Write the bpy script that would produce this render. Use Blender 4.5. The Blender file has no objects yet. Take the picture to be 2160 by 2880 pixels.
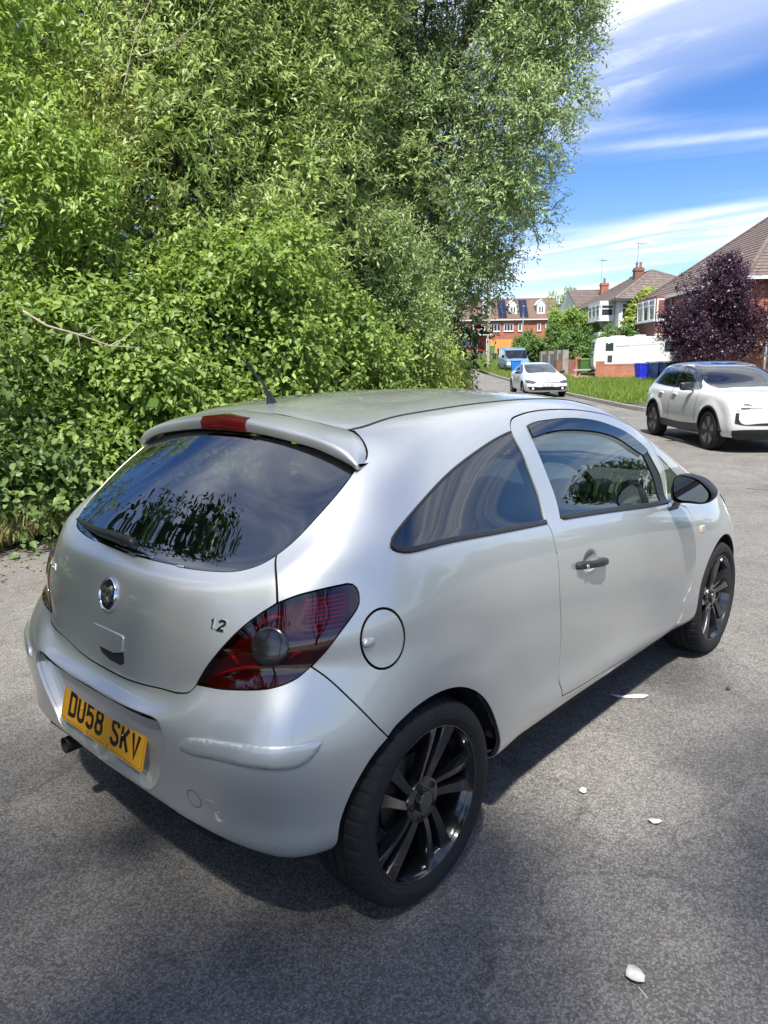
import bpy, bmesh, math, random
import numpy as np
from mathutils import Vector, Matrix
from mathutils.geometry import delaunay_2d_cdt
R = math.radians
random.seed(7); RNG = np.random.default_rng(11)
scene = bpy.context.scene
COL = scene.collection

# ------------------------------------------------------------------ camera
CAM = np.array([-1.4988, -2.0422, 1.5833]); YAW, PITCH, ROLL = R(42.4685), R(-11.3868), R(-.9452)
cd = bpy.data.cameras.new('camera'); co = bpy.data.objects.new('camera', cd); COL.objects.link(co)
cd.sensor_fit = 'VERTICAL'; cd.sensor_height = 36; cd.sensor_width = 27; cd.lens = 36*2022.2/2880
cd.clip_start = .05; cd.clip_end = 3000
_f = Vector((math.cos(PITCH)*math.cos(YAW), math.cos(PITCH)*math.sin(YAW), math.sin(PITCH)))
_r = Vector((math.sin(YAW), -math.cos(YAW), 0)); _u = _r.cross(_f)
_c, _s = math.cos(ROLL), math.sin(ROLL)
_r, _u = _r*_c+_u*_s, _u*_c-_r*_s
m = Matrix((_r, _u, -_f)).transposed().to_4x4(); m.translation = Vector(CAM)
co.matrix_world = m
scene.camera = co
FH = np.array([math.cos(YAW), math.sin(YAW)]); RH = np.array([math.sin(YAW), -math.cos(YAW)])   # forward / right on the ground

# ------------------------------------------------------------------ sky and sun
SUN_AZ, SUN_EL = R(-143), R(58)         # azimuth in the XY plane (from +X): high behind the camera
sd = bpy.data.lights.new('sun', 'SUN'); so = bpy.data.objects.new('sun', sd); COL.objects.link(so)
sd.energy = 3.3; sd.angle = R(2.6); sd.color = (1, .955, .89)
sv = Vector((math.cos(SUN_EL)*math.cos(SUN_AZ), math.cos(SUN_EL)*math.sin(SUN_AZ), math.sin(SUN_EL)))
so.rotation_euler = sv.to_track_quat('Z', 'Y').to_euler(); so.location = (0, 0, 40)
w = bpy.data.worlds.new('World'); scene.world = w; w.use_nodes = True
nt = w.node_tree; nt.nodes.clear(); N = nt.nodes.new; LK = nt.links.new
out = N('ShaderNodeOutputWorld'); bg = N('ShaderNodeBackground'); LK(bg.outputs[0], out.inputs[0])
sky = N('ShaderNodeTexSky'); sky.sky_type = 'NISHITA'; sky.sun_disc = False
sky.sun_elevation = SUN_EL; sky.sun_rotation = R(90)-SUN_AZ; sky.air_density = 1.0; sky.dust_density = .35; sky.ozone_density = 2.2; sky.altitude = 100
bg.inputs['Strength'].default_value = .115
# cirrus: streaks on a flat cloud layer (direction projected on a plane overhead), the same over the whole sky
tc = N('ShaderNodeTexCoord'); sep = N('ShaderNodeSeparateXYZ'); LK(tc.outputs['Generated'], sep.inputs[0])
mz = N('ShaderNodeMath'); mz.operation = 'MAXIMUM'; LK(sep.outputs[2], mz.inputs[0]); mz.inputs[1].default_value = .0
mz2 = N('ShaderNodeMath'); mz2.operation = 'ADD'; LK(mz.outputs[0], mz2.inputs[0]); mz2.inputs[1].default_value = .09
dv = N('ShaderNodeVectorMath'); dv.operation = 'DIVIDE'; LK(tc.outputs['Generated'], dv.inputs[0])
cmb = N('ShaderNodeCombineXYZ')
for i in range(3): LK(mz2.outputs[0], cmb.inputs[i])
LK(cmb.outputs[0], dv.inputs[1])
def cloudlayer(rot, sc, stretch, detail, lo, hi, dist=0., off=(0, 0, 0), rough=.55):
    mp = N('ShaderNodeMapping'); LK(dv.outputs[0], mp.inputs[0]); mp.inputs['Rotation'].default_value = (0, 0, rot)
    mp2 = N('ShaderNodeMapping'); LK(mp.outputs[0], mp2.inputs[0]); mp2.inputs['Scale'].default_value = (sc, sc*stretch, 0); mp2.inputs['Location'].default_value = off
    no = N('ShaderNodeTexNoise'); LK(mp2.outputs[0], no.inputs[0]); no.inputs['Detail'].default_value = detail; no.inputs['Scale'].default_value = 1
    no.inputs['Roughness'].default_value = rough; no.inputs['Distortion'].default_value = dist
    rm = N('ShaderNodeMapRange'); LK(no.outputs[0], rm.inputs[0]); rm.inputs[1].default_value = lo; rm.inputs[2].default_value = hi; rm.interpolation_type = 'SMOOTHSTEP'
    return rm.outputs[0]
a = cloudlayer(R(74), .2, 4.2, 3, .42, .64, .7, (9.4, 4.1, 0))
b = cloudlayer(R(84), .6, 4.2, 9, .38, .70, 1.6, (1.7, 2.2, 0), .62)
mul = N('ShaderNodeMath'); mul.operation = 'MULTIPLY'; LK(a, mul.inputs[0]); LK(b, mul.inputs[1])
mad = N('ShaderNodeMath'); mad.operation = 'MULTIPLY_ADD'; LK(a, mad.inputs[0]); mad.inputs[1].default_value = .45; LK(mul.outputs[0], mad.inputs[2])
# low thin veil towards the horizon
hz = N('ShaderNodeMapRange'); LK(sep.outputs[2], hz.inputs[0]); hz.inputs[1].default_value = .12; hz.inputs[2].default_value = .01; hz.inputs[3].default_value = 0; hz.inputs[4].default_value = .45
mx = N('ShaderNodeMath'); mx.operation = 'ADD'; mx.use_clamp = True; LK(mad.outputs[0], mx.inputs[0]); LK(hz.outputs[0], mx.inputs[1])
mxk = N('ShaderNodeMath'); mxk.operation = 'MULTIPLY'; mxk.inputs[1].default_value = .86; LK(mx.outputs[0], mxk.inputs[0])
hs = N('ShaderNodeHueSaturation'); hs.inputs['Saturation'].default_value = 1.33; hs.inputs['Value'].default_value = .55; hs.inputs['Hue'].default_value = .515; LK(sky.outputs[0], hs.inputs['Color'])
mixc = N('ShaderNodeMix'); mixc.data_type = 'RGBA'; LK(mxk.outputs[0], mixc.inputs[0]); LK(hs.outputs[0], mixc.inputs[6]); mixc.inputs[7].default_value = (3.7, 3.9, 4.25, 1)
LK(mixc.outputs[2], bg.inputs[0])

vs = scene.view_settings; vs.view_transform = 'Standard'; vs.look = 'None'; vs.gamma = 1; vs.use_curve_mapping = False; vs.exposure = 1.6
scene.render.resolution_x = 768; scene.render.resolution_y = 1024

# ------------------------------------------------------------------ helpers
def tag(o, label=None, cat=None, group=None, kind=None):
    if label: o['label'] = label
    if cat: o['category'] = cat
    if group: o['group'] = group
    if kind: o['kind'] = kind
    return o
def empty(name, label=None, cat=None, loc=(0, 0, 0), rz=0, group=None):
    o = bpy.data.objects.new(name, None); COL.objects.link(o); o.location = loc; o.rotation_euler = (0, 0, rz); o.empty_display_size = .2
    return tag(o, label, cat, group)
def mesh(name, v, f, mats, parent=None, mi=None, smooth=False, normals=None):
    me = bpy.data.meshes.new(name)
    v = np.asarray(v, np.float32).reshape(-1, 3)
    if isinstance(f, np.ndarray):
        k = f.shape[1]; me.vertices.add(len(v)); me.vertices.foreach_set('co', v.ravel())
        me.loops.add(f.size); me.loops.foreach_set('vertex_index', f.ravel().astype(np.int32))
        me.polygons.add(len(f)); me.polygons.foreach_set('loop_start', np.arange(0, f.size, k, dtype=np.int32))
        me.update(calc_edges=True)
    else: me.from_pydata(v.tolist(), [], f)
    for m_ in (mats if isinstance(mats, (list, tuple)) else [mats]): me.materials.append(m_)
    if mi is not None: me.polygons.foreach_set('material_index', np.asarray(mi, np.int32))
    if smooth or normals is not None: me.polygons.foreach_set('use_smooth', np.ones(len(me.polygons), bool))
    if normals is not None: me.normals_split_custom_set_from_vertices(np.asarray(normals, float).tolist())
    me.update()
    o = bpy.data.objects.new(name, me); COL.objects.link(o)
    if parent: o.parent = parent
    return o
def dup(o, parent=None):
    c = o.copy(); COL.objects.link(c); c.parent = parent
    for ch in list(o.children): dup(ch, c)
    return c
class MB:
    "collects shapes into one mesh"
    def __init__(s): s.v = []; s.f = []; s.mi = []
    def add(s, v, f, mi=0):
        n = len(s.v); s.v += [tuple(p) for p in v]; s.f += [[i+n for i in q] for q in f]; s.mi += [mi]*len(f); return s
    def box(s, c, d, rz=0, mi=0, top=1.0):
        x, y, z = [k/2 for k in d]; cz, sz = math.cos(rz), math.sin(rz); v = []
        for k in (-1, 1):
            t = top if k > 0 else 1
            for (a, b) in ((-1, -1), (1, -1), (1, 1), (-1, 1)):
                X, Y = a*x*t, b*y*t; v.append((c[0]+X*cz-Y*sz, c[1]+X*sz+Y*cz, c[2]+k*z))
        return s.add(v, [(0, 3, 2, 1), (4, 5, 6, 7), (0, 1, 5, 4), (1, 2, 6, 5), (2, 3, 7, 6), (3, 0, 4, 7)], mi)
    def hexa(s, v, mi=0): return s.add(v, [(0, 3, 2, 1), (4, 5, 6, 7), (0, 1, 5, 4), (1, 2, 6, 5), (2, 3, 7, 6), (3, 0, 4, 7)], mi)
    def prism(s, poly, ax, lo, hi, mi=0):
        "poly in the two other axes, extruded along ax"
        n = len(poly); f = lambda p, h: {'x': (h, p[0], p[1]), 'y': (p[0], h, p[1]), 'z': (p[0], p[1], h)}[ax]
        v = [f(p, lo) for p in poly]+[f(p, hi) for p in poly]
        return s.add(v, [list(range(n))[::-1], list(range(n, 2*n))]+[(i, (i+1) % n, n+(i+1) % n, n+i) for i in range(n)], mi)
    def tube(s, pts, r, n=8, mi=0, cap=True):
        pts = [Vector(p) for p in pts]; rr = r if isinstance(r, (list, tuple)) else [r]*len(pts); rings = []; up = Vector((.13, .21, 1)).normalized(); v = []; f = []
        for i, p in enumerate(pts):
            t = (pts[min(i+1, len(pts)-1)]-pts[max(i-1, 0)]).normalized(); a = t.cross(up)
            if a.length < .05: a = t.cross(Vector((1, .1, 0)))
            a.normalize(); b = t.cross(a)
            for k in range(n):
                q = 2*math.pi*k/n; v.append(p+(a*math.cos(q)+b*math.sin(q))*rr[i])
        for i in range(len(pts)-1):
            for k in range(n): f.append((i*n+k, i*n+(k+1) % n, (i+1)*n+(k+1) % n, (i+1)*n+k))
        if cap: f.append(list(range(n))); f.append([(len(pts)-1)*n+k for k in range(n)][::-1])
        return s.add(v, f, mi)
    def lathe(s, prof, c, ax='y', n=32, mi=0):
        "prof: (radius, along)"
        v = []; f = []
        for r, h in prof:
            for k in range(n):
                q = 2*math.pi*k/n; a, b = r*math.cos(q), r*math.sin(q)
                v.append({'y': (c[0]+a, c[1]+h, c[2]+b), 'z': (c[0]+a, c[1]+b, c[2]+h), 'x': (c[0]+h, c[1]+a, c[2]+b)}[ax])
        for i in range(len(prof)-1):
            for k in range(n): f.append((i*n+k, i*n+(k+1) % n, (i+1)*n+(k+1) % n, (i+1)*n+k))
        return s.add(v, f, mi)
    def sphere(s, c, r, n=12, m_=8, mi=0):
        rr = r if isinstance(r, (tuple, list)) else (r, r, r); v = []; f = []
        for i in range(m_+1):
            p = math.pi*i/m_
            for k in range(n):
                q = 2*math.pi*k/n; v.append((c[0]+rr[0]*math.sin(p)*math.cos(q), c[1]+rr[1]*math.sin(p)*math.sin(q), c[2]+rr[2]*math.cos(p)))
        for i in range(m_):
            for k in range(n): f.append((i*n+k, (i+1)*n+k, (i+1)*n+(k+1) % n, i*n+(k+1) % n))
        return s.add(v, f, mi)
    def build(s, name, mats, parent=None, smooth=False, bevel=0, seg=2, angle=40):
        o = mesh(name, s.v, s.f, mats, parent, s.mi, smooth)
        bm = bmesh.new(); bm.from_mesh(o.data); bmesh.ops.remove_doubles(bm, verts=bm.verts, dist=1e-5); bmesh.ops.recalc_face_normals(bm, faces=bm.faces); bm.to_mesh(o.data); bm.free()
        if bevel:
            md = o.modifiers.new('bevel', 'BEVEL'); md.width = bevel; md.segments = seg; md.limit_method = 'ANGLE'; md.angle_limit = R(35); md.harden_normals = False
        if smooth or bevel:
            for p in o.data.polygons: p.use_smooth = True
            o.data.set_sharp_from_angle(angle=R(angle))
        return o
# ------------------------------------------------------------------ materials
MT = {}
def newmat(name):
    m_ = bpy.data.materials.new(name); m_.use_nodes = True; MT[name] = m_
    nt_ = m_.node_tree; return m_, nt_, nt_.nodes['Principled BSDF']
def pmat(name, col, rough=.5, metal=0., coat=0., spec=.5, noise=0., nscale=8., bump=0., bscale=40., trans=None, coat_rough=.03):
    m_, nt_, p = newmat(name)
    p.inputs['Base Color'].default_value = (*col, 1); p.inputs['Roughness'].default_value = rough; p.inputs['Metallic'].default_value = metal
    p.inputs['Coat Weight'].default_value = coat; p.inputs['Coat Roughness'].default_value = coat_rough; p.inputs['Specular IOR Level'].default_value = spec
    if noise:
        tc_ = nt_.nodes.new('ShaderNodeTexCoord'); no = nt_.nodes.new('ShaderNodeTexNoise'); no.inputs['Scale'].default_value = nscale; no.inputs['Detail'].default_value = 5
        nt_.links.new(tc_.outputs['Object'], no.inputs[0]); mr = nt_.nodes.new('ShaderNodeMapRange'); nt_.links.new(no.outputs[0], mr.inputs[0]); mr.inputs[1].default_value = .3; mr.inputs[2].default_value = .7
        mr.inputs[3].default_value = 1-noise; mr.inputs[4].default_value = 1+noise
        mm = nt_.nodes.new('ShaderNodeMix'); mm.data_type = 'RGBA'; mm.blend_type = 'MULTIPLY'; mm.inputs[0].default_value = 1; mm.inputs[6].default_value = (*col, 1)
        nt_.links.new(mr.outputs[0], mm.inputs[7]); nt_.links.new(mm.outputs[2], p.inputs['Base Color'])
    if bump:
        tc_ = nt_.nodes.new('ShaderNodeTexCoord'); no = nt_.nodes.new('ShaderNodeTexNoise'); no.inputs['Scale'].default_value = bscale; no.inputs['Detail'].default_value = 4
        nt_.links.new(tc_.outputs['Object'], no.inputs[0]); bp = nt_.nodes.new('ShaderNodeBump'); bp.inputs['Strength'].default_value = bump; bp.inputs['Distance'].default_value = .01
        nt_.links.new(no.outputs[0], bp.inputs['Height']); nt_.links.new(bp.outputs[0], p.inputs['Normal'])
    return m_
def glassmat(name, tint, ior=1.6, rough=0., gloss=1.):
    m_, nt_, p = newmat(name); nt_.nodes.remove(p); o_ = nt_.nodes['Material Output']
    tr = nt_.nodes.new('ShaderNodeBsdfTransparent'); tr.inputs[0].default_value = (*tint, 1)
    gl = nt_.nodes.new('ShaderNodeBsdfGlossy'); gl.inputs['Roughness'].default_value = rough; gl.inputs[0].default_value = (gloss, gloss, gloss, 1)
    fr = nt_.nodes.new('ShaderNodeFresnel'); fr.inputs[0].default_value = ior; mx_ = nt_.nodes.new('ShaderNodeMixShader')
    geo = nt_.nodes.new('ShaderNodeNewGeometry'); vm = nt_.nodes.new('ShaderNodeVectorMath'); vm.operation = 'SCALE'; 
    # one-sided fresnel from either face: flip the normal on back faces
    mr = nt_.nodes.new('ShaderNodeMapRange'); nt_.links.new(geo.outputs['Backfacing'], mr.inputs[0]); mr.inputs[3].default_value = 1; mr.inputs[4].default_value = -1
    nt_.links.new(geo.outputs['Normal'], vm.inputs[0]); nt_.links.new(mr.outputs[0], vm.inputs['Scale'])
    lw = nt_.nodes.new('ShaderNodeLayerWeight'); 
    # Schlick from facing: F0 + (1-F0)*(1-cos)^5
    dt = nt_.nodes.new('ShaderNodeVectorMath'); dt.operation = 'DOT_PRODUCT'; nt_.links.new(geo.outputs['Normal'], dt.inputs[0]); nt_.links.new(geo.outputs['Incoming'], dt.inputs[1])
    ab = nt_.nodes.new('ShaderNodeMath'); ab.operation = 'ABSOLUTE'; nt_.links.new(dt.outputs['Value'], ab.inputs[0])
    om = nt_.nodes.new('ShaderNodeMath'); om.operation = 'SUBTRACT'; om.inputs[0].default_value = 1; nt_.links.new(ab.outputs[0], om.inputs[1])
    pw = nt_.nodes.new('ShaderNodeMath'); pw.operation = 'POWER'; nt_.links.new(om.outputs[0], pw.inputs[0]); pw.inputs[1].default_value = 4.2
    f0 = ((ior-1)/(ior+1))**2*1.8
    ma = nt_.nodes.new('ShaderNodeMath'); ma.operation = 'MULTIPLY_ADD'; nt_.links.new(pw.outputs[0], ma.inputs[0]); ma.inputs[1].default_value = 1-f0; ma.inputs[2].default_value = f0
    nt_.nodes.remove(fr); nt_.nodes.remove(vm); nt_.nodes.remove(mr); nt_.nodes.remove(lw)
    nt_.links.new(ma.outputs[0], mx_.inputs[0]); nt_.links.new(tr.outputs[0], mx_.inputs[1]); nt_.links.new(gl.outputs[0], mx_.inputs[2]); nt_.links.new(mx_.outputs[0], o_.inputs[0])
    return m_

# ------------------------------------------------------------------ smooth body surfaces and panels cut from them
class Surf:
    "cubic B-spline half body: rows from the sill to the roof centre, columns from rear centre to front centre, y > 0"
    def __init__(self, rows, flare=(), its=2):
        G = np.array(rows, float); self.nt, self.ns = G.shape[:2]; self.flare = flare; P = G.copy()
        for _ in range(its):
            self.C = self.pad(P); P = P+.75*(G-self.knots()); P[:, 0, 1] = 0; P[:, -1, 1] = 0; P[-1, :, 1] = 0
        self.C = self.pad(P)
        K = self.knots()
        self.U = np.concatenate([[0], np.cumsum(np.linalg.norm(np.diff(K, axis=1), axis=2).mean(0))])
        self.V = np.concatenate([[0], np.cumsum(np.linalg.norm(np.diff(K, axis=0), axis=2).mean(1))])
    def pad(self, P):
        m_ = np.array([1, -1, 1.]); P = np.concatenate([2*P[:1]-P[1:2], P, P[-2:-1]*m_], 0)
        return np.concatenate([P[:, 1:2]*m_, P, P[:, -2:-1]*m_], 1)
    def knots(self):
        w_ = np.array([1, 4, 1])/6.; a = sum(w_[i]*self.C[i:i+self.nt] for i in range(3)); return sum(w_[i]*a[:, i:i+self.ns] for i in range(3))
    @staticmethod
    def w(f): return np.stack([(1-f)**3, 3*f**3-6*f**2+4, -3*f**3+3*f**2+3*f+1, f**3], -1)/6.
    def ev(self, s, t):
        s = np.asarray(s, float); t = np.asarray(t, float); i = np.clip(np.floor(s).astype(int), 0, self.ns-2); j = np.clip(np.floor(t).astype(int), 0, self.nt-2)
        ws = self.w(s-i); wt = self.w(t-j); r = np.zeros(s.shape+(3,))
        for b_ in range(4):
            row = np.zeros(s.shape+(3,))
            for a_ in range(4): row += ws[..., a_, None]*self.C[j+b_, i+a_]
            r += wt[..., b_, None]*row
        for (cx, cz, r0, r1, A) in self.flare:
            d = np.hypot(r[..., 0]-cx, r[..., 2]-cz); u = np.clip((d-r0)/(r1-r0), 0, 1); g = np.clip((r[..., 1]-.6)/.15, 0, 1)
            r[..., 1] += A*(1-u*u*(3-2*u))*g
        return r
    def nrm(self, s, t, h=2e-3):
        n = np.cross(self.ev(s, t+h)-self.ev(s, t-h), self.ev(s+h, t)-self.ev(s-h, t)); return n/(np.linalg.norm(n, axis=-1, keepdims=True)+1e-12)
    def jac(self, s, t, h=1e-3): return (self.ev(s+h, t)-self.ev(s-h, t))/(2*h), (self.ev(s, t+h)-self.ev(s, t-h))/(2*h)
    def near(self, x, y, z, w_=(1, 1, 1), lim=(0, 99, 0, 99)):
        if not hasattr(self, 'gr'):
            self.gr = np.meshgrid(np.arange(0, self.ns-1+1e-9, .125), np.arange(0, self.nt-1+1e-9, .125)); self.gp = self.ev(*self.gr)
        ss, tt = self.gr; d = ((self.gp-[x, y, z])**2*w_).sum(-1)+np.where((ss < lim[0]) | (ss > lim[1]) | (tt < lim[2]) | (tt > lim[3]), 1e3, 0)
        k = np.unravel_index(d.argmin(), d.shape); u = np.array([ss[k], tt[k]]); W = np.sqrt(np.array(w_, float))
        for _ in range(12):
            e = (np.array([x, y, z])-self.ev(*u))*W; a, b_ = self.jac(*u); J = np.stack([a*W, b_*W], 1)
            u = u+np.clip(np.linalg.lstsq(J, e, rcond=1e-4)[0], -.2, .2); u[0] = np.clip(u[0], 0, self.ns-1); u[1] = np.clip(u[1], 0, self.nt-1)
        return u
    def xz(self, pts, lim): return [self.near(x, 0, z, (1, 0, 1), lim) for x, z in pts]
    def yz(self, pts, lim): return [self.near(0, y, z, (0, 1, 1), lim) for y, z in pts]

def nspline(x, y, xq):
    "natural cubic spline"
    n = len(x)
    if n < 3: return np.interp(xq, x, y)
    h = np.diff(x); A = np.eye(n); b = np.zeros(n)
    for i in range(1, n-1):
        A[i, i-1:i+2] = [h[i-1], 2*(h[i-1]+h[i]), h[i]]; b[i] = 6*((y[i+1]-y[i])/h[i]-(y[i]-y[i-1])/h[i-1])
    M = np.linalg.solve(A, b); k = np.clip(np.searchsorted(x, xq)-1, 0, n-2); d = xq-x[k]; e = x[k+1]-xq; H = h[k]
    return (M[k]*e**3+M[k+1]*d**3)/(6*H)+(y[k]/H-M[k]*H/6)*e+(y[k+1]/H-M[k+1]*H/6)*d
def curve(sf, pts, step):
    P = [np.asarray(pts[0], float)]
    for p in pts[1:]:
        if np.abs(np.asarray(p)-P[-1]).max() > 1e-3: P.append(np.asarray(p, float))
    P = np.array(P); X = sf.ev(P[:, 0], P[:, 1]); L = np.concatenate([[0], np.cumsum(np.linalg.norm(np.diff(X, axis=0), axis=1))+1e-9*np.arange(1, len(P))])
    n = max(1, int(round(L[-1]/step))); q = np.linspace(0, L[-1], n+1)
    return np.stack([np.clip(nspline(L, P[:, 0], q), 0, sf.ns-1), np.clip(nspline(L, P[:, 1], q), 0, sf.nt-1)], 1)
def outline(sf, edges, step=.014):
    "edges: list of point lists, each smooth; corners where they meet"
    o = []
    for e in edges:
        c = curve(sf, e, step)
        for p in c[(1 if o and np.abs(c[0]-o[-1]).max() < 2e-2 else 0):]: o.append(p)
    o = np.array(o)
    if np.abs(o[0]-o[-1]).max() < 2e-2: o = o[:-1]
    return o
def symflag(sf, o): return (o[:, 0] < 1e-4)*1 | (o[:, 0] > sf.ns-1-1e-4)*2 | (o[:, 1] > sf.nt-1-1e-4)*4
def area(o): return .5*np.sum(o[:, 0]*np.roll(o[:, 1], -1)-np.roll(o[:, 0], -1)*o[:, 1])
def inset(sf, o, g, sign=1):
    "move a loop sideways on the surface by g metres (towards its inside for sign=1)"
    P = sf.ev(o[:, 0], o[:, 1]); n = sf.nrm(o[:, 0], o[:, 1]); fl = symflag(sf, o); m_ = len(o)
    def dirs(k):
        d = np.roll(P, -1, 0)-P if k else P-np.roll(P, 1, 0); l = np.linalg.norm(d, axis=1, keepdims=True); q = np.cross(n, d/np.maximum(l, 1e-9))
        return q
    a = area(o); si = (-1 if a > 0 else 1)*sign          # (t x s) normal convention
    q0, q1 = dirs(0), dirs(1); es = lambda A, B: (A & B) > 0
    s0, s1 = es(fl, np.roll(fl, 1)), es(fl, np.roll(fl, -1))
    q0[s0] = 0; q1[s1] = 0
    den = 1+(q0*q1).sum(1, keepdims=True); both = ~(s0 | s1)
    D = np.where(both[:, None], (q0+q1)/np.maximum(den, .35), q0+q1)*g*si
    js, jt = sf.jac(o[:, 0], o[:, 1]); r = o.copy()
    for i in range(m_):
        J = np.stack([js[i], jt[i]], 1); r[i] += np.clip(np.linalg.lstsq(J, D[i], rcond=1e-3)[0], -.3, .3)
    r[fl & 1 > 0, 0] = 0; r[fl & 2 > 0, 0] = sf.ns-1; r[fl & 4 > 0, 1] = sf.nt-1
    r[:, 0] = np.clip(r[:, 0], 0, sf.ns-1); r[:, 1] = np.clip(r[:, 1], 0, sf.nt-1)
    return r
def inside(poly, x, y):
    r = np.zeros(x.shape, bool); j = len(poly)-1
    for i in range(len(poly)):
        xi, yi = poly[i]; xj, yj = poly[j]
        if yi != yj: r ^= ((yi > y) != (yj > y)) & (x < (xj-xi)*(y-yi)/(yj-yi)+xi)
        j = i
    return r
def fill(sf, loops, res):
    "constrained triangulation of loops (first outer, rest holes) in metric coordinates -> st points, triangles, boundary index lists"
    U = lambda o: np.stack([np.interp(o[:, 0], np.arange(sf.ns), sf.U), np.interp(o[:, 1], np.arange(sf.nt), sf.V)], 1)
    uv = [U(o) for o in loops]; pts = []; ed = []; n = 0; idx = []
    for q in uv:
        k = len(q); pts += q.tolist(); ed += [(n+i, n+(i+1) % k) for i in range(k)]; idx.append(list(range(n, n+k))); n += k
    lo, hi = uv[0].min(0), uv[0].max(0); gx, gy = np.meshgrid(np.arange(lo[0], hi[0], res), np.arange(lo[1], hi[1], res)); gx = gx+((np.arange(gx.shape[0]) % 2)*res/2)[:, None]
    g = np.stack([gx.ravel(), gy.ravel()], 1); ins = inside(uv[0], g[:, 0], g[:, 1])
    for q in uv[1:]: ins &= ~inside(q, g[:, 0], g[:, 1])
    g = g[ins]; B = np.concatenate(uv)
    if len(g):
        keep = np.ones(len(g), bool)
        for i in range(0, len(g), 2000): keep[i:i+2000] = (((g[i:i+2000, None]-B[None])**2).sum(-1).min(1) > (res*.6)**2)
        g = g[keep]
    pts += g.tolist()
    v, e, f, ov, oe, of = delaunay_2d_cdt([Vector(p) for p in pts], ed, [], 0, 1e-7)
    v = np.array([tuple(p) for p in v]); f = np.array([t for t in f if len(t) == 3]); c = v[f].mean(1); ok = inside(uv[0], c[:, 0], c[:, 1])
    for q in uv[1:]: ok &= ~inside(q, c[:, 0], c[:, 1])
    f = f[ok]; old2new = {}
    for i, l in enumerate(ov):
        for k in l: old2new[k] = i
    st = np.stack([np.interp(v[:, 0], sf.U, np.arange(sf.ns)), np.interp(v[:, 1], sf.V, np.arange(sf.nt))], 1)
    for L, o in zip(idx, loops):
        for k, p in zip(L, o): st[old2new[k]] = p
    return st, f, [[old2new[k] for k in L] for L in idx]
def panel(name, sf, loops, mats, parent, gap=.0033, depth=.018, off=0., res=.024, side='R', step=.014, offf=None, lip=.006, auto=False):
    """a sheet of body cut from the surface: loops are edge lists; mats = [face, edge]; side R, L or C (both halves welded)"""
    lo = [outline(sf, e, step) for e in loops]
    if gap: lo = [inset(sf, o, gap, 1 if i == 0 else -1) for i, o in enumerate(lo)]
    st, f, bd = fill(sf, lo, res); P = sf.ev(st[:, 0], st[:, 1]); n = sf.nrm(st[:, 0], st[:, 1])
    if off: P = P+n*off
    if offf is not None: P = offf(P, n, st)
    a = P[f[:, 1]]-P[f[:, 0]]; b = P[f[:, 2]]-P[f[:, 0]]; flip = ((np.cross(a, b)*n[f[:, 0]]).sum(1) < 0); f[flip] = f[flip][:, ::-1]
    V = [P]; NN = [n]; F = [f.tolist()]; MI = [0]*len(f); base = len(P)
    if depth:
        for k, (o, B) in enumerate(zip(lo, bd)):
            fl = symflag(sf, o); Q = P[B]; nn = n[B]; m_ = len(B); d = np.roll(Q, -1, 0)-np.roll(Q, 1, 0); ax = np.cross(nn, d); ax /= np.linalg.norm(ax, axis=1, keepdims=True)+1e-9
            sg = 1 if area(o) > 0 else -1
            if k: sg = -sg
            ax = ax*sg*1.0
            rings = [(Q, (nn*.35+ax)), (Q-nn*min(.003, depth)+ax*.0004, ax), (Q-nn*depth, ax), (Q-nn*depth+ax*lip, nn)]
            b0 = base
            for (q, w_) in rings: V.append(q); NN.append(w_/np.linalg.norm(w_, axis=1, keepdims=True)); base += m_
            for i in range(m_):
                j = (i+1) % m_
                if fl[i] & fl[j]: continue
                for r_ in range(3):
                    A = b0+r_*m_; F.append([[A+i, A+j, A+m_+j, A+m_+i]]); MI.append(0 if r_ == 0 else 1)
    P = np.concatenate(V); n = np.concatenate(NN); F = [list(q) for s_ in F for q in s_]
    # orient edge faces by their normals
    for i in range(len(f), len(F)):
        q = F[i]; c_ = np.cross(P[q[1]]-P[q[0]], P[q[2]]-P[q[0]])
        if (c_*n[q[0]]).sum() < 0: F[i] = q[::-1]
    R_ = P*[1, -1, 1]; Rn = n*[1, -1, 1]
    if side == 'R': o = mesh(name, R_, [q[::-1] for q in F], mats, parent, MI, True, None if auto else Rn)
    if side == 'L': o = mesh(name, P, F, mats, parent, MI, True, None if auto else n)
    if side != 'C':
        if auto:
            bm_ = bmesh.new(); bm_.from_mesh(o.data); bmesh.ops.remove_doubles(bm_, verts=bm_.verts, dist=2e-5); bm_.to_mesh(o.data); bm_.free()
        return o
    k = len(P); mp = np.arange(k)+k
    onc = np.abs(P[:, 1]) < 1e-5; onc[len(V[0]):] = False
    mp[onc] = np.arange(k)[onc]; n2 = n.copy(); n2[onc, 1] = 0
    return mesh(name, np.concatenate([R_, P]), [q[::-1] for q in F]+[[int(mp[i]) for i in q] for q in F], mats, parent, MI+MI, normals=np.concatenate([n2*[1, -1, 1], n2]))
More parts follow.
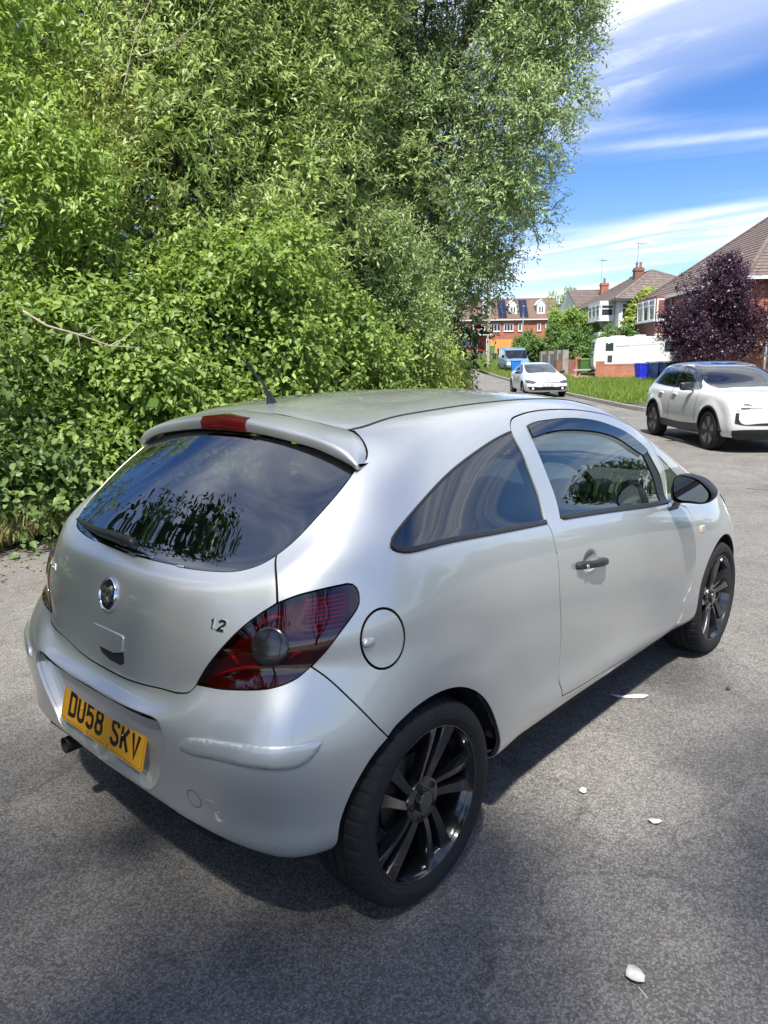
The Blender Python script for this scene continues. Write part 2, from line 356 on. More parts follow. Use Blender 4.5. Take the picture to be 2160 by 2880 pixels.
def strip(name, sf, pts, mats, parent, w_=.012, h=.006, off=0., sides='RL', step=.02, taper=True):
    "a raised bead (rubber, moulding) running along a curve on the surface"
    c = curve(sf, pts, step); P = sf.ev(c[:, 0], c[:, 1]); n = sf.nrm(c[:, 0], c[:, 1]); P = P+n*off
    t = np.gradient(P, axis=0); t /= np.linalg.norm(t, axis=1, keepdims=True); b = np.cross(n, t); k = len(P); sc = np.ones(k)
    if taper: sc[0] = sc[-1] = .35
    prof = [(-.5, -.3), (-.5, .5), (-.32, 1), (.32, 1), (.5, .5), (.5, -.3)]; V = np.concatenate([(P+b*(u*w_)*sc[:, None]+n*(v_*h)*sc[:, None]) for u, v_ in prof]); F = []
    for j in range(len(prof)-1):
        for i in range(k-1): F.append([j*k+i, j*k+i+1, (j+1)*k+i+1, (j+1)*k+i])
    F += [[j*k for j in range(6)], [j*k+k-1 for j in range(6)][::-1]]; res = []
    for s_ in sides: res.append(mesh(name, V*([1, -1, 1] if s_ == 'R' else [1, 1, 1]), F, mats, parent, smooth=True)); res[-1].data.set_sharp_from_angle(angle=R(50))
    return res

# ------------------------------------------------------------------ materials of the hatchback
def paint(name, col, rough=.34, metal=.85, coat=1.0, flake=.015):
    m_, nt_, p = newmat(name); p.inputs['Metallic'].default_value = metal; p.inputs['Roughness'].default_value = rough
    p.inputs['Coat Weight'].default_value = coat; p.inputs['Coat Roughness'].default_value = .04; p.inputs['Coat IOR'].default_value = 1.6
    tc_ = nt_.nodes.new('ShaderNodeTexCoord'); no = nt_.nodes.new('ShaderNodeTexNoise'); no.inputs['Scale'].default_value = 5; no.inputs['Detail'].default_value = 8; no.inputs['Roughness'].default_value = .7
    nt_.links.new(tc_.outputs['Object'], no.inputs[0]); rp = nt_.nodes.new('ShaderNodeMapRange'); nt_.links.new(no.outputs[0], rp.inputs[0]); rp.inputs[1].default_value = .3; rp.inputs[2].default_value = .7; rp.inputs[3].default_value = rough-flake; rp.inputs[4].default_value = rough+flake
    # a film of road dust low down on the panels, thinning upwards, broken by noise
    sp = nt_.nodes.new('ShaderNodeSeparateXYZ'); nt_.links.new(tc_.outputs['Object'], sp.inputs[0])
    gz = nt_.nodes.new('ShaderNodeMapRange'); nt_.links.new(sp.outputs[2], gz.inputs[0]); gz.inputs[1].default_value = .55; gz.inputs[2].default_value = .22; gz.inputs[3].default_value = 0; gz.inputs[4].default_value = .30
    n2 = nt_.nodes.new('ShaderNodeTexNoise'); n2.inputs['Scale'].default_value = 60; n2.inputs['Detail'].default_value = 7; nt_.links.new(tc_.outputs['Object'], n2.inputs[0])
    mu = nt_.nodes.new('ShaderNodeMath'); mu.operation = 'MULTIPLY'; nt_.links.new(gz.outputs[0], mu.inputs[0]); nt_.links.new(n2.outputs[0], mu.inputs[1])
    n3 = nt_.nodes.new('ShaderNodeTexNoise'); n3.inputs['Scale'].default_value = 120; n3.inputs['Detail'].default_value = 2; nt_.links.new(tc_.outputs['Object'], n3.inputs[0])
    sp3 = nt_.nodes.new('ShaderNodeMapRange'); nt_.links.new(n3.outputs[0], sp3.inputs[0]); sp3.inputs[1].default_value = .74; sp3.inputs[2].default_value = .79; sp3.inputs[4].default_value = .0
    ad = nt_.nodes.new('ShaderNodeMath'); ad.operation = 'ADD'; ad.use_clamp = True; nt_.links.new(mu.outputs[0], ad.inputs[0]); nt_.links.new(sp3.outputs[0], ad.inputs[1])
    mm = nt_.nodes.new('ShaderNodeMix'); mm.data_type = 'RGBA'; mm.inputs[6].default_value = (*col, 1); mm.inputs[7].default_value = (.17, .155, .135, 1); nt_.links.new(ad.outputs[0], mm.inputs[0]); nt_.links.new(mm.outputs[2], p.inputs['Base Color'])
    cw = nt_.nodes.new('ShaderNodeMath'); cw.operation = 'SUBTRACT'; cw.inputs[0].default_value = coat; nt_.links.new(ad.outputs[0], cw.inputs[1]); nt_.links.new(cw.outputs[0], p.inputs['Coat Weight'])
    return m_
SILVER = paint('silver_paint', (.56, .575, .56), .42, .74)
SEAL = pmat('black_rubber_seal', (.012, .012, .013), .7)
TRIM = pmat('black_plastic_trim', (.016, .017, .019), .42, spec=.4, bump=.08, bscale=900)
CABIN = pmat('dark_cabin_plastic', (.05, .052, .055), .6)
SEATC = pmat('charcoal_seat_cloth', (.030, .031, .034), .9, bump=.2, bscale=400)
GLASS = glassmat('car_glass', (.70, .78, .74), 1.75)
PRIV = glassmat('tinted_rear_glass', (.26, .31, .29), 1.95)
PRIVS = glassmat('tinted_side_glass', (.34, .40, .38), 1.7)
FRIT = pmat('black_frit', (.006, .006, .007), .5)
CHROME = pmat('chrome', (.75, .76, .78), .12, 1.)
GBLACK = pmat('gloss_black_alloy', (.008, .0085, .010), .16, 0, 1., coat_rough=.05)
DISC = pmat('dark_brake_steel', (.06, .055, .05), .5, .8)
def tyremat():
    m_, nt_, p = newmat('tyre_rubber'); p.inputs['Roughness'].default_value = .78; p.inputs['Specular IOR Level'].default_value = .35
    tc_ = nt_.nodes.new('ShaderNodeTexCoord'); no = nt_.nodes.new('ShaderNodeTexNoise'); no.inputs['Scale'].default_value = 60; no.inputs['Detail'].default_value = 6
    nt_.links.new(tc_.outputs['Object'], no.inputs[0]); cr = nt_.nodes.new('ShaderNodeValToRGB'); cr.color_ramp.elements[0].color = (.009, .0095, .0105, 1); cr.color_ramp.elements[1].color = (.017, .017, .017, 1)
    cr.color_ramp.elements[0].position = .35; cr.color_ramp.elements[1].position = .75; nt_.links.new(no.outputs[0], cr.inputs[0]); nt_.links.new(cr.outputs[0], p.inputs['Base Color']); return m_
TYRE = tyremat()
LENS = glassmat('smoked_red_lens', (.48, .024, .035), 1.5)
BULBW = pmat('smoked_clear_lens', (.012, .011, .013), .2, 0, .8)
REDP = pmat('red_reflector', (.42, .012, .02), .35, 0, 1.)
LAMPB = pmat('lamp_housing_black', (.095, .011, .015), .4, .2)
REDL = pmat('red_brake_lens', (.11, .004, .007), .12, 0, 1.)
YELLOW = pmat('yellow_plate', (.62, .30, .012), .35, 0, .4)
INK = pmat('black_plate_ink', (.008, .008, .008), .4)
SCUFF = pmat('bare_primer_scratch', (.42, .42, .41), .7)

ROWS = [
 [(-0.5,0,0.37),(-0.49,0.2,0.368),(-0.48,0.4,0.36),(-0.442,0.536,0.348),(-0.378,0.61,0.32),(-0.315,0.66,0.316),(-0.14,0.736,0.31),(0.15,0.75,0.28),(0.5,0.755,0.265),(0.9,0.755,0.26),(1.35,0.755,0.255),(1.8,0.755,0.25),(2.25,0.75,0.25),(2.6,0.74,0.24),(2.9,0.69,0.22),(3.1,0.56,0.2),(3.2,0.3,0.2),(3.22,0,0.2)],
 [(-0.585,0,0.385),(-0.58,0.2,0.382),(-0.57,0.4,0.375),(-0.542,0.576,0.362),(-0.483,0.695,0.335),(-0.395,0.765,0.331),(-0.14,0.816,0.335),(0.15,0.815,0.315),(0.5,0.81,0.3),(0.9,0.805,0.295),(1.35,0.805,0.285),(1.8,0.805,0.28),(2.25,0.81,0.27),(2.6,0.8,0.25),(2.95,0.745,0.22),(3.2,0.6,0.21),(3.33,0.33,0.2),(3.35,0,0.2)],
 [(-0.595,0,0.44),(-0.588,0.2,0.44),(-0.578,0.4,0.437),(-0.551,0.566,0.43),(-0.487,0.695,0.42),(-0.396,0.767,0.415),(-0.14,0.834,0.405),(0.15,0.84,0.385),(0.5,0.836,0.365),(0.9,0.834,0.355),(1.35,0.834,0.35),(1.8,0.836,0.345),(2.25,0.838,0.345),(2.6,0.825,0.34),(2.97,0.765,0.34),(3.24,0.62,0.34),(3.37,0.34,0.34),(3.39,0,0.34)],
 [(-0.606,0,0.53),(-0.602,0.2,0.53),(-0.594,0.4,0.53),(-0.566,0.576,0.53),(-0.503,0.705,0.53),(-0.405,0.775,0.53),(-0.14,0.832,0.51),(0.15,0.836,0.48),(0.5,0.829,0.455),(0.9,0.826,0.445),(1.35,0.828,0.44),(1.8,0.83,0.44),(2.25,0.838,0.45),(2.6,0.83,0.45),(2.97,0.775,0.45),(3.24,0.63,0.45),(3.375,0.34,0.45),(3.39,0,0.45)],
 [(-0.612,0,0.632),(-0.609,0.2,0.633),(-0.6,0.4,0.642),(-0.567,0.566,0.63),(-0.508,0.702,0.63),(-0.41,0.777,0.63),(-0.14,0.834,0.61),(0.15,0.838,0.59),(0.5,0.834,0.57),(0.9,0.833,0.56),(1.35,0.834,0.555),(1.8,0.836,0.55),(2.25,0.84,0.55),(2.6,0.83,0.55),(2.97,0.775,0.54),(3.23,0.63,0.53),(3.365,0.34,0.53),(3.38,0,0.53)],
 [(-0.604,0,0.655),(-0.601,0.2,0.656),(-0.59,0.385,0.667),(-0.547,0.526,0.71),(-0.488,0.672,0.715),(-0.395,0.757,0.715),(-0.14,0.831,0.7),(0.15,0.84,0.69),(0.5,0.839,0.675),(0.9,0.839,0.665),(1.35,0.84,0.655),(1.8,0.841,0.65),(2.25,0.842,0.645),(2.6,0.828,0.64),(2.96,0.77,0.62),(3.21,0.62,0.6),(3.345,0.34,0.59),(3.36,0,0.59)],
 [(-0.584,0,0.664),(-0.581,0.2,0.665),(-0.57,0.37,0.679),(-0.522,0.486,0.745),(-0.468,0.632,0.775),(-0.375,0.737,0.78),(-0.13,0.828,0.775),(0.15,0.84,0.765),(0.5,0.84,0.755),(0.9,0.841,0.745),(1.35,0.842,0.735),(1.8,0.842,0.73),(2.25,0.838,0.72),(2.6,0.82,0.7),(2.95,0.755,0.68),(3.18,0.61,0.66),(3.325,0.34,0.64),(3.34,0,0.64)],
 [(-0.546,0,0.69),(-0.542,0.2,0.692),(-0.532,0.36,0.71),(-0.504,0.471,0.775),(-0.453,0.602,0.825),(-0.36,0.722,0.835),(-0.12,0.822,0.835),(0.15,0.837,0.83),(0.5,0.839,0.82),(0.9,0.84,0.81),(1.35,0.84,0.8),(1.8,0.837,0.79),(2.25,0.828,0.775),(2.6,0.805,0.755),(2.93,0.735,0.73),(3.15,0.6,0.71),(3.305,0.34,0.69),(3.32,0,0.69)],
 [(-0.54,0,0.78),(-0.535,0.2,0.78),(-0.522,0.37,0.79),(-0.498,0.485,0.83),(-0.452,0.592,0.875),(-0.366,0.718,0.895),(-0.12,0.816,0.905),(0.15,0.831,0.9),(0.5,0.835,0.89),(0.9,0.835,0.875),(1.35,0.833,0.86),(1.8,0.826,0.84),(2.25,0.81,0.82),(2.6,0.785,0.8),(2.91,0.72,0.77),(3.12,0.595,0.745),(3.285,0.34,0.72),(3.3,0,0.72)],
 [(-0.518,0,0.915),(-0.512,0.2,0.915),(-0.497,0.38,0.916),(-0.47,0.49,0.925),(-0.422,0.582,0.945),(-0.336,0.698,0.965),(-0.1,0.8,0.975),(0.16,0.82,0.97),(0.5,0.824,0.96),(0.9,0.823,0.945),(1.35,0.818,0.92),(1.8,0.808,0.89),(2.25,0.786,0.86),(2.6,0.763,0.84),(2.89,0.71,0.8),(3.1,0.592,0.765),(3.265,0.34,0.735),(3.28,0,0.735)],
 [(-0.482,0,1.002),(-0.476,0.2,1.003),(-0.458,0.39,1.008),(-0.42,0.51,1.018),(-0.375,0.595,1.03),(-0.3,0.68,1.045),(-0.08,0.775,1.055),(0.17,0.8,1.05),(0.5,0.806,1.03),(0.9,0.804,1),(1.35,0.797,0.97),(1.8,0.786,0.93),(2.25,0.76,0.895),(2.58,0.735,0.875),(2.87,0.7,0.825),(3.09,0.59,0.78),(3.25,0.34,0.745),(3.265,0,0.745)],
 [(-0.42,0,1.035),(-0.412,0.2,1.037),(-0.39,0.4,1.045),(-0.345,0.525,1.065),(-0.3,0.595,1.09),(-0.22,0.67,1.12),(-0.03,0.745,1.13),(0.19,0.77,1.115),(0.5,0.776,1.085),(0.9,0.775,1.05),(1.35,0.772,1.01),(1.8,0.762,0.965),(2.24,0.735,0.94),(2.57,0.71,0.915),(2.88,0.68,0.865),(3.07,0.58,0.79),(3.23,0.34,0.755),(3.245,0,0.755)],
 [(-0.235,0,1.21),(-0.228,0.2,1.212),(-0.205,0.4,1.215),(-0.165,0.545,1.22),(-0.12,0.605,1.225),(-0.03,0.66,1.23),(0.1,0.695,1.235),(0.28,0.712,1.235),(0.55,0.722,1.22),(0.9,0.722,1.2),(1.33,0.727,1.165),(1.84,0.73,1.09),(2.27,0.705,1.015),(2.54,0.65,0.98),(2.74,0.56,0.965),(2.85,0.43,0.96),(2.9,0.24,0.962),(2.92,0,0.965)],
 [(-0.055,0,1.375),(-0.048,0.2,1.372),(-0.025,0.4,1.355),(0.01,0.535,1.335),(0.06,0.59,1.335),(0.14,0.62,1.345),(0.25,0.635,1.365),(0.42,0.64,1.38),(0.65,0.645,1.388),(0.98,0.648,1.388),(1.36,0.655,1.355),(1.74,0.672,1.265),(2.1,0.67,1.14),(2.34,0.6,1.065),(2.46,0.48,1.045),(2.51,0.34,1.037),(2.54,0.18,1.035),(2.55,0,1.035)],
 [(0.03,0,1.438),(0.037,0.19,1.434),(0.06,0.37,1.418),(0.11,0.46,1.41),(0.18,0.5,1.418),(0.27,0.52,1.43),(0.37,0.53,1.438),(0.52,0.535,1.445),(0.72,0.545,1.45),(1,0.55,1.449),(1.33,0.555,1.43),(1.64,0.565,1.365),(1.88,0.53,1.28),(2.03,0.44,1.24),(2.1,0.34,1.235),(2.13,0.23,1.235),(2.145,0.12,1.24),(2.15,0,1.24)],
 [(0.13,0,1.462),(0.14,0.11,1.461),(0.17,0.21,1.456),(0.23,0.26,1.456),(0.31,0.28,1.46),(0.4,0.285,1.467),(0.5,0.285,1.474),(0.62,0.285,1.479),(0.78,0.285,1.481),(1,0.29,1.478),(1.25,0.29,1.468),(1.45,0.29,1.447),(1.6,0.26,1.422),(1.68,0.21,1.415),(1.72,0.16,1.415),(1.74,0.11,1.415),(1.755,0.055,1.417),(1.76,0,1.417)],
 [(0.3,0,1.478),(0.32,0,1.479),(0.35,0,1.481),(0.4,0,1.483),(0.46,0,1.486),(0.53,0,1.489),(0.61,0,1.491),(0.71,0,1.492),(0.84,0,1.491),(1,0,1.489),(1.18,0,1.483),(1.31,0,1.474),(1.4,0,1.467),(1.46,0,1.462),(1.5,0,1.458),(1.53,0,1.455),(1.55,0,1.452),(1.555,0,1.451)],
]
CV = {'glass_right': [[3.615, 12.586], [3.754, 12.101], [3.755, 11.776], [3.708, 11.530], [3.609, 11.303], [3.398, 11.112]],
 'glass_low': [[3.398, 11.112], [3.167, 10.980], [2.828, 10.877], [2.502, 10.829], [2.141, 10.825], [1.749, 10.822], [1.229, 10.820], [1.330, 10.830], [0.708, 10.835], [0.117, 10.838], [0.599, 10.896], [0.390, 10.917]],
 'tg_seam': [[3.386, 11.107], [4.058, 10.449], [4.344, 9.890], [4.484, 9.406]],
 'lamp_in': [[4.486, 9.399], [4.186, 9.139], [3.864, 8.820], [3.511, 8.406], [3.170, 7.954], [2.907, 7.404], [2.775, 6.925]],
 'lamp_low': [[2.777, 6.908], [3.234, 6.279], [3.672, 6.072], [4.051, 6.068], [4.382, 6.129], [4.639, 6.271], [4.844, 6.498], [5.026, 6.931]],
 'lamp_out': [[5.026, 6.931], [5.214, 7.502], [5.358, 8.028], [5.472, 8.454], [5.559, 8.790], [5.593, 8.996], [5.594, 9.218], [5.575, 9.445], [5.525, 9.597], [5.463, 9.652]],
 'lamp_top': [[5.463, 9.652], [5.282, 9.640], [5.060, 9.606], [4.805, 9.546], [4.612, 9.459], [4.486, 9.399]],
 'tg_corner': [[2.777, 6.908], [2.697, 6.701], [2.592, 6.583]],
 'tg_bot': [[2.592, 6.583], [1.913, 7.037], [1.187, 7.051], [0.527, 6.919], [0.182, 6.907]],
 'bump_seam': [[5.026, 6.931], [5.177, 6.461], [5.408, 5.621], [5.600, 4.890], [5.734, 4.348], [5.854, 3.919]],
 'spoiler_side': [[2.845, 13.730], [3.103, 13.480], [3.416, 13.184], [3.633, 12.983], [3.757, 12.798], [3.781, 12.670], [3.615, 12.586]],
 'roof_seam': [[0.094, 14.173], [0.060, 14.098], [0.750, 14.039], [1.348, 13.938], [1.912, 13.844], [2.378, 13.745], [2.648, 13.716]],
 'ditch': [[2.674, 13.735], [3.941, 14.000], [5.534, 14.015], [6.874, 13.986], [7.923, 13.999], [7.250, 13.991], [8.223, 13.999], [8.796, 14.006]],
 'qwin_top': [[5.968, 10.641], [5.967, 10.783], [6.002, 10.971], [6.167, 11.372], [6.418, 11.744], [6.769, 12.092], [7.107, 12.315], [7.483, 12.514], [7.867, 12.687], [8.161, 12.784]],
 'qwin_front': [[8.161, 12.784], [8.303, 12.461], [8.442, 12.104], [8.533, 11.731], [8.573, 11.315], [8.556, 10.670]],
 'qwin_bot': [[8.544, 10.536], [7.536, 10.444], [6.532, 10.350], [6.193, 10.357], [6.088, 10.383], [6.013, 10.473], [5.968, 10.641]],
 'door_top': [[8.150, 12.953], [8.188, 13.077], [8.312, 13.166], [8.555, 13.247], [8.943, 13.293], [9.326, 13.300], [9.717, 13.299], [10.136, 13.321], [10.531, 13.347], [10.753, 13.303], [11.145, 13.259], [11.208, 12.964], [11.242, 12.750], [11.190, 12.506]],
 'door_b': [[8.150, 12.953], [8.161, 12.784], [8.303, 12.461], [8.442, 12.104], [8.533, 11.731], [8.573, 11.315], [8.553, 10.604]],
 'door_rear': [[8.553, 10.604], [8.572, 10.311], [8.578, 9.755], [8.582, 9.078], [8.585, 8.229], [8.588, 8.585], [8.601, 7.336], [8.645, 5.353], [8.697, 3.929], [8.703, 3.097]],
 'door_rear2': [[8.703, 3.097], [8.703, 2.783], [8.743, 2.376], [8.756, 2.030]],
 'door_bot': [[8.756, 2.030], [9.109, 1.884], [9.581, 1.793], [10.107, 1.622], [10.703, 1.451], [11.240, 1.567], [11.347, 1.705]],
 'door_front': [[11.623, 9.220], [11.664, 8.360], [11.660, 7.107], [11.656, 5.623], [11.668, 4.553], [11.631, 3.792], [11.551, 3.166], [11.429, 2.773], [11.417, 2.364], [11.377, 1.976], [11.347, 1.705]],
 'dwin_top': [[8.497, 12.844], [8.624, 12.892], [8.870, 12.924], [9.240, 12.952], [9.614, 12.958], [9.993, 12.943], [10.319, 12.891], [10.519, 12.848], [10.790, 12.679], [10.951, 12.509]],
 'dwin_front': [[10.951, 12.509], [11.019, 12.110], [11.111, 11.639], [11.215, 10.431]],
 'dwin_bot': [[11.215, 10.431], [10.368, 10.498], [9.364, 10.638], [8.823, 10.661]],
 'dwin_rear': [[8.823, 10.661], [8.862, 11.271], [8.824, 11.766], [8.724, 12.181], [8.592, 12.540], [8.497, 12.844]],
 'defl_low': [[8.573, 12.606], [8.840, 12.674], [9.201, 12.710], [9.562, 12.705], [9.925, 12.689], [10.189, 12.648], [10.413, 12.556], [10.585, 12.435], [10.769, 12.336]],
 'tri': [[11.242, 12.491], [11.691, 11.803], [11.612, 11.122], [11.245, 10.432]],
 'fuel': [[6.122, 7.284], [6.110, 7.093], [6.093, 6.910], [6.070, 6.739], [6.043, 6.586], [6.012, 6.457], [5.978, 6.356], [5.941, 6.284], [5.903, 6.242], [5.864, 6.231], [5.825, 6.250], [5.787, 6.299], [5.750, 6.378], [5.716, 6.487], [5.685, 6.623], [5.658, 6.783], [5.636, 6.964], [5.621, 7.157], [5.613, 7.355], [5.611, 7.553], [5.615, 7.744], [5.623, 7.924], [5.635, 8.089], [5.651, 8.237], [5.672, 8.366], [5.698, 8.474], [5.727, 8.559], [5.761, 8.621], [5.798, 8.657], [5.837, 8.668], [5.877, 8.652], [5.918, 8.611], [5.958, 8.542], [5.996, 8.448], [6.032, 8.329], [6.064, 8.189], [6.090, 8.029], [6.109, 7.855], [6.121, 7.670], [6.125, 7.478]],
 'strip': [[2.381, 3.767], [2.524, 4.082], [2.684, 4.198], [3.220, 4.309], [3.682, 4.343], [4.323, 4.332], [4.652, 4.321], [4.939, 4.327], [5.145, 4.331]],
 'strip2': [[5.145, 4.331], [5.103, 4.179], [4.967, 3.876], [4.823, 3.748], [4.619, 3.706], [4.282, 3.735], [3.874, 3.766], [3.177, 3.829], [2.444, 3.753], [2.381, 3.767]],
 'fuelcap': [[5.680, 7.508]],
 'circle_mark': [[2.513, 2.335]],
 'repeater': [[11.894, 6.608]],
 'arch_r': [[4.833, 0.200], [4.667, 0.200], [4.583, 0.000], [4.667, 0.200], [5.210, 1.282], [5.246, 1.795], [5.298, 2.198], [5.377, 2.559], [5.471, 2.901], [5.574, 3.236], [5.685, 3.559], [5.803, 3.858], [5.929, 4.121], [6.064, 4.338], [6.206, 4.503], [6.353, 4.611], [6.500, 4.662], [6.645, 4.655], [6.785, 4.594], [6.918, 4.483], [7.041, 4.330], [7.154, 4.138], [7.255, 3.915], [7.344, 3.661], [7.421, 3.377], [7.484, 3.056], [7.533, 2.684], [7.568, 2.246], [7.589, 1.724], [7.594, 1.046], [7.585, 0.000], [7.561, 0.000], [7.522, 0.000]],
 'arch_f': [[11.843, 0.000], [11.816, 0.000], [11.799, 0.785], [11.792, 1.560], [11.797, 2.061], [11.814, 2.486], [11.844, 2.875], [11.885, 3.246], [11.938, 3.602], [12.004, 3.937], [12.080, 4.244], [12.168, 4.520], [12.266, 4.766], [12.374, 4.977], [12.489, 5.148], [12.609, 5.268], [12.732, 5.326], [12.855, 5.311], [12.975, 5.221], [13.090, 5.062], [13.197, 4.849], [13.295, 4.595], [13.384, 4.304], [13.464, 3.978], [13.534, 3.618], [13.594, 3.237], [13.640, 2.852], [13.674, 2.475], [13.695, 2.112], [13.706, 1.762], [13.710, 1.389], [13.823, 0.006], [13.750, 0.417]]}
CS = Surf(ROWS, flare=((0, .3125, .36, .56, .016), (2.511, .3125, .36, .56, .014)))
def rv(n): return CV[n][::-1]
car = empty('hatchback_car', 'silver three-door hatchback parked in the foreground, seen from its rear corner', 'car')
S0, S1, T1 = 0., float(CS.ns-1), float(CS.nt-1)
onc = lambda p: [0., p[1]]
# --- outlines
glass_c_low = [0., CV['glass_low'][-1][1]-.02]
GL_LOW = CV['glass_low']+[glass_c_low]
SEAMC = [0., CV['tg_bot'][-1][1]]
TGB = CV['tg_bot']+[SEAMC]
RSEAM = [[0., CV['roof_seam'][0][1]+.01]]+CV['roof_seam'][1:]
gt = [CV['glass_right'][0], [3.0, 12.80], [2., 12.95], [1., 13.02], [0., 13.05]]
rear_glass = [[gt[-1], gt[-2], gt[-3], gt[-4], gt[0]], CV['glass_right'], GL_LOW, [GL_LOW[-1], gt[-1]]]
tail = [GL_LOW[::-1], CV['tg_seam'], CV['lamp_in'], CV['tg_corner'], TGB, [SEAMC, glass_c_low]]
tail[0] = GL_LOW[::-1]
ar = CV['arch_r']; af = CV['arch_f']
kb = int(np.argmin([np.hypot(*(np.array(p)-CV['bump_seam'][-1])) for p in ar]))
ar[kb] = CV['bump_seam'][-1]
BOT = .38
rb_low = [ar[0], [4.6, BOT+.1], [4., BOT], [3., BOT], [2., BOT], [1., BOT], [0., BOT]]
bumper = [TGB[::-1], rv('tg_corner'), CV['lamp_low'], CV['bump_seam'][:-1]+[ar[kb]], ar[:kb+1][::-1], rb_low, [[0., BOT], SEAMC]]
lamp = [CV['lamp_in'][::-1], CV['lamp_top'][::-1], CV['lamp_out'][::-1], CV['lamp_low'][::-1]]
ditch = CV['ditch']+[[10., 14.02], [10.8, 14.03]]
wsedge = [[10.8, 14.03], [11.45, 13.9], [11.95, 13.55], [12.4, 13.1], [12.75, 12.75], [12.95, 12.5]]
hoodedge = [[12.95, 12.5], [13.3, 11.9], [13.7, 11.4], [14.1, 10.9]]
ka = int(np.argmin([abs(CS.ev(*p)[0]-2.84)+abs(CS.ev(*p)[2]-.44) for p in af]))
fb = [[14.1, 10.9], [13.75, 9.], [13.5, 6.5], af[ka]]
sill = [af[0], [11., .38], [9.5, .36], [8.2, .36], ar[-1]]
door_fr = [CV['door_top'][-1], CV['dwin_front'][-1], CV['door_front'][0]]
pA = CV['door_top'][-1]; pB = [CV['dwin_front'][-1][0]+.02, CV['dwin_front'][-1][1]]
door_o = [CV['door_top'], [pA, pB], [pB, CV['door_front'][0]], CV['door_front'], CV['door_bot'][::-1], CV['door_rear2'][::-1], CV['door_rear'][::-1], CV['door_b'][::-1]]
dwin = [CV['dwin_top'], CV['dwin_front'], CV['dwin_bot'], CV['dwin_rear']]
tri0 = CV['tri']
tri = [[tri0[0], tri0[1]], [tri0[1], tri0[2], tri0[3]], [tri0[3], [(tri0[3][0]+tri0[0][0])/2+.01, (tri0[3][1]+tri0[0][1])/2], tri0[0]]]
qwin = [CV['qwin_top'], [CV['qwin_top'][-1]]+CV['qwin_front'][1:]+[CV['qwin_bot'][0]], CV['qwin_bot']]
fuel = [CV['fuel']+[CV['fuel'][0]]]
side_o = [ditch, wsedge, hoodedge, fb, af[:ka+1][::-1], sill, ar[kb:][::-1], [ar[kb]]+CV['bump_seam'][:-1][::-1], CV['lamp_out'], CV['lamp_top'], rv('tg_seam'), rv('glass_right'), rv('spoiler_side')]
# the rear and the door of the side share the pillar edge: merge the quarter window into the door opening with a thin post
qf = [[p[0]-.012, p[1]] for p in [CV['qwin_top'][-1]]+CV['qwin_front'][1:]]
qwin[1] = qf+[CV['qwin_bot'][0]]
qwin[0] = CV['qwin_top'][:-1]+[qf[0]]; qwin[2] = [[CV['qwin_bot'][0][0]-.012, CV['qwin_bot'][0][1]]]+CV['qwin_bot'][1:]; qwin[1] = qf+[qwin[2][0]]
roof = [RSEAM, [RSEAM[-1], ditch[0]], ditch, [[10.8, 14.03], [11.3, 14.6], [12.2, 15.15], [13.5, 15.4], [15., 15.45], [S1, 15.45]], [[S1, 15.45], [S1, T1]], [[S1, T1], [0., T1]], [[0., T1], RSEAM[0]]]
wscr = [wsedge, [[12.95, 12.5], [13.6, 12.85], [14.5, 13.0], [15.5, 13.05], [S1, 13.05]], [[S1, 13.05], [S1, 15.45]], [[S1, 15.45], [15., 15.45], [13.5, 15.4], [12.2, 15.15], [11.3, 14.6], [10.8, 14.03]]]
hood = [hoodedge, [[14.1, 10.9], [15., 10.85], [16., 10.85], [S1, 10.85]], [[S1, 10.85], [S1, 12.95]], [[S1, 12.95], [15.5, 12.95], [14.5, 12.9], [13.6, 12.78], [12.95, 12.5]]]
fbump = [[[14.1, 10.9], [15., 10.85], [16., 10.85], [S1, 10.85]], [[S1, 10.85], [S1, .5]], [[S1, .5], [16., .5], [15., .5], [14.2, .5], [13.9, .7], af[-1]], af[ka:][::-1], fb[::-1]]
hl = [[[13.95, 10.2], [14.5, 10.35], [15.2, 10.2]], [[15.2, 10.2], [15., 8.5], [14.3, 7.6]], [[14.3, 7.6], [13.95, 8.8], [13.95, 10.2]]]
# --- panels
panel('tailgate', CS, [tail], [SILVER, SEAL], car, side='C', res=.02)
def recess_off(P, n, st): return P
ry = [[0., 4.62], [1., 4.6], [1.9, 4.52], list(CS.near(-.597, .41, .612))]
rc = [ry, [ry[-1], list(CS.near(-.594, .365, .515)), list(CS.near(-.592, .31, .43))], [list(CS.near(-.592, .31, .43)), list(CS.near(-.59, .285, .412)), [1., 1.55], [0., 1.5]], [[0., 1.5], [0., 4.62]]]
_zr = lambda z: np.clip((z-.405)/.06, 0, 1)
rec_depth = lambda z: .004+.029*_zr(z)**1.5
panel('rear_bumper', CS, [bumper, [rc[0], rc[1], rc[2]]][:1]+[], [SILVER, SEAL], car, side='C', res=.02) if False else None
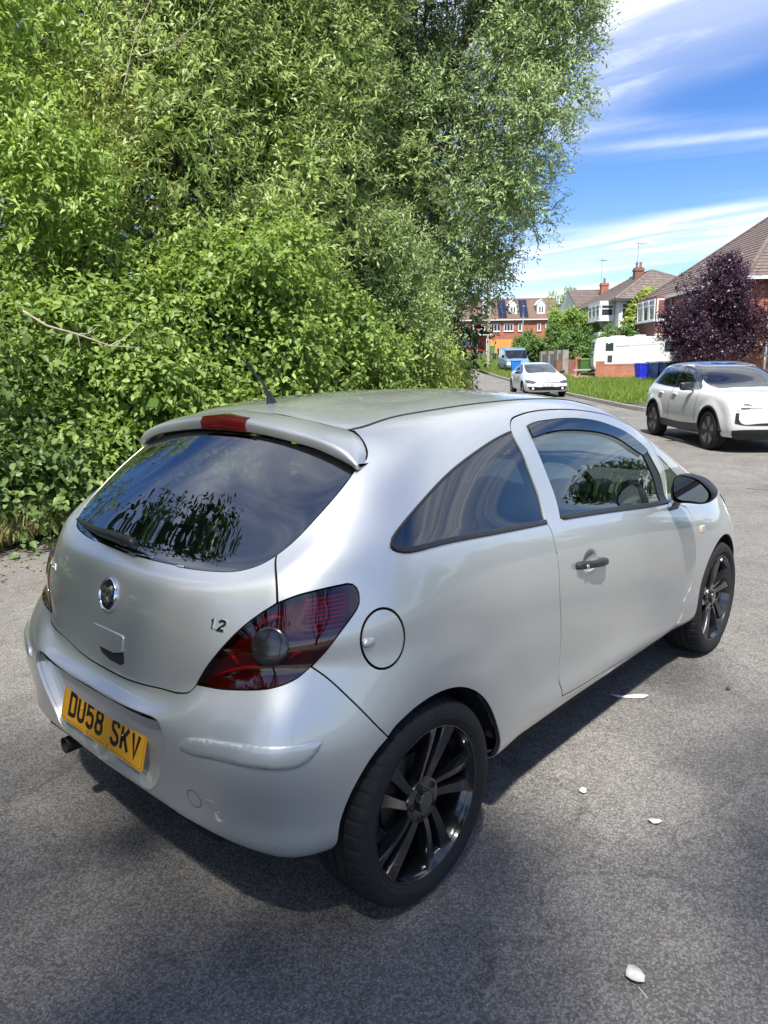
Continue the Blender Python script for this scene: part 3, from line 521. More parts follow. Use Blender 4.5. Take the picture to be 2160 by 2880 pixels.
# bumper with the plate recess cut out: half outline runs round the recess
bump_half = [TGB[::-1], rv('tg_corner'), CV['lamp_low'], CV['bump_seam'][:-1]+[ar[kb]], ar[:kb+1][::-1], rb_low, [[0., BOT], [0., 1.5]], rc[2][::-1], rc[1][::-1], ry[::-1], [[0., 4.62], SEAMC]]
rear_bumper = panel('rear_bumper', CS, [bump_half], [SILVER, SEAL], car, side='C', res=.02, gap=.0015, depth=.010)
def rec(P, n, st):
    Q = P.copy(); Q[:, 0] += rec_depth(P[:, 2]); return Q
lo_ = outline(CS, rc, .014); li_ = inset(CS, lo_, .009)
st_, f_, bd_ = fill(CS, [li_], .03); P_ = CS.ev(st_[:, 0], st_[:, 1]); N_ = CS.nrm(st_[:, 0], st_[:, 1]); P_ = rec(P_, N_, st_)
Pr = CS.ev(lo_[:, 0], lo_[:, 1]); Pr = Pr-CS.nrm(lo_[:, 0], lo_[:, 1])*.001; k_ = len(P_); V_ = np.concatenate([P_, P_[bd_[0]], Pr]); F_ = f_.tolist(); m0 = len(lo_); fl_ = symflag(CS, lo_)
for i in range(m0):
    j = (i+1) % m0
    if fl_[i] & fl_[j]: continue
    F_.append([k_+i, k_+j, k_+m0+j, k_+m0+i])
nv = len(V_)
o_ = mesh('plate_recess', np.concatenate([V_*[1, -1, 1], V_]), F_+[[i+nv for i in q] for q in F_], SILVER, rear_bumper, smooth=True)
bm = bmesh.new(); bm.from_mesh(o_.data); bmesh.ops.remove_doubles(bm, verts=bm.verts, dist=1e-5); bmesh.ops.recalc_face_normals(bm, faces=bm.faces); bm.to_mesh(o_.data); bm.free(); o_.data.set_sharp_from_angle(angle=R(45))
panel('roof', CS, [roof], [SILVER, SEAL], car, side='C', res=.04, gap=.003)
panel('bonnet', CS, [hood], [SILVER, SEAL], car, side='C', res=.045)
panel('front_bumper', CS, [fbump], [SILVER, SEAL], car, side='C', res=.045)
dish_c = [[list(CS.near(.972+.060*math.cos(a), .84, .846+.048*math.sin(a), (1, 0, 1), (7, 11, 5, 10))) for a in np.linspace(0, 2*math.pi, 25)]]
for sd_ in 'RL':
    panel('side_panel', CS, [side_o, door_o, qwin, tri, fuel], [SILVER, SEAL], car, side=sd_, res=.024)
    d_ = panel('door', CS, [door_o, dwin, dish_c], [SILVER, SEAL], car, side=sd_, res=.026)
    panel('fuel_flap', CS, [fuel], [SILVER, SEAL], car, side=sd_, res=.02, gap=.004) if sd_ == 'R' else None
    panel('headlamp', CS, [hl], [BULBW, SEAL], car, side=sd_, res=.03, off=.004)
    # windows
    panel('quarter_window', CS, [qwin], [PRIVS, FRIT], car, side=sd_, res=.04, off=-.003, gap=.001, depth=.006, lip=.004)
    panel('front_quarter_window', CS, [tri], [PRIVS, FRIT], car, side=sd_, res=.04, off=-.003, gap=.001, depth=.006)
    panel('door_window', CS, [dwin], [GLASS, FRIT], d_, side=sd_, res=.04, off=-.009, gap=.001, depth=0)
    # black frame before the door glass and the visor strip over it
    g0 = [CV['dwin_top'][-2], [CV['dwin_front'][1][0]-.16, CV['dwin_front'][1][1]], [CV['dwin_front'][2][0]-.17, CV['dwin_front'][2][1]], [CV['dwin_front'][3][0]-.15, CV['dwin_front'][3][1]]]
    panel('window_frame', CS, [[[CV['dwin_top'][-2], CV['dwin_top'][-1]], CV['dwin_front'], [CV['dwin_front'][-1], g0[-1]], g0[::-1]]], [TRIM, TRIM], d_, side=sd_, res=.03, off=-.004, gap=0, depth=.006)
    dl = CV['defl_low']; panel('wind_deflector', CS, [[CV['dwin_top'], [CV['dwin_top'][-1], dl[-1]], dl[::-1], [dl[0], CV['dwin_top'][0]]]], [glassmat('smoked_visor', (.10, .11, .13), 1.75) if 'smoked_visor' not in MT else MT['smoked_visor'], TRIM], d_, side=sd_, res=.03, off=.006, gap=0, depth=.003)
    # frit round the quarter window
    qo = outline(CS, qwin, .014)
    # tail lamp
    L_ = panel('tail_lamp', CS, [lamp], [LENS, LAMPB], car, side=sd_, res=.02, off=.003, gap=.002, depth=.02, lip=.0)
    panel('lamp_housing', CS, [lamp], [LAMPB, LAMPB], L_, side=sd_, res=.03, off=-.022, gap=.004, depth=0)
panel('rear_window', CS, [rear_glass], [PRIV, FRIT], car, side='C', res=.03, off=-.002, gap=.001, depth=.008)
panel('windscreen', CS, [wscr], [GLASS, FRIT], car, side='C', res=.06, off=-.004, gap=.001, depth=.006)
# frit bands just under the rear glass and the quarter glass
go = outline(CS, rear_glass, .014); 
def band(name, loop, wid, mat, side, off, parent):
    o = outline(CS, loop, .014); fl = symflag(CS, o); i_ = inset(CS, o, wid); A = CS.ev(o[:, 0], o[:, 1])+CS.nrm(o[:, 0], o[:, 1])*off; B = CS.ev(i_[:, 0], i_[:, 1])+CS.nrm(i_[:, 0], i_[:, 1])*off; k = len(o)
    V = np.concatenate([A, B]); F = [[i, (i+1) % k, k+(i+1) % k, k+i] for i in range(k) if not (fl[i] & fl[(i+1) % k])]
    for s_ in side: mesh(name, V*([1, -1, 1] if s_ == 'R' else 1), F, mat, parent)
band('window_border', rear_glass, .055, FRIT, 'RL', -.006, car)
lowb = [GL_LOW, [GL_LOW[-1], [0., GL_LOW[-1][1]+.62]], [[0., GL_LOW[-1][1]+.62], [1., GL_LOW[-3][1]+.64], [2., 11.45], [2.8, 11.6], [3.2, 11.75], CV['glass_right'][-2]], [CV['glass_right'][-2], CV['glass_right'][-1]]]
panel('window_border', CS, [lowb], [FRIT, FRIT], car, side='C', off=-.0065, gap=0, depth=0, res=.05)
band('window_border', qwin, .05, FRIT, 'RL', -.006, car)
# rubber waist strips
strip('waist_strip', CS, [[p[0], p[1]+.035] for p in CV['qwin_bot'][:3]]+[[CV['qwin_bot'][3][0]-.02, CV['qwin_bot'][3][1]+.035], [CV['qwin_bot'][4][0]+.01, CV['qwin_bot'][4][1]+.06], [CV['qwin_bot'][5][0]+.02, CV['qwin_bot'][5][1]+.05], CV['qwin_bot'][6]], TRIM, car, .018, .008, 0, taper=False)
strip('waist_strip', CS, [[p[0], p[1]+.02] for p in CV['dwin_bot'][::-1]], TRIM, car, .022, .010, 0)
strip('roof_strip', CS, ditch, SEAL, car, .010, .0035, -.001)
strip('window_seal', CS, CV['qwin_top'], SEAL, car, .009, .003, 0)
strip('window_seal', CS, CV['dwin_top'], SEAL, car, .008, .004, 0)
# bumper rubbing strips
for sd_ in 'RL':
    def puff(P, n, st):
        q = np.array(outline(CS, [CV['strip'], CV['strip2']], .004)); Pq = CS.ev(q[:, 0], q[:, 1]); d = np.sqrt(((P[:, None]-Pq[None])**2).sum(-1).min(1)); u = np.clip(d/.007, 0, 1); return P+n*(.002+.007*np.sqrt(1-(1-u)**2))[:, None]
    o_ = panel('rubbing_strip', CS, [[CV['strip'], CV['strip2']]], [SILVER, SILVER], car, side=sd_, res=.007, gap=0, depth=.008, lip=0, offf=puff, step=.01, auto=True)
    o_.data.set_sharp_from_angle(angle=R(55))
# --- spoiler: lip over the rear glass
lip = [(-.055, 0, 1.434), (-.054, .13, 1.423), (-.052, .247, 1.41), (-.048, .356, 1.397), (-.043, .457, 1.38), (-.040, .528, 1.361), (-.037, .573, 1.339), (-.034, .605, 1.312)]
low = [(-.063, 0, 1.386), (-.062, .13, 1.384), (-.059, .254, 1.374), (-.056, .362, 1.361), (-.051, .463, 1.344), (-.047, .534, 1.324), (-.042, .575, 1.309), (-.036, .597, 1.297)]
def arr(l, n=25):
    l = np.array(l, float); c = np.concatenate([[0], np.cumsum(np.linalg.norm(np.diff(l, axis=0), axis=1))]); q = np.linspace(0, c[-1], n); return np.stack([nspline(c, l[:, i], q) for i in range(3)], 1)
sq = [RSEAM[0]]+RSEAM[2:]; seam3 = [tuple(CS.ev(*p)) for p in sq]+[tuple(CS.ev(*p)) for p in CV['spoiler_side'][1:-1]]
A_ = arr(seam3); A_ = A_+np.array([-.002, 0, .0005]); B_ = arr(lip); C_ = arr(low); nrmS = np.array([0, 0, 1.])
rows_ = [A_+[0, 0, -.012], A_+[0, 0, -.0025], A_+[-.0015, 0, 0]]
for u in (.2, .4, .6, .8, .93): rows_.append(A_*(1-u)+B_*u+np.array([0, 0, .007*math.sin(math.pi*u)]))
rows_ += [B_, B_*.9+C_*.1+[-.006, 0, 0], B_*.65+C_*.35+[-.008, 0, 0], B_*.25+C_*.75+[-.005, 0, 0], C_, C_+[.012, 0, -.004], C_+[.06, 0, .012]]
nr, nc = len(rows_), 25; V_ = np.concatenate(rows_); F_ = [[i*nc+j, i*nc+j+1, (i+1)*nc+j+1, (i+1)*nc+j] for i in range(nr-1) for j in range(nc-1)]
F_.append([i*nc+nc-1 for i in range(nr)])
V2 = np.concatenate([V_, V_*[1, -1, 1]]); o_ = mesh('spoiler', V2, F_+[[q+nr*nc for q in f] for f in F_], SILVER, car, smooth=True)
bm = bmesh.new(); bm.from_mesh(o_.data); bmesh.ops.remove_doubles(bm, verts=bm.verts, dist=1e-4); bmesh.ops.recalc_face_normals(bm, faces=bm.faces); bm.to_mesh(o_.data); bm.free(); o_.data.set_sharp_from_angle(angle=R(50))
spoiler = o_
# high brake light set in the spoiler
mb = MB(); yy = np.linspace(-.126, .126, 13); Vb = []
for y in yy:
    a_ = [np.interp(abs(y), np.array(lip)[:, 1], np.array(lip)[:, k]) for k in (0, 2)]; c_ = [np.interp(abs(y), np.array(low)[:, 1], np.array(low)[:, k]) for k in (0, 2)]
    Vb += [(a_[0]+.018, y, a_[1]+.0055), (a_[0]-.004, y, a_[1]+.003), (a_[0]*.6+c_[0]*.4-.0125, y, a_[1]*.6+c_[1]*.4), (c_[0]-.004, y, c_[1]), (c_[0]+.02, y, c_[1]-.004)]
mb.add(Vb, [[i*5+k, i*5+k+1, i*5+k+6, i*5+k+5] for i in range(12) for k in range(4)]+[[0, 1, 2, 3, 4], [60, 61, 62, 63, 64][::-1]]); mb.build('brake_light', REDL, spoiler, smooth=True, angle=50)
# --- tail lamp insides and reversing lamp
for sgn in (-1, 1):
    t_ = [o for o in car.children if o.name.startswith('tail_lamp')][0 if sgn < 0 else 1]
    c0 = CS.ev(4.479, 8.02); n0 = CS.nrm(4.479, 8.02); c0, n0 = Vector(c0*[1, sgn, 1]), Vector(n0*[1, sgn, 1]); n0 = (n0+Vector((-.15, 0, .05))).normalized()
    q = n0.to_track_quat('Z', 'Y').to_matrix()
    def ring(prof, name, mat, n=36):
        V = []; F = []
        for r, h in prof:
            for k in range(n): V.append(c0+q @ Vector((r*math.cos(2*math.pi*k/n), r*math.sin(2*math.pi*k/n), h)))
        for i in range(len(prof)-1):
            for k in range(n): F.append([i*n+k, i*n+(k+1) % n, (i+1)*n+(k+1) % n, (i+1)*n+k])
        F.append([(len(prof)-1)*n+k for k in range(n)]); return mesh(name, V, F, mat, t_, smooth=True)
    o_ = ring([(.0500, -.022), (.0500, .0012), (.0490, .0022), (.040, .0045), (.025, .0065), (.012, .0072)], 'reversing_lens', BULBW)
    for p in o_.data.polygons: p.use_smooth = True
    # ribs of the outer reflector, and glints low down
    mbr = MB()
    for k in range(9):
        a = CS.near(-.30+.012*k*.2, .70, .90+.0115*k); s_ = np.linspace(5.02-.02*k*.4, 5.45-.0*k, 6)
        Pp = CS.ev(s_, np.full(6, a[1])); Nn = CS.nrm(s_, np.full(6, a[1]))
        mbr.tube([Vector((p-n_*.010)*[1, sgn, 1]) for p, n_ in zip(Pp, Nn)], .0024, 6)
    mbr.build('reflector_ribs', REDP, t_, smooth=True)
    for (s0_, t0_, s1_, t1_) in ((3.55, 7.9, 3.75, 7.3), (4.75, 7.25, 4.95, 7.55), (3.2, 7.0, 4.7, 6.9), (4.1, 8.75, 4.6, 9.0)):
        s_ = np.linspace(s0_, s1_, 8); tt_ = np.linspace(t0_, t1_, 8)+.12*np.sin(np.linspace(0, math.pi, 8)); Pp = CS.ev(s_, tt_); Nn = CS.nrm(s_, tt_)
        MB().tube([Vector((p-n_*.014)*[1, sgn, 1]) for p, n_ in zip(Pp, Nn)], [.002, .004, .005, .006, .006, .005, .004, .002], 6).build('reflector', REDP, t_, smooth=True)
# --- number plate
GLY = {'D': [[(0, 0), (0, 79), (24, 79), (36, 74), (36, 5), (24, 0), (0, 0)]], 'U': [[(0, 79), (0, 14), (5, 4), (12, 0), (24, 0), (31, 4), (36, 14), (36, 79)]],
 '5': [[(34, 79), (3, 79), (1, 44), (12, 49), (24, 49), (33, 43), (36, 34), (36, 14), (31, 4), (24, 0), (12, 0), (4, 4), (0, 13)]],
 '8': [[(12, 42), (4, 48), (2, 56), (2, 66), (6, 75), (13, 79), (23, 79), (30, 75), (34, 66), (34, 56), (32, 48), (24, 42), (12, 42), (4, 36), (0, 28), (0, 13), (5, 4), (12, 0), (24, 0), (31, 4), (36, 13), (36, 28), (32, 36), (24, 42)]],
 'S': [[(36, 62), (34, 71), (28, 77), (22, 79), (13, 79), (6, 76), (1, 68), (1, 58), (4, 50), (12, 44), (25, 37), (33, 31), (36, 23), (36, 13), (31, 4), (23, 0), (12, 0), (4, 4), (0, 12), (0, 17)]],
 'K': [[(0, 0), (0, 79)], [(0, 28), (35, 79)], [(13, 47), (37, 0)]], 'V': [[(0, 79), (18, 0), (36, 79)]],
 '1': [[(0, 66), (10, 79), (10, 0)]], '2': [[(0, 62), (4, 74), (12, 79), (24, 79), (33, 74), (36, 64), (36, 54), (30, 44), (4, 12), (0, 0), (36, 0)]], '.': [[(0, 0), (0, 8)]],
 'C': [[(36, 66), (30, 76), (22, 79), (12, 79), (4, 74), (0, 64), (0, 15), (4, 5), (12, 0), (22, 0), (30, 4), (36, 13)]], 'O': [[(12, 0), (4, 5), (0, 15), (0, 64), (4, 74), (12, 79), (24, 79), (32, 74), (36, 64), (36, 15), (32, 5), (24, 0), (12, 0)]],
 'R': [[(0, 0), (0, 79), (24, 79), (34, 73), (36, 62), (36, 54), (33, 45), (24, 40), (0, 40)], [(20, 40), (36, 0)]], 'A': [[(0, 0), (18, 79), (36, 0)], [(7, 26), (29, 26)]],
 'E': [[(36, 79), (0, 79), (0, 0), (36, 0)], [(0, 41), (28, 41)]], 'X': [[(0, 0), (36, 79)], [(0, 79), (36, 0)]], 'Z': [[(0, 79), (36, 79), (0, 0), (36, 0)]], 'T': [[(0, 79), (36, 79)], [(18, 79), (18, 0)]], ' ': [],
 'N': [[(0, 0), (0, 79), (36, 0), (36, 79)]], '6': [[(34, 70), (28, 77), (20, 79), (12, 78), (4, 70), (0, 55), (0, 15), (5, 4), (13, 0), (24, 0), (31, 4), (36, 14), (36, 28), (31, 38), (23, 42), (12, 42), (3, 36), (0, 28)]], '0': [[(12, 0), (4, 5), (0, 15), (0, 64), (4, 74), (12, 79), (24, 79), (32, 74), (36, 64), (36, 15), (32, 5), (24, 0), (12, 0)]]}
def ribbon(pts, w_, th, place):
    "flat stroke with mitred corners and a little thickness; place(u, v, h) -> 3D"
    p = [Vector(q) for q in pts]; n = len(p); closed = (p[0]-p[-1]).length < 1e-6 and n > 3; L = []; Rr = []
    for i in range(n):
        a = p[i]-p[i-1] if i else (p[i]-p[-2] if closed else p[1]-p[0]); b = p[i+1]-p[i] if i < n-1 else (p[1]-p[0] if closed else p[-1]-p[-2])
        a.normalize(); b.normalize(); na, nb = Vector((-a.y, a.x)), Vector((-b.y, b.x)); m_ = na+nb
        m_ = m_/max(m_.length_squared/2, .45)
        L.append(p[i]+m_*w_/2); Rr.append(p[i]-m_*w_/2)
    V = [place(*q, th) for q in L]+[place(*q, th) for q in Rr]+[place(*q, 0) for q in L]+[place(*q, 0) for q in Rr]; F = []
    for i in range(n-1):
        F += [[i, i+1, n+i+1, n+i], [i, 2*n+i, 2*n+i+1, i+1], [n+i, n+i+1, 3*n+i+1, 3*n+i]]
    F += [[0, n, 3*n, 2*n], [n-1, 3*n-1+n-n, 0, 0][:0] or [n-1, 3*n-1, 4*n-1, 2*n-1]]
    return V, F
def lettering(name, text, h, w_, stroke, gap, place, mat, parent, th=.0008, space=.45, bold=None):
    "stroked capitals; place(u, v, h) maps metres along/up/out; text starts at u = 0"
    u = 0; sx = w_/50.; sy = h/79.; obs = []
    for ch in text:
        if ch == ' ': u += w_*space+gap; continue
        mb_ = MB(); st_ = stroke
        for g in GLY[ch]:
            hw = stroke/2/sy; 
            pts = [(u+stroke/2+x/36.*(w_-stroke)*(1 if ch not in '.' else 1), stroke/2+y/79.*(h-stroke)) for x, y in g]
            V, F = ribbon(pts, stroke, th, place); mb_.add(V, F)
        o = mesh(name, mb_.v, mb_.f, mat, parent); obs.append(o); u += (w_ if ch not in '1.' else w_*(.5 if ch == '1' else .25))+gap
    return u, obs
px0, pz0, ptl = -.597, .4585, .26
plate = None
mb = MB(); pw, ph, pr_ = .26, .111, .008; poly = []
for cx, cy, a0 in ((pw-pr_, ph-pr_, 0), (-pw+pr_, ph-pr_, 90), (-pw+pr_, pr_, 180), (pw-pr_, pr_, 270)):
    for k in range(5): a = R(a0+k*22.5); poly.append((cx+pr_*math.cos(a), cy+pr_*math.sin(a)))
pl = lambda u, v, h: (px0+v*math.sin(ptl)-h*math.cos(ptl), -u, pz0+v*math.cos(ptl)+h*math.sin(ptl))     # u to the right in the picture
n = len(poly); mb.add([pl(a, b, 0) for a, b in poly]+[pl(a, b, -.004) for a, b in poly], [list(range(n)), list(range(n, 2*n))[::-1]]+[(i, (i+1) % n, n+(i+1) % n, n+i) for i in range(n)])
plate = mb.build('number_plate', YELLOW, car); plate['label'] = 'yellow rear number plate reading DU58 SKV'
lettering('plate_letter', 'DU58 SKV', .079, .050, .0135, .0095, lambda u, v, h: pl(u-.2135, v+.021, h+.0002), INK, plate, space=.62)
mbb = MB()
for (a, b) in (((-.254, .0055), (-.10, .0055)), ((.075, .0055), (.254, .0055)), ((.254, .0055), (.254, .1055)), ((.254, .1055), (-.254, .1055)), ((-.254, .1055), (-.254, .0055))):
    V, F = ribbon([a, b], .0011, .0004, lambda u, v, h: pl(u, v, h)); mbb.add(V, F)
for k in range(17):
    V, F = ribbon([(-.055+k*.0055, .0055+.0006*math.sin(k*2.1)), (-.0515+k*.0055, .0075+.0006*math.cos(k*1.7))], .0016, .0004, lambda u, v, h: pl(u, v, h)); mbb.add(V, F)
for cx in (-.072, .055):
    V, F = ribbon([(cx+.0048*math.cos(a), .0085+.0048*math.sin(a)) for a in np.linspace(0, 2*math.pi, 13)], .0014, .0004, lambda u, v, h: pl(u, v, h)); mbb.add(V, F)
mesh('plate_border', mbb.v, mbb.f, INK, plate)
for u in (-.128, .135): MB().sphere(pl(u, .068, .001), .0035, 8, 6).build('plate_screw', CHROME, plate, smooth=True)
# --- boot handle with a black sheet as the shade below it, emblem and badges
gt_ = lambda y, z: CS.near(0, abs(y), z, (0, 1, 1), (0, 4.5, 6, 11))
def onback(u, v, h, y0, z0, extra=0):
    "point on the tailgate: u to the picture's right (car's right, -y), v up"
    y = -(y0+u); s_ = gt_(y, z0+v); P = CS.ev(*s_); n_ = CS.nrm(*s_); return ((P[0]+n_[0]*(h+extra)), y+np.sign(y)*n_[1]*(h+extra)*0, P[2]+n_[2]*(h+extra))
hz = MB(); hp = [(-.076, .040), (0, .0405), (.108, .0395), (.122, .030), (.112, -.012), (.060, -.023), (-.035, -.026), (-.068, -.010), (-.078, .026)]
hp = [(-.082, .034), (-.074, .040), (.10, .040), (.109, .034), (.103, -.010), (.055, -.023), (-.03, -.024), (-.074, -.010)]
Vh = [onback(u, v, .0085 if v < .02 else .004, 0, .775) for u, v in hp]+[onback(u, v, .0, 0, .775) for u, v in hp]; n = len(hp)
hz.add(Vh, [list(range(n))]+[(i, n+i, n+(i+1) % n, (i+1) % n) for i in range(n)]); hz.build('boot_handle', SILVER, car, bevel=.003)
hr = MB(); rp_ = [(-.055, -.018), (.103, -.010), (.105, -.045), (.085, -.056), (.02, -.056), (-.03, -.044)]
hr.add([onback(u, v, .0012, 0, .775) for u, v in rp_], [list(range(6))]); hr.build('handle_shade', SEAL, car)  # flat sheet in seal black, painted in for the shade under the handle
em = lambda u, v, h: onback(u, v, h, 0, .917)
def disc(name, prof, place, mat, parent, n=40):
    V = [place(r*math.cos(2*math.pi*k/n), r*math.sin(2*math.pi*k/n), h) for r, h in prof for k in range(n)]; F = [[i*n+k, i*n+(k+1) % n, (i+1)*n+(k+1) % n, (i+1)*n+k] for i in range(len(prof)-1) for k in range(n)]
    F.append([(len(prof)-1)*n+k for k in range(n)]); o = mesh(name, V, F, mat, parent, smooth=True); o.data.set_sharp_from_angle(angle=R(60)); return o
badge = disc('emblem', [(.051, 0), (.0505, .006), (.047, .0085), (.0435, .006), (.0425, .003), (.03, .0035), (.012, .004)], em, CHROME, car); badge['label'] = 'round chrome emblem on the boot lid'
disc('emblem_field', [(.0425, .0045), (.02, .005), (.006, .005)], em, INK, badge)
mbe = MB()
for pts, w_ in (([(-.026, .012), (-.018, .018), (-.008, .017), (-.004, .009), (-.008, 0), (-.003, -.010), (.004, -.020), (.012, -.026)], .009), ([(-.003, .004), (.006, .016), (.016, .024), (.022, .016), (.023, .004), (.020, -.010)], .006), ([(.004, .004), (.011, .013), (.015, .006), (.014, -.006)], .005),
               ([(-.008, 0), (-.017, -.003), (-.023, .001)], .005), ([(-.003, -.010), (-.013, -.013), (-.019, -.021), (-.012, -.027)], .006), ([(.012, -.026), (.021, -.021), (.027, -.012)], .005), ([(-.031, -.013), (-.031, .006), (-.022, .026)], .003), ([(-.022, .012), (-.027, .010)], .005)):
    V, F = ribbon(pts, w_, .0035, lambda u, v, h: em(u, v, h+.0048)); mbe.add(V, F)
mesh('emblem_creature', mbe.v, mbe.f, CHROME, badge)
lettering('badge_letter', '1.2', .030, .024, .0062, .003, lambda u, v, h: onback(u, v, h, .475, .908), CHROME, car, th=.003)
lettering('badge_letter', 'CORSA', .022, .020, .0048, .005, lambda u, v, h: onback(u, v, h, -.555, .905), CHROME, car, th=.003)
# --- wiper, aerial, exhaust
wp = [(-.452, -.045, 1.075), (-.445, .0, 1.072), (-.435, .10, 1.070), (-.424, .22, 1.066), (-.405, .34, 1.064), (-.372, .485, 1.064)]
wpm = MB()
for a, b, r0, r1 in ((0, 1, .014, .017), (1, 3, .018, .014), (3, 5, .013, .006)): wpm.tube([wp[k] for k in range(a, b+1)], [r0+(r1-r0)*k/(b-a) for k in range(b-a+1)], 10)
wpm.sphere(wp[0], (.016, .018, .016), 12, 8); wiper = wpm.build('rear_wiper', TRIM, car, smooth=True)
MB().tube([(-.425, .08, 1.055), (-.400, .30, 1.050), (-.362, .50, 1.055)], .006, 6).build('wiper_blade', SEAL, wiper, smooth=True)
am = MB(); zb = float(1.449)
am.lathe([(.036, 0), (.035, .004), (.028, .010), (.020, .024), (.013, .045), (.009, .062), (.001, .064)], (.155, 0, zb-.004), 'z', 20)
for i in range(0): pass
v_ = [(x-.35*max(0, z-zb)*1.0-.0, y*.62, z) for x, y, z in am.v]; am.v = v_
am.tube([(.135, 0, zb+.04), (.115, 0, zb+.085), (.02, 0, 1.628), (-.085, 0, 1.765)], [.0085, .005, .0021, .0017], 8); am.sphere((-.087, 0, 1.768), .0028, 8, 6)
am.build('aerial', TRIM, car, smooth=True)
MB().lathe([(.026, 0), (.029, -.002), (.029, .14), (.02, .15)], (-.545, .385, .285), 'x', 20).lathe([(.026, 0), (.024, .12)], (-.545, .385, .285), 'x', 20).build('exhaust_pipe', pmat('sooty_steel', (.03, .028, .027), .55, .6), car, smooth=True)
# --- fuel flap finger pull
c0 = CS.ev(*CV['fuelcap'][0]); n0 = CS.nrm(*CV['fuelcap'][0])
MB().sphere(tuple((c0+n0*.001+np.array([.006, 0, 0]))*[1, -1, 1]), (.024, .011, .015), 16, 10).build('flap_pull', SILVER, car, smooth=True)
# --- door handles
for sgn in (-1, 1):
    h0, h1 = np.array([.855, .837, .854]), np.array([1.088, .838, .832]); ax = (h1-h0)/np.linalg.norm(h1-h0)
    d_ = [o for o in car.children if o.name.startswith('door') and not o.name.startswith('door_')][0 if sgn < 0 else 1]
    mbh = MB(); secs = [(0., .026, .019), (.03, .031, .022), (.10, .030, .036), (.16, .031, .040), (.205, .029, .034), (.232, .018, .018)]; V = []
    for u, hh, dd in secs:
        c = h0+ax*u; ins_ = -.004 if (u < .06 or u > .22) else .016
        V += [tuple((c+np.array([0, ins_, -hh/2]))*[1, sgn, 1]), tuple((c+np.array([0, dd, -hh/2*.8]))*[1, sgn, 1]), tuple((c+np.array([0, dd, hh/2*.7]))*[1, sgn, 1]), tuple((c+np.array([0, ins_, hh/2]))*[1, sgn, 1])]
    mbh.add(V, [[i*4+k, i*4+(k+1) % 4, i*4+4+(k+1) % 4, i*4+4+k] for i in range(5) for k in range(4)]+[[0, 1, 2, 3], [23, 22, 21, 20]])
    dh = mbh.build('door_handle', TRIM, d_, smooth=True, bevel=.005, seg=3, angle=55)
    k0 = h0+ax*.047; MB().lathe([(.0095, 0), (.0095, .003), (.006, .004), (.0005, .004)], tuple((k0+np.array([0, .0265, -.002]))*[1, sgn, 1]), 'y', 16).build('keyhole', CHROME, dh, smooth=True)
    for o in [dh.children[0]]:
        if sgn < 0:
            for v in o.data.vertices: v.co.y = -((k0[1]+.0265))-(v.co.y+(k0[1]+.0265))
    # scooped dish behind the handle
    V = []; n = 32
    for r, h in ((1.06, -.0015), (.97, -.0005), (.90, -.004), (.78, -.011), (.55, -.018), (.25, -.021)):
        for k in range(n):
            q = 2*math.pi*k/n; s_ = CS.near(.972+.060*r*math.cos(q), .84, .846+.048*r*math.sin(q), (1, 0, 1), (7, 11, 5, 10)); V.append((CS.ev(*s_)+np.array([0, h, 0]))*[1, sgn, 1])
    mesh('handle_dish', V, [[i*n+k, i*n+(k+1) % n, (i+1)*n+(k+1) % n, (i+1)*n+k] for i in range(5) for k in range(n)]+[[5*n+k for k in range(n)]], SILVER, d_, smooth=True)
# --- side repeater
rp = CS.ev(*CV['repeater'][0])
for sgn in (-1, 1): MB().box((rp[0], sgn*(rp[1]+.002), rp[2]), (.05, .012, .036)).build('side_repeater', pmat('amber_repeater', (.55, .42, .30), .12, 0, 1.) if 'amber_repeater' not in MT else MT['amber_repeater'], car, bevel=.005)
# --- door mirrors
mg = [(-.828, 1.066), (-.876, 1.072), (-.924, 1.059), (-.962, 1.03), (-.981, 1.0), (-.971, .972), (-.909, .965), (-.861, .965), (-.833, .979), (-.826, 1.028)]
mh = [(-.815, .983), (-.816, 1.027), (-.834, 1.074), (-.887, 1.080), (-.939, 1.066), (-.979, 1.034), (-1.000, 1.002), (-.988, .972), (-.946, .955), (-.883, .953), (-.825, .956)]
def smoothloop(p, n=40):
    p = np.array(p+p[:3]); c = np.concatenate([[0], np.cumsum(np.linalg.norm(np.diff(p, axis=0), axis=1))]); a, b = c[1], c[len(p)-2]
    q = np.linspace(a, b, n, endpoint=False); return np.stack([nspline(c, p[:, k], q) for k in (0, 1)], 1)
MIRG = pmat('mirror_glass', (.05, .052, .055), .03, 0, 1.); MIRG.node_tree.nodes['Principled BSDF'].inputs['Metallic'].default_value = 1.0; MIRG.node_tree.nodes['Principled BSDF'].inputs['Base Color'].default_value = (.16, .17, .18, 1)
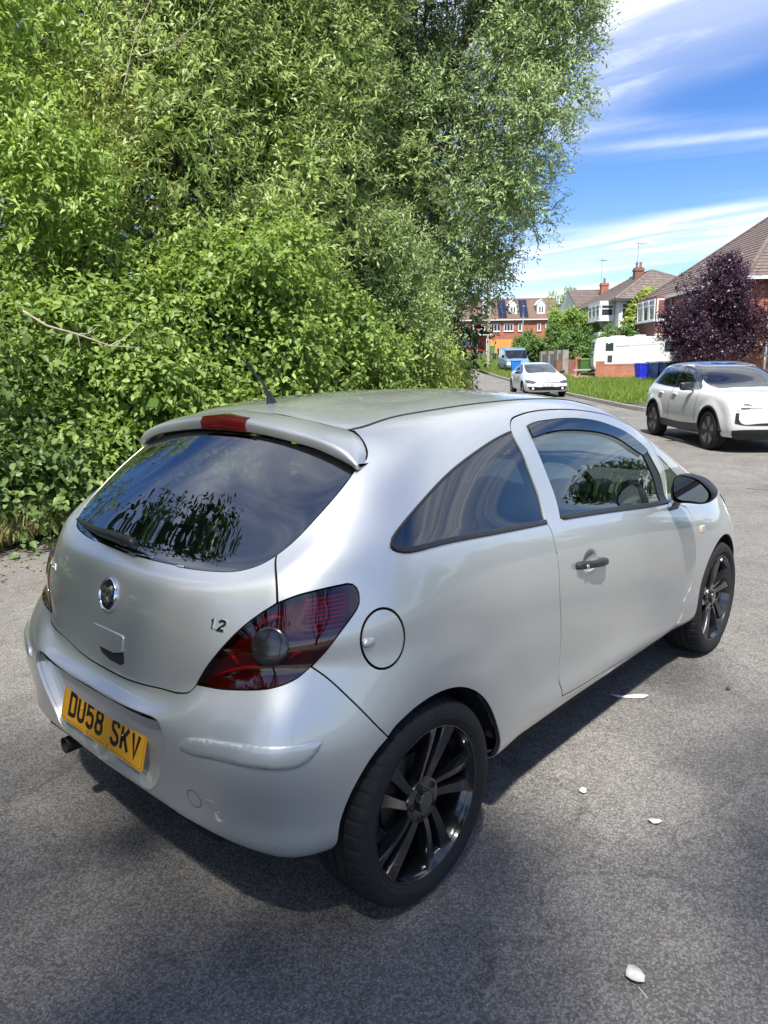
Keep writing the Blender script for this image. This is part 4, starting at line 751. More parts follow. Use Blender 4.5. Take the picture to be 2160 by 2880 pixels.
for sgn in (-1, 1):
    mirror = None; o1 = smoothloop(mh); c1 = o1.mean(0); V = []
    for sc, x in ((.93, 1.808), (.965, 1.800), (1., 1.804), (1.02, 1.83), (.98, 1.875), (.86, 1.915), (.6, 1.94), (.25, 1.95)): V += [(x+.03*(p[0]+.82)*-.0, -sgn*(c1[0]+(p[0]-c1[0])*sc), c1[1]+(p[1]-c1[1])*sc) for p in o1]
    n = len(o1); F = [[i*n+k, i*n+(k+1) % n, (i+1)*n+(k+1) % n, (i+1)*n+k] for i in range(7) for k in range(n)]+[[7*n+k for k in range(n)]]
    mbm = MB().add(V, F); 
    y0 = -sgn*-1
    S = lambda p: (p[0], sgn*p[1], p[2])
    st0 = [S((1.79, .812, .935)), S((1.79, .885, .948)), S((1.88, .885, .948)), S((1.88, .812, .935)), S((1.83, .862, .963)), S((1.83, .90, .97)), S((1.90, .90, .97)), S((1.90, .862, .963))]
    mbm.add([S((1.86, .79, .885)), S((1.97, .79, .885)), S((1.97, .80, .925)), S((1.87, .80, .93)), S((1.815, .845, .965)), S((1.89, .845, .965)), S((1.89, .915, .975)), S((1.815, .915, .975))], [(0, 1, 2, 3), (4, 7, 6, 5), (0, 4, 5, 1), (1, 5, 6, 2), (2, 6, 7, 3), (3, 7, 4, 0)])
    mi_ = mbm.build('door_mirror', TRIM, car, smooth=True, angle=60)
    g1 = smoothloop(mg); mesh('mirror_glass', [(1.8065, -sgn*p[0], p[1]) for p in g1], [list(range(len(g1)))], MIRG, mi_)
# --- wheels
def wheelmesh():
    prof = [(.236, -.098), (.240, -.101), (.2465, -.1045), (.248, -.1035), (.252, -.107), (.262, -.1095), (.2635, -.1085), (.272, -.110), (.288, -.107), (.298, -.100), (.3045, -.090), (.3085, -.080), (.3105, -.068), (.3115, -.052), (.3125, -.050), (.3055, -.0495), (.3055, -.0425), (.3125, -.042), (.3130, -.014), (.306, -.0135), (.306, -.006), (.3130, -.0055), (.3130, .022), (.306, .0225), (.306, .030), (.3125, .0305), (.311, .066), (.3045, .088), (.288, .106), (.262, .109), (.236, .098)]
    n = 288; V = []; F = []; a = 2*np.pi*np.arange(n)/n
    for j, (r, h) in enumerate(prof):
        rr = np.full(n, r)
        if 9 <= j <= 14 or 25 <= j <= 27: rr = rr-.0045*((np.arange(n) % 6) == 0)*(1 if j != 9 else .6)
        V += list(zip(rr*np.cos(a), np.full(n, h), rr*np.sin(a)))
    for i in range(len(prof)-1):
        for k in range(n): F.append((i*n+k, i*n+(k+1) % n, (i+1)*n+(k+1) % n, (i+1)*n+k))
    return V, F
def wheel(parent, x, sgn, mats, first=[]):
    root = bpy.data.objects.new('wheel', None); COL.objects.link(root); root.parent = parent; root.location = (x, sgn*.737, .3125); root.rotation_euler = (0, R(8 if x < 1 else -12), 0 if sgn < 0 else math.pi)
    if first:
        for o in first[0].children:
            c = o.copy(); COL.objects.link(c); c.parent = root
        return root
    V, F = wheelmesh(); t = mesh('tyre', V, F, TYRE, root, smooth=True); t.data.set_sharp_from_angle(angle=R(32))
    rm = MB(); rm.lathe([(.2365, -.095), (.2345, -.099), (.2315, -.098), (.229, -.093), (.2265, -.085), (.221, -.078), (.215, -.03), (.205, .02), (.215, .095), (.236, .098)], (0, 0, 0), 'y', 96)
    for p_ in range(5):
        for q_ in (-1, 1):
            ph = R(90+72*p_-8); secs = []
            for k in range(9):
                u = k/8; r = .052+.176*u; d = (.0185+.0215*u**1.3)*q_; phi = ph+d/r*(1.0)+.22*(1-u)**2-.06; wd = .0125+.0065*u+.006*u**6; y = -.070-.018*math.sin(u*math.pi*.5); c, s = math.cos(phi), math.sin(phi); tx, tz = -s, c
                P = lambda o, yy: (r*c+tx*o, yy, r*s+tz*o)
                tw_ = .005*q_*(.4+.6*u); secs.append([P(-wd, y+.036), P(-wd*.98, y+.010+tw_), P(-wd*.80, y+.002+tw_), P(wd*.80, y+.002-tw_), P(wd*.98, y+.010-tw_), P(wd, y+.036)])
            vv = [p for s_ in secs for p in s_]; rm.add(vv, [[i*6+k, i*6+k+1, i*6+7+k, i*6+6+k] for i in range(8) for k in range(5)]+[[i*6+5, i*6, i*6+6, i*6+11] for i in range(8)])
    rm.lathe([(.074, -.030), (.074, -.062), (.069, -.072), (.040, -.076), (.034, -.074), (.0005, -.074)], (0, 0, 0), 'y', 40)
    o = rm.build('rim', GBLACK, root, smooth=True, angle=38)
    cp = MB().lathe([(.034, -.070), (.034, -.084), (.031, -.088), (.0305, -.0862), (.0005, -.0865)], (0, 0, 0), 'y', 32).build('centre_cap', GBLACK, root, smooth=True)
    for k in range(5):
        q = R(90+72*k+28); MB().lathe([(.0105, -.072), (.0105, -.0775), (.0085, -.079), (.0085, -.070), (.0005, -.070)], (.053*math.cos(q), 0, .053*math.sin(q)), 'y', 14).build('wheel_bolt', DISC, root, smooth=True)
    MB().lathe([(.0005, -.020), (.125, -.020), (.128, -.018), (.128, .0), (.0005, .0)], (0, 0, 0), 'y', 40).build('brake_disc', DISC, root, smooth=True)
    first.append(root); return root
for x, sg in ((0, -1), (2.511, -1), (0, 1), (2.511, 1)): wheel(car, x, sg, None)
# wheel wells, floor and cabin
WELL = pmat('black_wheel_well', (.007, .007, .0075), .9)
for cx in (0, 2.511):
    for sg in (-1, 1):
        mbw = MB(); V = []; n = 25
        for k in range(n):
            a = R(9+162*k/(n-1)); x_, z_ = cx+.358*math.cos(a), .3125+.358*math.sin(a); yo_ = float(CS.ev(*CS.near(x_, 0, z_, (1, 0, 1), (3.5, 15, 0, 8)))[1])-.012; V += [(x_, sg*yo_, z_), (cx+.362*math.cos(a), sg*.44, .3125+.362*math.sin(a))]
        mbw.add(V, [[2*k, 2*k+1, 2*k+3, 2*k+2] for k in range(n-1)]+[[2*k+1 for k in range(n)]])
        mbw.build('wheel_well', WELL, car)
MB().box((1.3, 0, .30), (3.2, 1.28, .12)).box((-.36, 0, .40), (.34, 1.05, .16)).box((1.26, 0, .30), (1.7, 1.56, .10)).build('underbody', WELL, car)
lin = [('roof', roof, 'C', -.025), ]
panel('headlining', CS, [roof], [pmat('grey_headlining', (.25, .25, .24), .9)]*2, car, side='C', res=.09, gap=.0, depth=0, off=-.03)
for sd_ in 'RL':
    panel('inner_trim', CS, [side_o, door_o, qwin, tri], [CABIN, CABIN], car, side=sd_, res=.07, gap=0, depth=0, off=-.02)
    panel('door_card', CS, [door_o, dwin], [CABIN, CABIN], car, side=sd_, res=.07, gap=0, depth=0, off=-.03)
panel('boot_trim', CS, [tail], [CABIN, CABIN], car, side='C', res=.06, gap=0, depth=0, off=-.02)
# parcel shelf, rear bench, front seats
psf = MB(); psf.hexa([(-.36, .52, 1.0), (-.36, -.52, 1.0), (.10, -.62, 1.0), (.10, .62, 1.0), (-.36, .50, 1.03), (-.36, -.50, 1.03), (.10, -.60, 1.035), (.10, .60, 1.035)]); psf.build('parcel_shelf', pmat('grey_parcel_shelf', (.045, .052, .05), .9), car, bevel=.008)
def seat(name, x, y, w_, bench=False):
    mbs = MB(); mbs.box((x+.30, y, .52), (.52, w_, .16)); b = []
    lean = R(22)
    for (h, t) in (((0, .16), (.25, .15), (.5, .12), (.62, .09)) if not bench else ((0, .16), (.2, .15), (.36, .12), (.44, .09))):
        cx, cz = x-.02-h*math.sin(lean), .56+h*math.cos(lean); ww = w_*(1 if h < .45 else (.96 if bench else .8))
        b.append([(cx-t*.3, y-ww/2, cz), (cx+t*.7, y-ww/2*.85, cz), (cx+t*.7, y+ww/2*.85, cz), (cx-t*.3, y+ww/2, cz)])
    for i in range(3): mbs.hexa(b[i]+b[i+1])
    o = mbs.build(name, SEATC, car, bevel=.03, seg=3)
    for yy in ((y,) if not bench else (y-.32, y+.32)):
        hh_ = .50 if bench else .70; hx, hz_ = x-.02-hh_*math.sin(lean), .56+hh_*math.cos(lean); MB().box((hx, yy, hz_+(.02 if bench else .05)), (.10, .25, .12 if bench else .19), top=.85).build('headrest', SEATC, o, bevel=.035, seg=3)
        [MB().tube([(hx+.03, yy+q, hz_-.12), (hx, yy+q, hz_)], .006, 6).build('headrest_post', CHROME, o) for q in (-.06, .06)]
    return o
seat('rear_bench', .40, 0, 1.16, True); seat('front_seat', 1.0, -.37, .50); seat('front_seat', 1.0, .37, .50)
db = MB(); dp = [(1.72, .62), (1.70, .86), (1.76, .95), (1.92, .99), (2.2, .985), (2.5, .985), (2.5, .6)]; db.prism(dp, 'y', -.68, .68); dash = db.build('dashboard', CABIN, car, bevel=.02)
MB().hexa([(1.66, -.53, .93), (1.66, -.21, .93), (1.85, -.21, .96), (1.85, -.53, .96), (1.74, -.50, 1.02), (1.74, -.24, 1.02), (1.9, -.24, 1.02), (1.9, -.50, 1.02)]).build('instrument_hood', CABIN, dash, bevel=.03, seg=3)
MB().lathe([(.05, 0), (.075, .005), (.085, .03), (.08, .06)], (1.80, -.62, .95), 'x', 20).build('air_vent', CABIN, dash, smooth=True)
sw = bpy.data.objects.new('steering_wheel', None); COL.objects.link(sw); sw.parent = car; sw.location = (1.60, -.37, .985); sw.rotation_euler = (0, R(-24), 0)
tm = MB(); n1, n2 = 48, 10; V = []
for i in range(n1):
    a = 2*math.pi*i/n1
    for k in range(n2): b = 2*math.pi*k/n2; rr = .178+.0155*math.cos(b); V.append((.0155*math.sin(b), rr*math.cos(a), rr*math.sin(a)))
tm.add(V, [[i*n2+k, i*n2+(k+1) % n2, ((i+1) % n1)*n2+(k+1) % n2, ((i+1) % n1)*n2+k] for i in range(n1) for k in range(n2)]); tm.build('wheel_rim', TRIM, sw, smooth=True)
MB().sphere((.0, 0, 0), (.035, .075, .068), 18, 12).box((.01, -.11, -.01), (.02, .13, .05)).box((.01, .11, -.01), (.02, .13, .05)).box((.01, 0, -.11), (.02, .05, .13)).build('wheel_hub', CABIN, sw, smooth=True)
MB().tube([(2.42, .35, 1.045), (2.30, -.1, 1.09), (2.24, -.55, 1.07)], .008, 6).build('windscreen_wiper', TRIM, car)
# boot scuffs and tow-eye cover outline on the bumper
tc0 = CS.ev(*CV['circle_mark'][0]); V = []; n = 40
for r in (.0245, .0262):
    for k in range(n):
        a = 2*math.pi*k/n; s_ = CS.near(0, tc0[1]+r*math.cos(a), tc0[2]+r*math.sin(a), (0, 1, 1), (0, 5, 1, 5)); P = CS.ev(*s_)+CS.nrm(*s_)*.0006; V.append(P*[1, -1, 1])
mesh('tow_cover_line', V, [[k, (k+1) % n, n+(k+1) % n, n+k] for k in range(n)], SEAL, rear_bumper)
def mark(pts, w_, mat=SCUFF):
    "scratch on the bumper along (y, z) points"
    V, F = ribbon(pts, w_, .0003, lambda u, v, h: tuple((lambda s_: (CS.ev(*s_)+CS.nrm(*s_)*(.0004+h))*[1, -1, 1])(CS.near(0, u, v, (0, 1, 1), (0, 5, 1, 6))))); return V, F
ms = MB()
for pts, w_ in (([(.535, .478), (.556, .479), (.562, .476)], .002), ([(.557, .441), (.566, .433), (.572, .425), (.580, .422)], .006), ([(.560, .430), (.570, .419)], .005), ([(.566, .446), (.573, .448)], .003), ([(.40, .385), (.43, .386), (.45, .384)], .002)):
    V, F = mark(pts, w_); mesh('paint_scratch', V, F, SCUFF, rear_bumper)

# ------------------------------------------------------------------ the lie of the land: street frame (r to the right, d ahead along the street)
def hgt(d): return 3.4e-4*np.maximum(0, np.minimum(d, 130)-3)**2+np.maximum(0, d-130)*.02
def G(r, d, z=0.): return (CAM[0]+FH[0]*d+RH[0]*r, CAM[1]+FH[1]*d+RH[1]*r, float(hgt(d))+z)
def GA(r, d, z=0.):
    r, d = np.broadcast_arrays(np.asarray(r, float), np.asarray(d, float)); return np.stack([CAM[0]+FH[0]*d+RH[0]*r, CAM[1]+FH[1]*d+RH[1]*r, hgt(d)+z], -1)
SRZ = YAW-math.pi/2            # rotation about Z that turns local x to street right and local y to street ahead
def sheet(name, rs, ds, z, mat, parent=None, edge=None):
    "grid over r and d; edge(d) -> (rmin, rmax) squeezes the columns"
    rs, ds = np.asarray(rs, float), np.asarray(ds, float); u = (rs-rs[0])/(rs[-1]-rs[0]); V = []
    for d in ds:
        a, b = edge(d) if edge else (rs[0], rs[-1]); V.append(GA(a+(b-a)*u, np.full(len(u), d), z))
    V = np.concatenate(V); n = len(rs); F = np.array([[i*n+j, i*n+j+1, (i+1)*n+j+1, (i+1)*n+j] for i in range(len(ds)-1) for j in range(n-1)])
    return mesh(name, V, F, mat, parent, smooth=True)
def asphalt(name, base, light=1.0, coarse=1.):
    m_, nt_, p = newmat(name); N_ = nt_.nodes.new; L_ = nt_.links.new; p.inputs['Roughness'].default_value = .86; p.inputs['Specular IOR Level'].default_value = .3
    tc_ = N_('ShaderNodeTexCoord'); vo = N_('ShaderNodeTexVoronoi'); vo.inputs['Scale'].default_value = 165*coarse; L_(tc_.outputs['Object'], vo.inputs[0])
    v2 = N_('ShaderNodeTexVoronoi'); v2.inputs['Scale'].default_value = 80*coarse; L_(tc_.outputs['Object'], v2.inputs[0])
    n1 = N_('ShaderNodeTexNoise'); n1.inputs['Scale'].default_value = .55; n1.inputs['Detail'].default_value = 6; L_(tc_.outputs['Object'], n1.inputs[0])
    n2 = N_('ShaderNodeTexNoise'); n2.inputs['Scale'].default_value = 14; n2.inputs['Detail'].default_value = 5; L_(tc_.outputs['Object'], n2.inputs[0])
    cr = N_('ShaderNodeValToRGB'); e = cr.color_ramp.elements; e[0].position = .0; e[0].color = (base*.60, base*.57, base*.53, 1); e[1].position = 1; e[1].color = (base*1.55*light, base*1.48*light, base*1.38*light, 1)
    k = cr.color_ramp.elements.new(.5); k.color = (base*.98, base*.925, base*.84, 1); sx = N_('ShaderNodeSeparateColor'); L_(vo.outputs['Color'], sx.inputs[0])
    ad = N_('ShaderNodeMath'); ad.operation = 'MULTIPLY_ADD'; L_(n2.outputs[0], ad.inputs[0]); ad.inputs[1].default_value = .55; L_(sx.outputs[0], ad.inputs[2])
    sb = N_('ShaderNodeMath'); sb.operation = 'SUBTRACT'; L_(ad.outputs[0], sb.inputs[0]); sb.inputs[1].default_value = .26; L_(sb.outputs[0], cr.inputs[0])
    # pits between the chippings
    dk = N_('ShaderNodeMapRange'); L_(vo.outputs['Distance'], dk.inputs[0]); dk.inputs[1].default_value = .25; dk.inputs[2].default_value = .75; dk.inputs[3].default_value = 1; dk.inputs[4].default_value = .72
    lg = N_('ShaderNodeMapRange'); L_(n1.outputs[0], lg.inputs[0]); lg.inputs[1].default_value = .3; lg.inputs[2].default_value = .7; lg.inputs[3].default_value = .84; lg.inputs[4].default_value = 1.14
    mu = N_('ShaderNodeMath'); mu.operation = 'MULTIPLY'; L_(dk.outputs[0], mu.inputs[0]); L_(lg.outputs[0], mu.inputs[1])
    # fine cracks, stains and patches of binder
    ck = N_('ShaderNodeTexVoronoi'); ck.feature = 'DISTANCE_TO_EDGE'; ck.inputs['Scale'].default_value = .55; nw = N_('ShaderNodeTexNoise'); nw.inputs['Scale'].default_value = 2.2; nw.inputs['Detail'].default_value = 6; L_(tc_.outputs['Object'], nw.inputs[0]); vm_ = N_('ShaderNodeVectorMath'); vm_.operation = 'MULTIPLY_ADD'; L_(nw.outputs['Color'], vm_.inputs[0]); vm_.inputs[1].default_value = (.9, .9, 0); L_(tc_.outputs['Object'], vm_.inputs[2]); L_(vm_.outputs[0], ck.inputs[0])
    cm = N_('ShaderNodeMapRange'); L_(ck.outputs['Distance'], cm.inputs[0]); cm.inputs[1].default_value = .0; cm.inputs[2].default_value = .007; cm.inputs[3].default_value = .72; cm.inputs[4].default_value = 1.
    n4 = N_('ShaderNodeTexNoise'); n4.inputs['Scale'].default_value = 2.6; n4.inputs['Detail'].default_value = 7; n4.inputs['Roughness'].default_value = .65; L_(tc_.outputs['Object'], n4.inputs[0]); st4 = N_('ShaderNodeMapRange'); L_(n4.outputs[0], st4.inputs[0]); st4.inputs[1].default_value = .42; st4.inputs[2].default_value = .68; st4.inputs[3].default_value = 1.06; st4.inputs[4].default_value = .82
    m4 = N_('ShaderNodeMath'); m4.operation = 'MULTIPLY'; L_(cm.outputs[0], m4.inputs[0]); L_(st4.outputs[0], m4.inputs[1]); m5 = N_('ShaderNodeMath'); m5.operation = 'MULTIPLY'; L_(mu.outputs[0], m5.inputs[0]); L_(m4.outputs[0], m5.inputs[1]); mu = m5
    mm = N_('ShaderNodeMix'); mm.data_type = 'RGBA'; mm.blend_type = 'MULTIPLY'; mm.inputs[0].default_value = 1; L_(cr.outputs[0], mm.inputs[6]); L_(mu.outputs[0], mm.inputs[7]); L_(mm.outputs[2], p.inputs['Base Color'])
    hh = N_('ShaderNodeMath'); hh.operation = 'MULTIPLY_ADD'; L_(vo.outputs['Distance'], hh.inputs[0]); hh.inputs[1].default_value = -1; L_(sx.outputs[1], hh.inputs[2])
    h2 = N_('ShaderNodeMath'); h2.operation = 'MULTIPLY_ADD'; L_(v2.outputs['Distance'], h2.inputs[0]); h2.inputs[1].default_value = -.8; L_(hh.outputs[0], h2.inputs[2])
    bp = N_('ShaderNodeBump'); bp.inputs['Strength'].default_value = .45; bp.inputs['Distance'].default_value = .004; L_(h2.outputs[0], bp.inputs['Height']); L_(bp.outputs[0], p.inputs['Normal']); return m_
ASPH = asphalt('worn_asphalt', .175)
ASPH2 = asphalt('patched_asphalt', .145)
PATHM = asphalt('pavement_tarmac', .085, .8)
SOIL = pmat('grassy_soil', (.055, .075, .022), .95, noise=.4, nscale=1.5)
VERGE = pmat('verge_soil', (.06, .085, .025), .95, noise=.35, nscale=3)
KERBM = pmat('kerb_concrete', (.24, .225, .20), .85, noise=.2, nscale=12, bump=.3, bscale=60)
DRIVE = pmat('brick_paved_drive', (.27, .17, .13), .9, noise=.3, nscale=6)
far_r = np.concatenate([[-900, -400, -200, -100, -60], np.arange(-40, 41, 5), [60, 100, 200, 400, 900]]); far_d = np.concatenate([[-400, -200, -100, -50, -25], np.arange(-10, 131, 5), [160, 220, 320, 500, 800, 1300]])
tag(sheet('ground', far_r, far_d, -.06, SOIL), kind='structure')
HEDGE_PTS = [(-40, -9.5), (-6, -5.6), (0, -4.9), (6.2, -3.35), (7, -3.0), (10, -1.6), (14, .4), (18, 2.0), (24, 2.9), (40, 4.3), (75, 6.2)]
hedge_r = lambda d: float(np.interp(d, [p[0] for p in HEDGE_PTS], [p[1] for p in HEDGE_PTS]))
def road_edge(d):
    b = 7.86 if d > 22.5 else (7.86+(22.5-d)*(1.6 if d > 20 else 1.6)+0 if d > 19 else 15.)
    return hedge_r(d)-.25, min(b, 15.)
road = tag(sheet('road', np.linspace(-10, 12, 45), np.concatenate([np.arange(-40, -6, 4), np.arange(-6, 26, .5), np.arange(26, 76, 2)]), 0., ASPH, edge=road_edge), kind='structure')
# repair patch in the carriageway
pc = [(4.55, 8.9), (5.25, 8.25), (6.1, 8.6), (5.4, 9.5)]
o_ = mesh('road_patch', [G(r, d, .004) for r, d in pc], [[0, 1, 2, 3]], ASPH2); o_.parent = road; 
# kerb stones, footway and grass verge on the right of the street
kerb = empty('kerb'); tag(kerb, kind='structure')
kp = [(15.0, 19.3), (11.5, 19.6), (9.2, 20.2), (8.35, 20.9), (7.98, 21.8), (7.9, 23), (7.9, 40), (7.95, 52), (8.2, 60)]
kl = np.concatenate([[0], np.cumsum([math.dist(kp[i], kp[i+1]) for i in range(len(kp)-1)])]); kq = np.arange(0, kl[-1], .92)
kr, kd_ = np.interp(kq, kl, [p[0] for p in kp]), np.interp(kq, kl, [p[1] for p in kp])
for i in range(len(kq)-1):
    a, b = np.array([kr[i], kd_[i]]), np.array([kr[i+1], kd_[i+1]]); t = (b-a)/np.linalg.norm(b-a); nn = np.array([t[1], -t[0]]); a = a+t*.006; b = b-t*.006
    if nn[0] < 0: nn = -nn
    V = [G(*a, -.05), G(*b, -.05), G(*(b+nn*.13), -.05), G(*(a+nn*.13), -.05), G(*(a+nn*.02), .115+.004*math.sin(i*1.7)), G(*(b+nn*.02), .115+.004*math.sin(i*1.7+.5)), G(*(b+nn*.13), .118), G(*(a+nn*.13), .118)]
    MB().hexa(V).build('kerb_stone', KERBM, kerb)
def foot_edge(d): return 8.03+max(0, 22.8-d)*1.2, 15.5
tag(sheet('footway', np.linspace(8, 16, 9), np.arange(21.0, 24.3, .4), .105, PATHM, edge=lambda d: (8.03+max(0, 22.0-d)*.7, 8.4+max(0, (24.2-d))*1.9)), kind='structure')
tag(sheet('verge', np.linspace(8, 16, 17), np.concatenate([np.arange(22, 44.1, 1)]), .10, VERGE, edge=lambda d: (8.02 if d > 24.2 else 8.42+(24.2-d)*1.9, 15.6)), kind='structure')
tag(sheet('van_verge', np.linspace(8, 12.4, 9), np.arange(46.5, 70, 1.5), .10, VERGE, edge=lambda d: (8.05+max(0, d-62)*.35, 12.4)), kind='structure')
tag(sheet('driveway', np.linspace(8, 14, 5), np.array([43.6, 45, 46.6, 50, 54]), .09, DRIVE, edge=lambda d: (8.02 if d < 47 else 12.2, 13.6)), kind='structure')
tag(sheet('side_lawn', np.linspace(2, 20, 12), np.arange(66, 92, 2.), .06, VERGE, edge=lambda d: (7.2, 22)), kind='structure')
tag(sheet('far_path', np.linspace(6, 24, 12), np.arange(92, 97, 1.), .07, PATHM, edge=lambda d: (5, 24)), kind='structure')

# ------------------------------------------------------------------ leaves and trees
def leafmat(name, c0, c1, c2, trans=.42, rough=.45, spec=.35):
    m_, nt_, p = newmat(name); N_ = nt_.nodes.new; L_ = nt_.links.new; at_ = N_('ShaderNodeAttribute'); at_.attribute_name = 'tint'
    cr = N_('ShaderNodeValToRGB'); e = cr.color_ramp.elements; e[0].position = 0; e[0].color = (*c0, 1); e[1].position = 1; e[1].color = (*c2, 1); k = e.new(.5); k.color = (*c1, 1); L_(at_.outputs['Fac'], cr.inputs[0])
    L_(cr.outputs[0], p.inputs['Base Color']); p.inputs['Roughness'].default_value = rough; p.inputs['Specular IOR Level'].default_value = spec
    tr = N_('ShaderNodeBsdfTranslucent'); hs_ = N_('ShaderNodeHueSaturation'); hs_.inputs['Hue'].default_value = .485; hs_.inputs['Value'].default_value = 1.25; hs_.inputs['Saturation'].default_value = 1.1; L_(cr.outputs[0], hs_.inputs['Color']); L_(hs_.outputs[0], tr.inputs[0])
    mx_ = N_('ShaderNodeMixShader'); mx_.inputs[0].default_value = trans; L_(p.outputs[0], mx_.inputs[1]); L_(tr.outputs[0], mx_.inputs[2]); L_(mx_.outputs[0], nt_.nodes['Material Output'].inputs[0]); return m_
def unit(v): return v/(np.linalg.norm(v, axis=-1, keepdims=True)+1e-9)
def leafmesh(name, P, A, Nn, L, W, mat, parent, tint, broad=False, fold=.25, curl=.15):
    "one object of many leaves: base P, axis A, normal Nn, length L, width W"
    n = len(P); B = unit(np.cross(Nn, A)); Nn = unit(np.cross(A, B)); L = L[:, None]; W = W[:, None]
    if broad:
        V = np.stack([P, P+A*L*.30-B*W*.5+Nn*W*fold, P+A*L*.30+B*W*.5+Nn*W*fold, P+A*L*.68-B*W*.40+Nn*(W*fold*.8-L*curl*.35), P+A*L*.68+B*W*.40+Nn*(W*fold*.8-L*curl*.35), P+A*L-Nn*L*curl, P+A*L*.4-Nn*L*curl*.05], 1)
        F = np.array([[0, 6, 1], [0, 2, 6], [1, 6, 3], [6, 2, 4], [3, 6, 5], [6, 4, 5]]); k = 7
    else:
        V = np.stack([P, P+A*L*.45-B*W*.5+Nn*W*fold, P+A*L*.45+B*W*.5+Nn*W*fold, P+A*L-Nn*L*curl], 1); F = np.array([[0, 2, 1], [1, 2, 3]]); k = 4
    F = (F[None]+(np.arange(n)*k)[:, None, None]).reshape(-1, 3); o = mesh(name, V.reshape(-1, 3), F, mat, parent, smooth=False)
    a = o.data.attributes.new('tint', 'FLOAT', 'POINT'); a.data.foreach_set('value', np.repeat(tint, k).astype(np.float32)); return o
def sublobes(rng, lobes, m_, lo=.28, hi=.45, up=.2):
    out_ = []
    for c, r in lobes:
        c, r = np.array(c, float), np.array(r, float); out_.append((c, r*.62))
        for _ in range(m_):
            v = rng.normal(size=3); v[2] = v[2]+up; v /= np.linalg.norm(v); s = rng.uniform(lo, hi); out_.append((c+v*r*rng.uniform(.66, .94), np.full(3, s*r.mean())*rng.uniform(.8, 1.2, 3)))
    return out_
def sprays(rng, lobes, ntw, lpt, tl, ll, lw, droop=.2, shell=(.5, 1.04), updown=.25, lvar=.35, spread=.9, flat=.6, ow=.45):
    "twigs with leaves on a set of lobes -> arrays"
    C_ = np.array([c for c, r in lobes]); Rr = np.array([r for c, r in lobes]); w_ = (Rr.prod(1))**(2/3); w_ /= w_.sum(); k = rng.choice(len(C_), ntw, p=w_)
    v = unit(rng.normal(size=(ntw, 3))+[0, 0, updown]); f = shell[0]+(shell[1]-shell[0])*np.sqrt(rng.uniform(size=ntw)); pos = C_[k]+v*Rr[k]*f[:, None]; o = unit(v/Rr[k])
    td = unit(o*.8+[0, 0, .25-droop]+rng.normal(size=(ntw, 3))*.45); u = (np.arange(lpt)+.5)/lpt; T = tl*(1+rng.uniform(-.4, .4, ntw))
    P = pos[:, None]+td[:, None]*(u[None, :, None]*T[:, None, None]); P[..., 2] -= droop*.6*(u[None]**2)*T[:, None]; n = ntw*lpt
    sd_ = unit(np.cross(td, rng.normal(size=(ntw, 3))))[:, None]*np.where(np.arange(lpt) % 2, 1, -1)[None, :, None]
    A = unit(td[:, None]*.7+sd_*spread+rng.normal(size=(ntw, lpt, 3))*.3-np.array([0, 0, droop*1.2])); Nn = unit(o[:, None]*ow+np.array([0, 0, flat])+rng.normal(size=(ntw, lpt, 3))*.42)
    L = ll*(1+rng.uniform(-lvar, lvar, (ntw, lpt))); W = lw*(1+rng.uniform(-lvar, lvar, (ntw, lpt)))
    tint = np.clip(.5+rng.normal(size=(ntw, 1))*.17+rng.normal(size=(ntw, lpt))*.12+.12*(u[None]-.5), 0, 1)
    TW.append((pos, td, T)); return P.reshape(-1, 3), A.reshape(-1, 3), Nn.reshape(-1, 3), L.ravel(), W.ravel(), tint.ravel()
TW = []
def above(a, z0=.03):
    k = a[0][:, 2] > z0; return tuple(x[k] for x in a)
BARK = pmat('grey_bark', (.10, .082, .062), .9, noise=.4, nscale=9, bump=.7, bscale=30)
BARK2 = pmat('pale_bark', (.30, .26, .20), .85, noise=.3, nscale=12, bump=.5, bscale=50)
def limbs(rng, name, base, h, r0, targets, mat, parent, nmain=14, wob=.12):
    mb_ = MB(); b = Vector(base); top = b+Vector((rng.uniform(-.15, .15)*h*.3, rng.uniform(-.15, .15)*h*.3, h)); pts = [b.lerp(top, k/6)+Vector((rng.normal()*wob*.25*(k > 0), rng.normal()*wob*.25*(k > 0), 0)) for k in range(7)]
    mb_.tube([pts[0]-Vector((0, 0, .15))]+pts, [r0*1.35]+[r0*(1-.72*k/6) for k in range(7)], 10)
    for c in targets[:nmain]:
        c = Vector(c); zf = rng.uniform(.25, .85); s = pts[0].lerp(pts[-1], zf); mid = s.lerp(c, .5)+Vector((rng.normal()*wob, rng.normal()*wob, rng.uniform(.0, .25)*(c-s).length*.5)); rr = r0*(.42-.2*zf)
        q = [s, s.lerp(mid, .5)+Vector((rng.normal()*wob*.3,)*3), mid, mid.lerp(c, .55)+Vector((rng.normal()*wob*.4,)*3), c]; mb_.tube(q, [rr, rr*.8, rr*.6, rr*.4, rr*.15], 7)
    return mb_.build(name, mat, parent, smooth=True)
LEAFM = {}
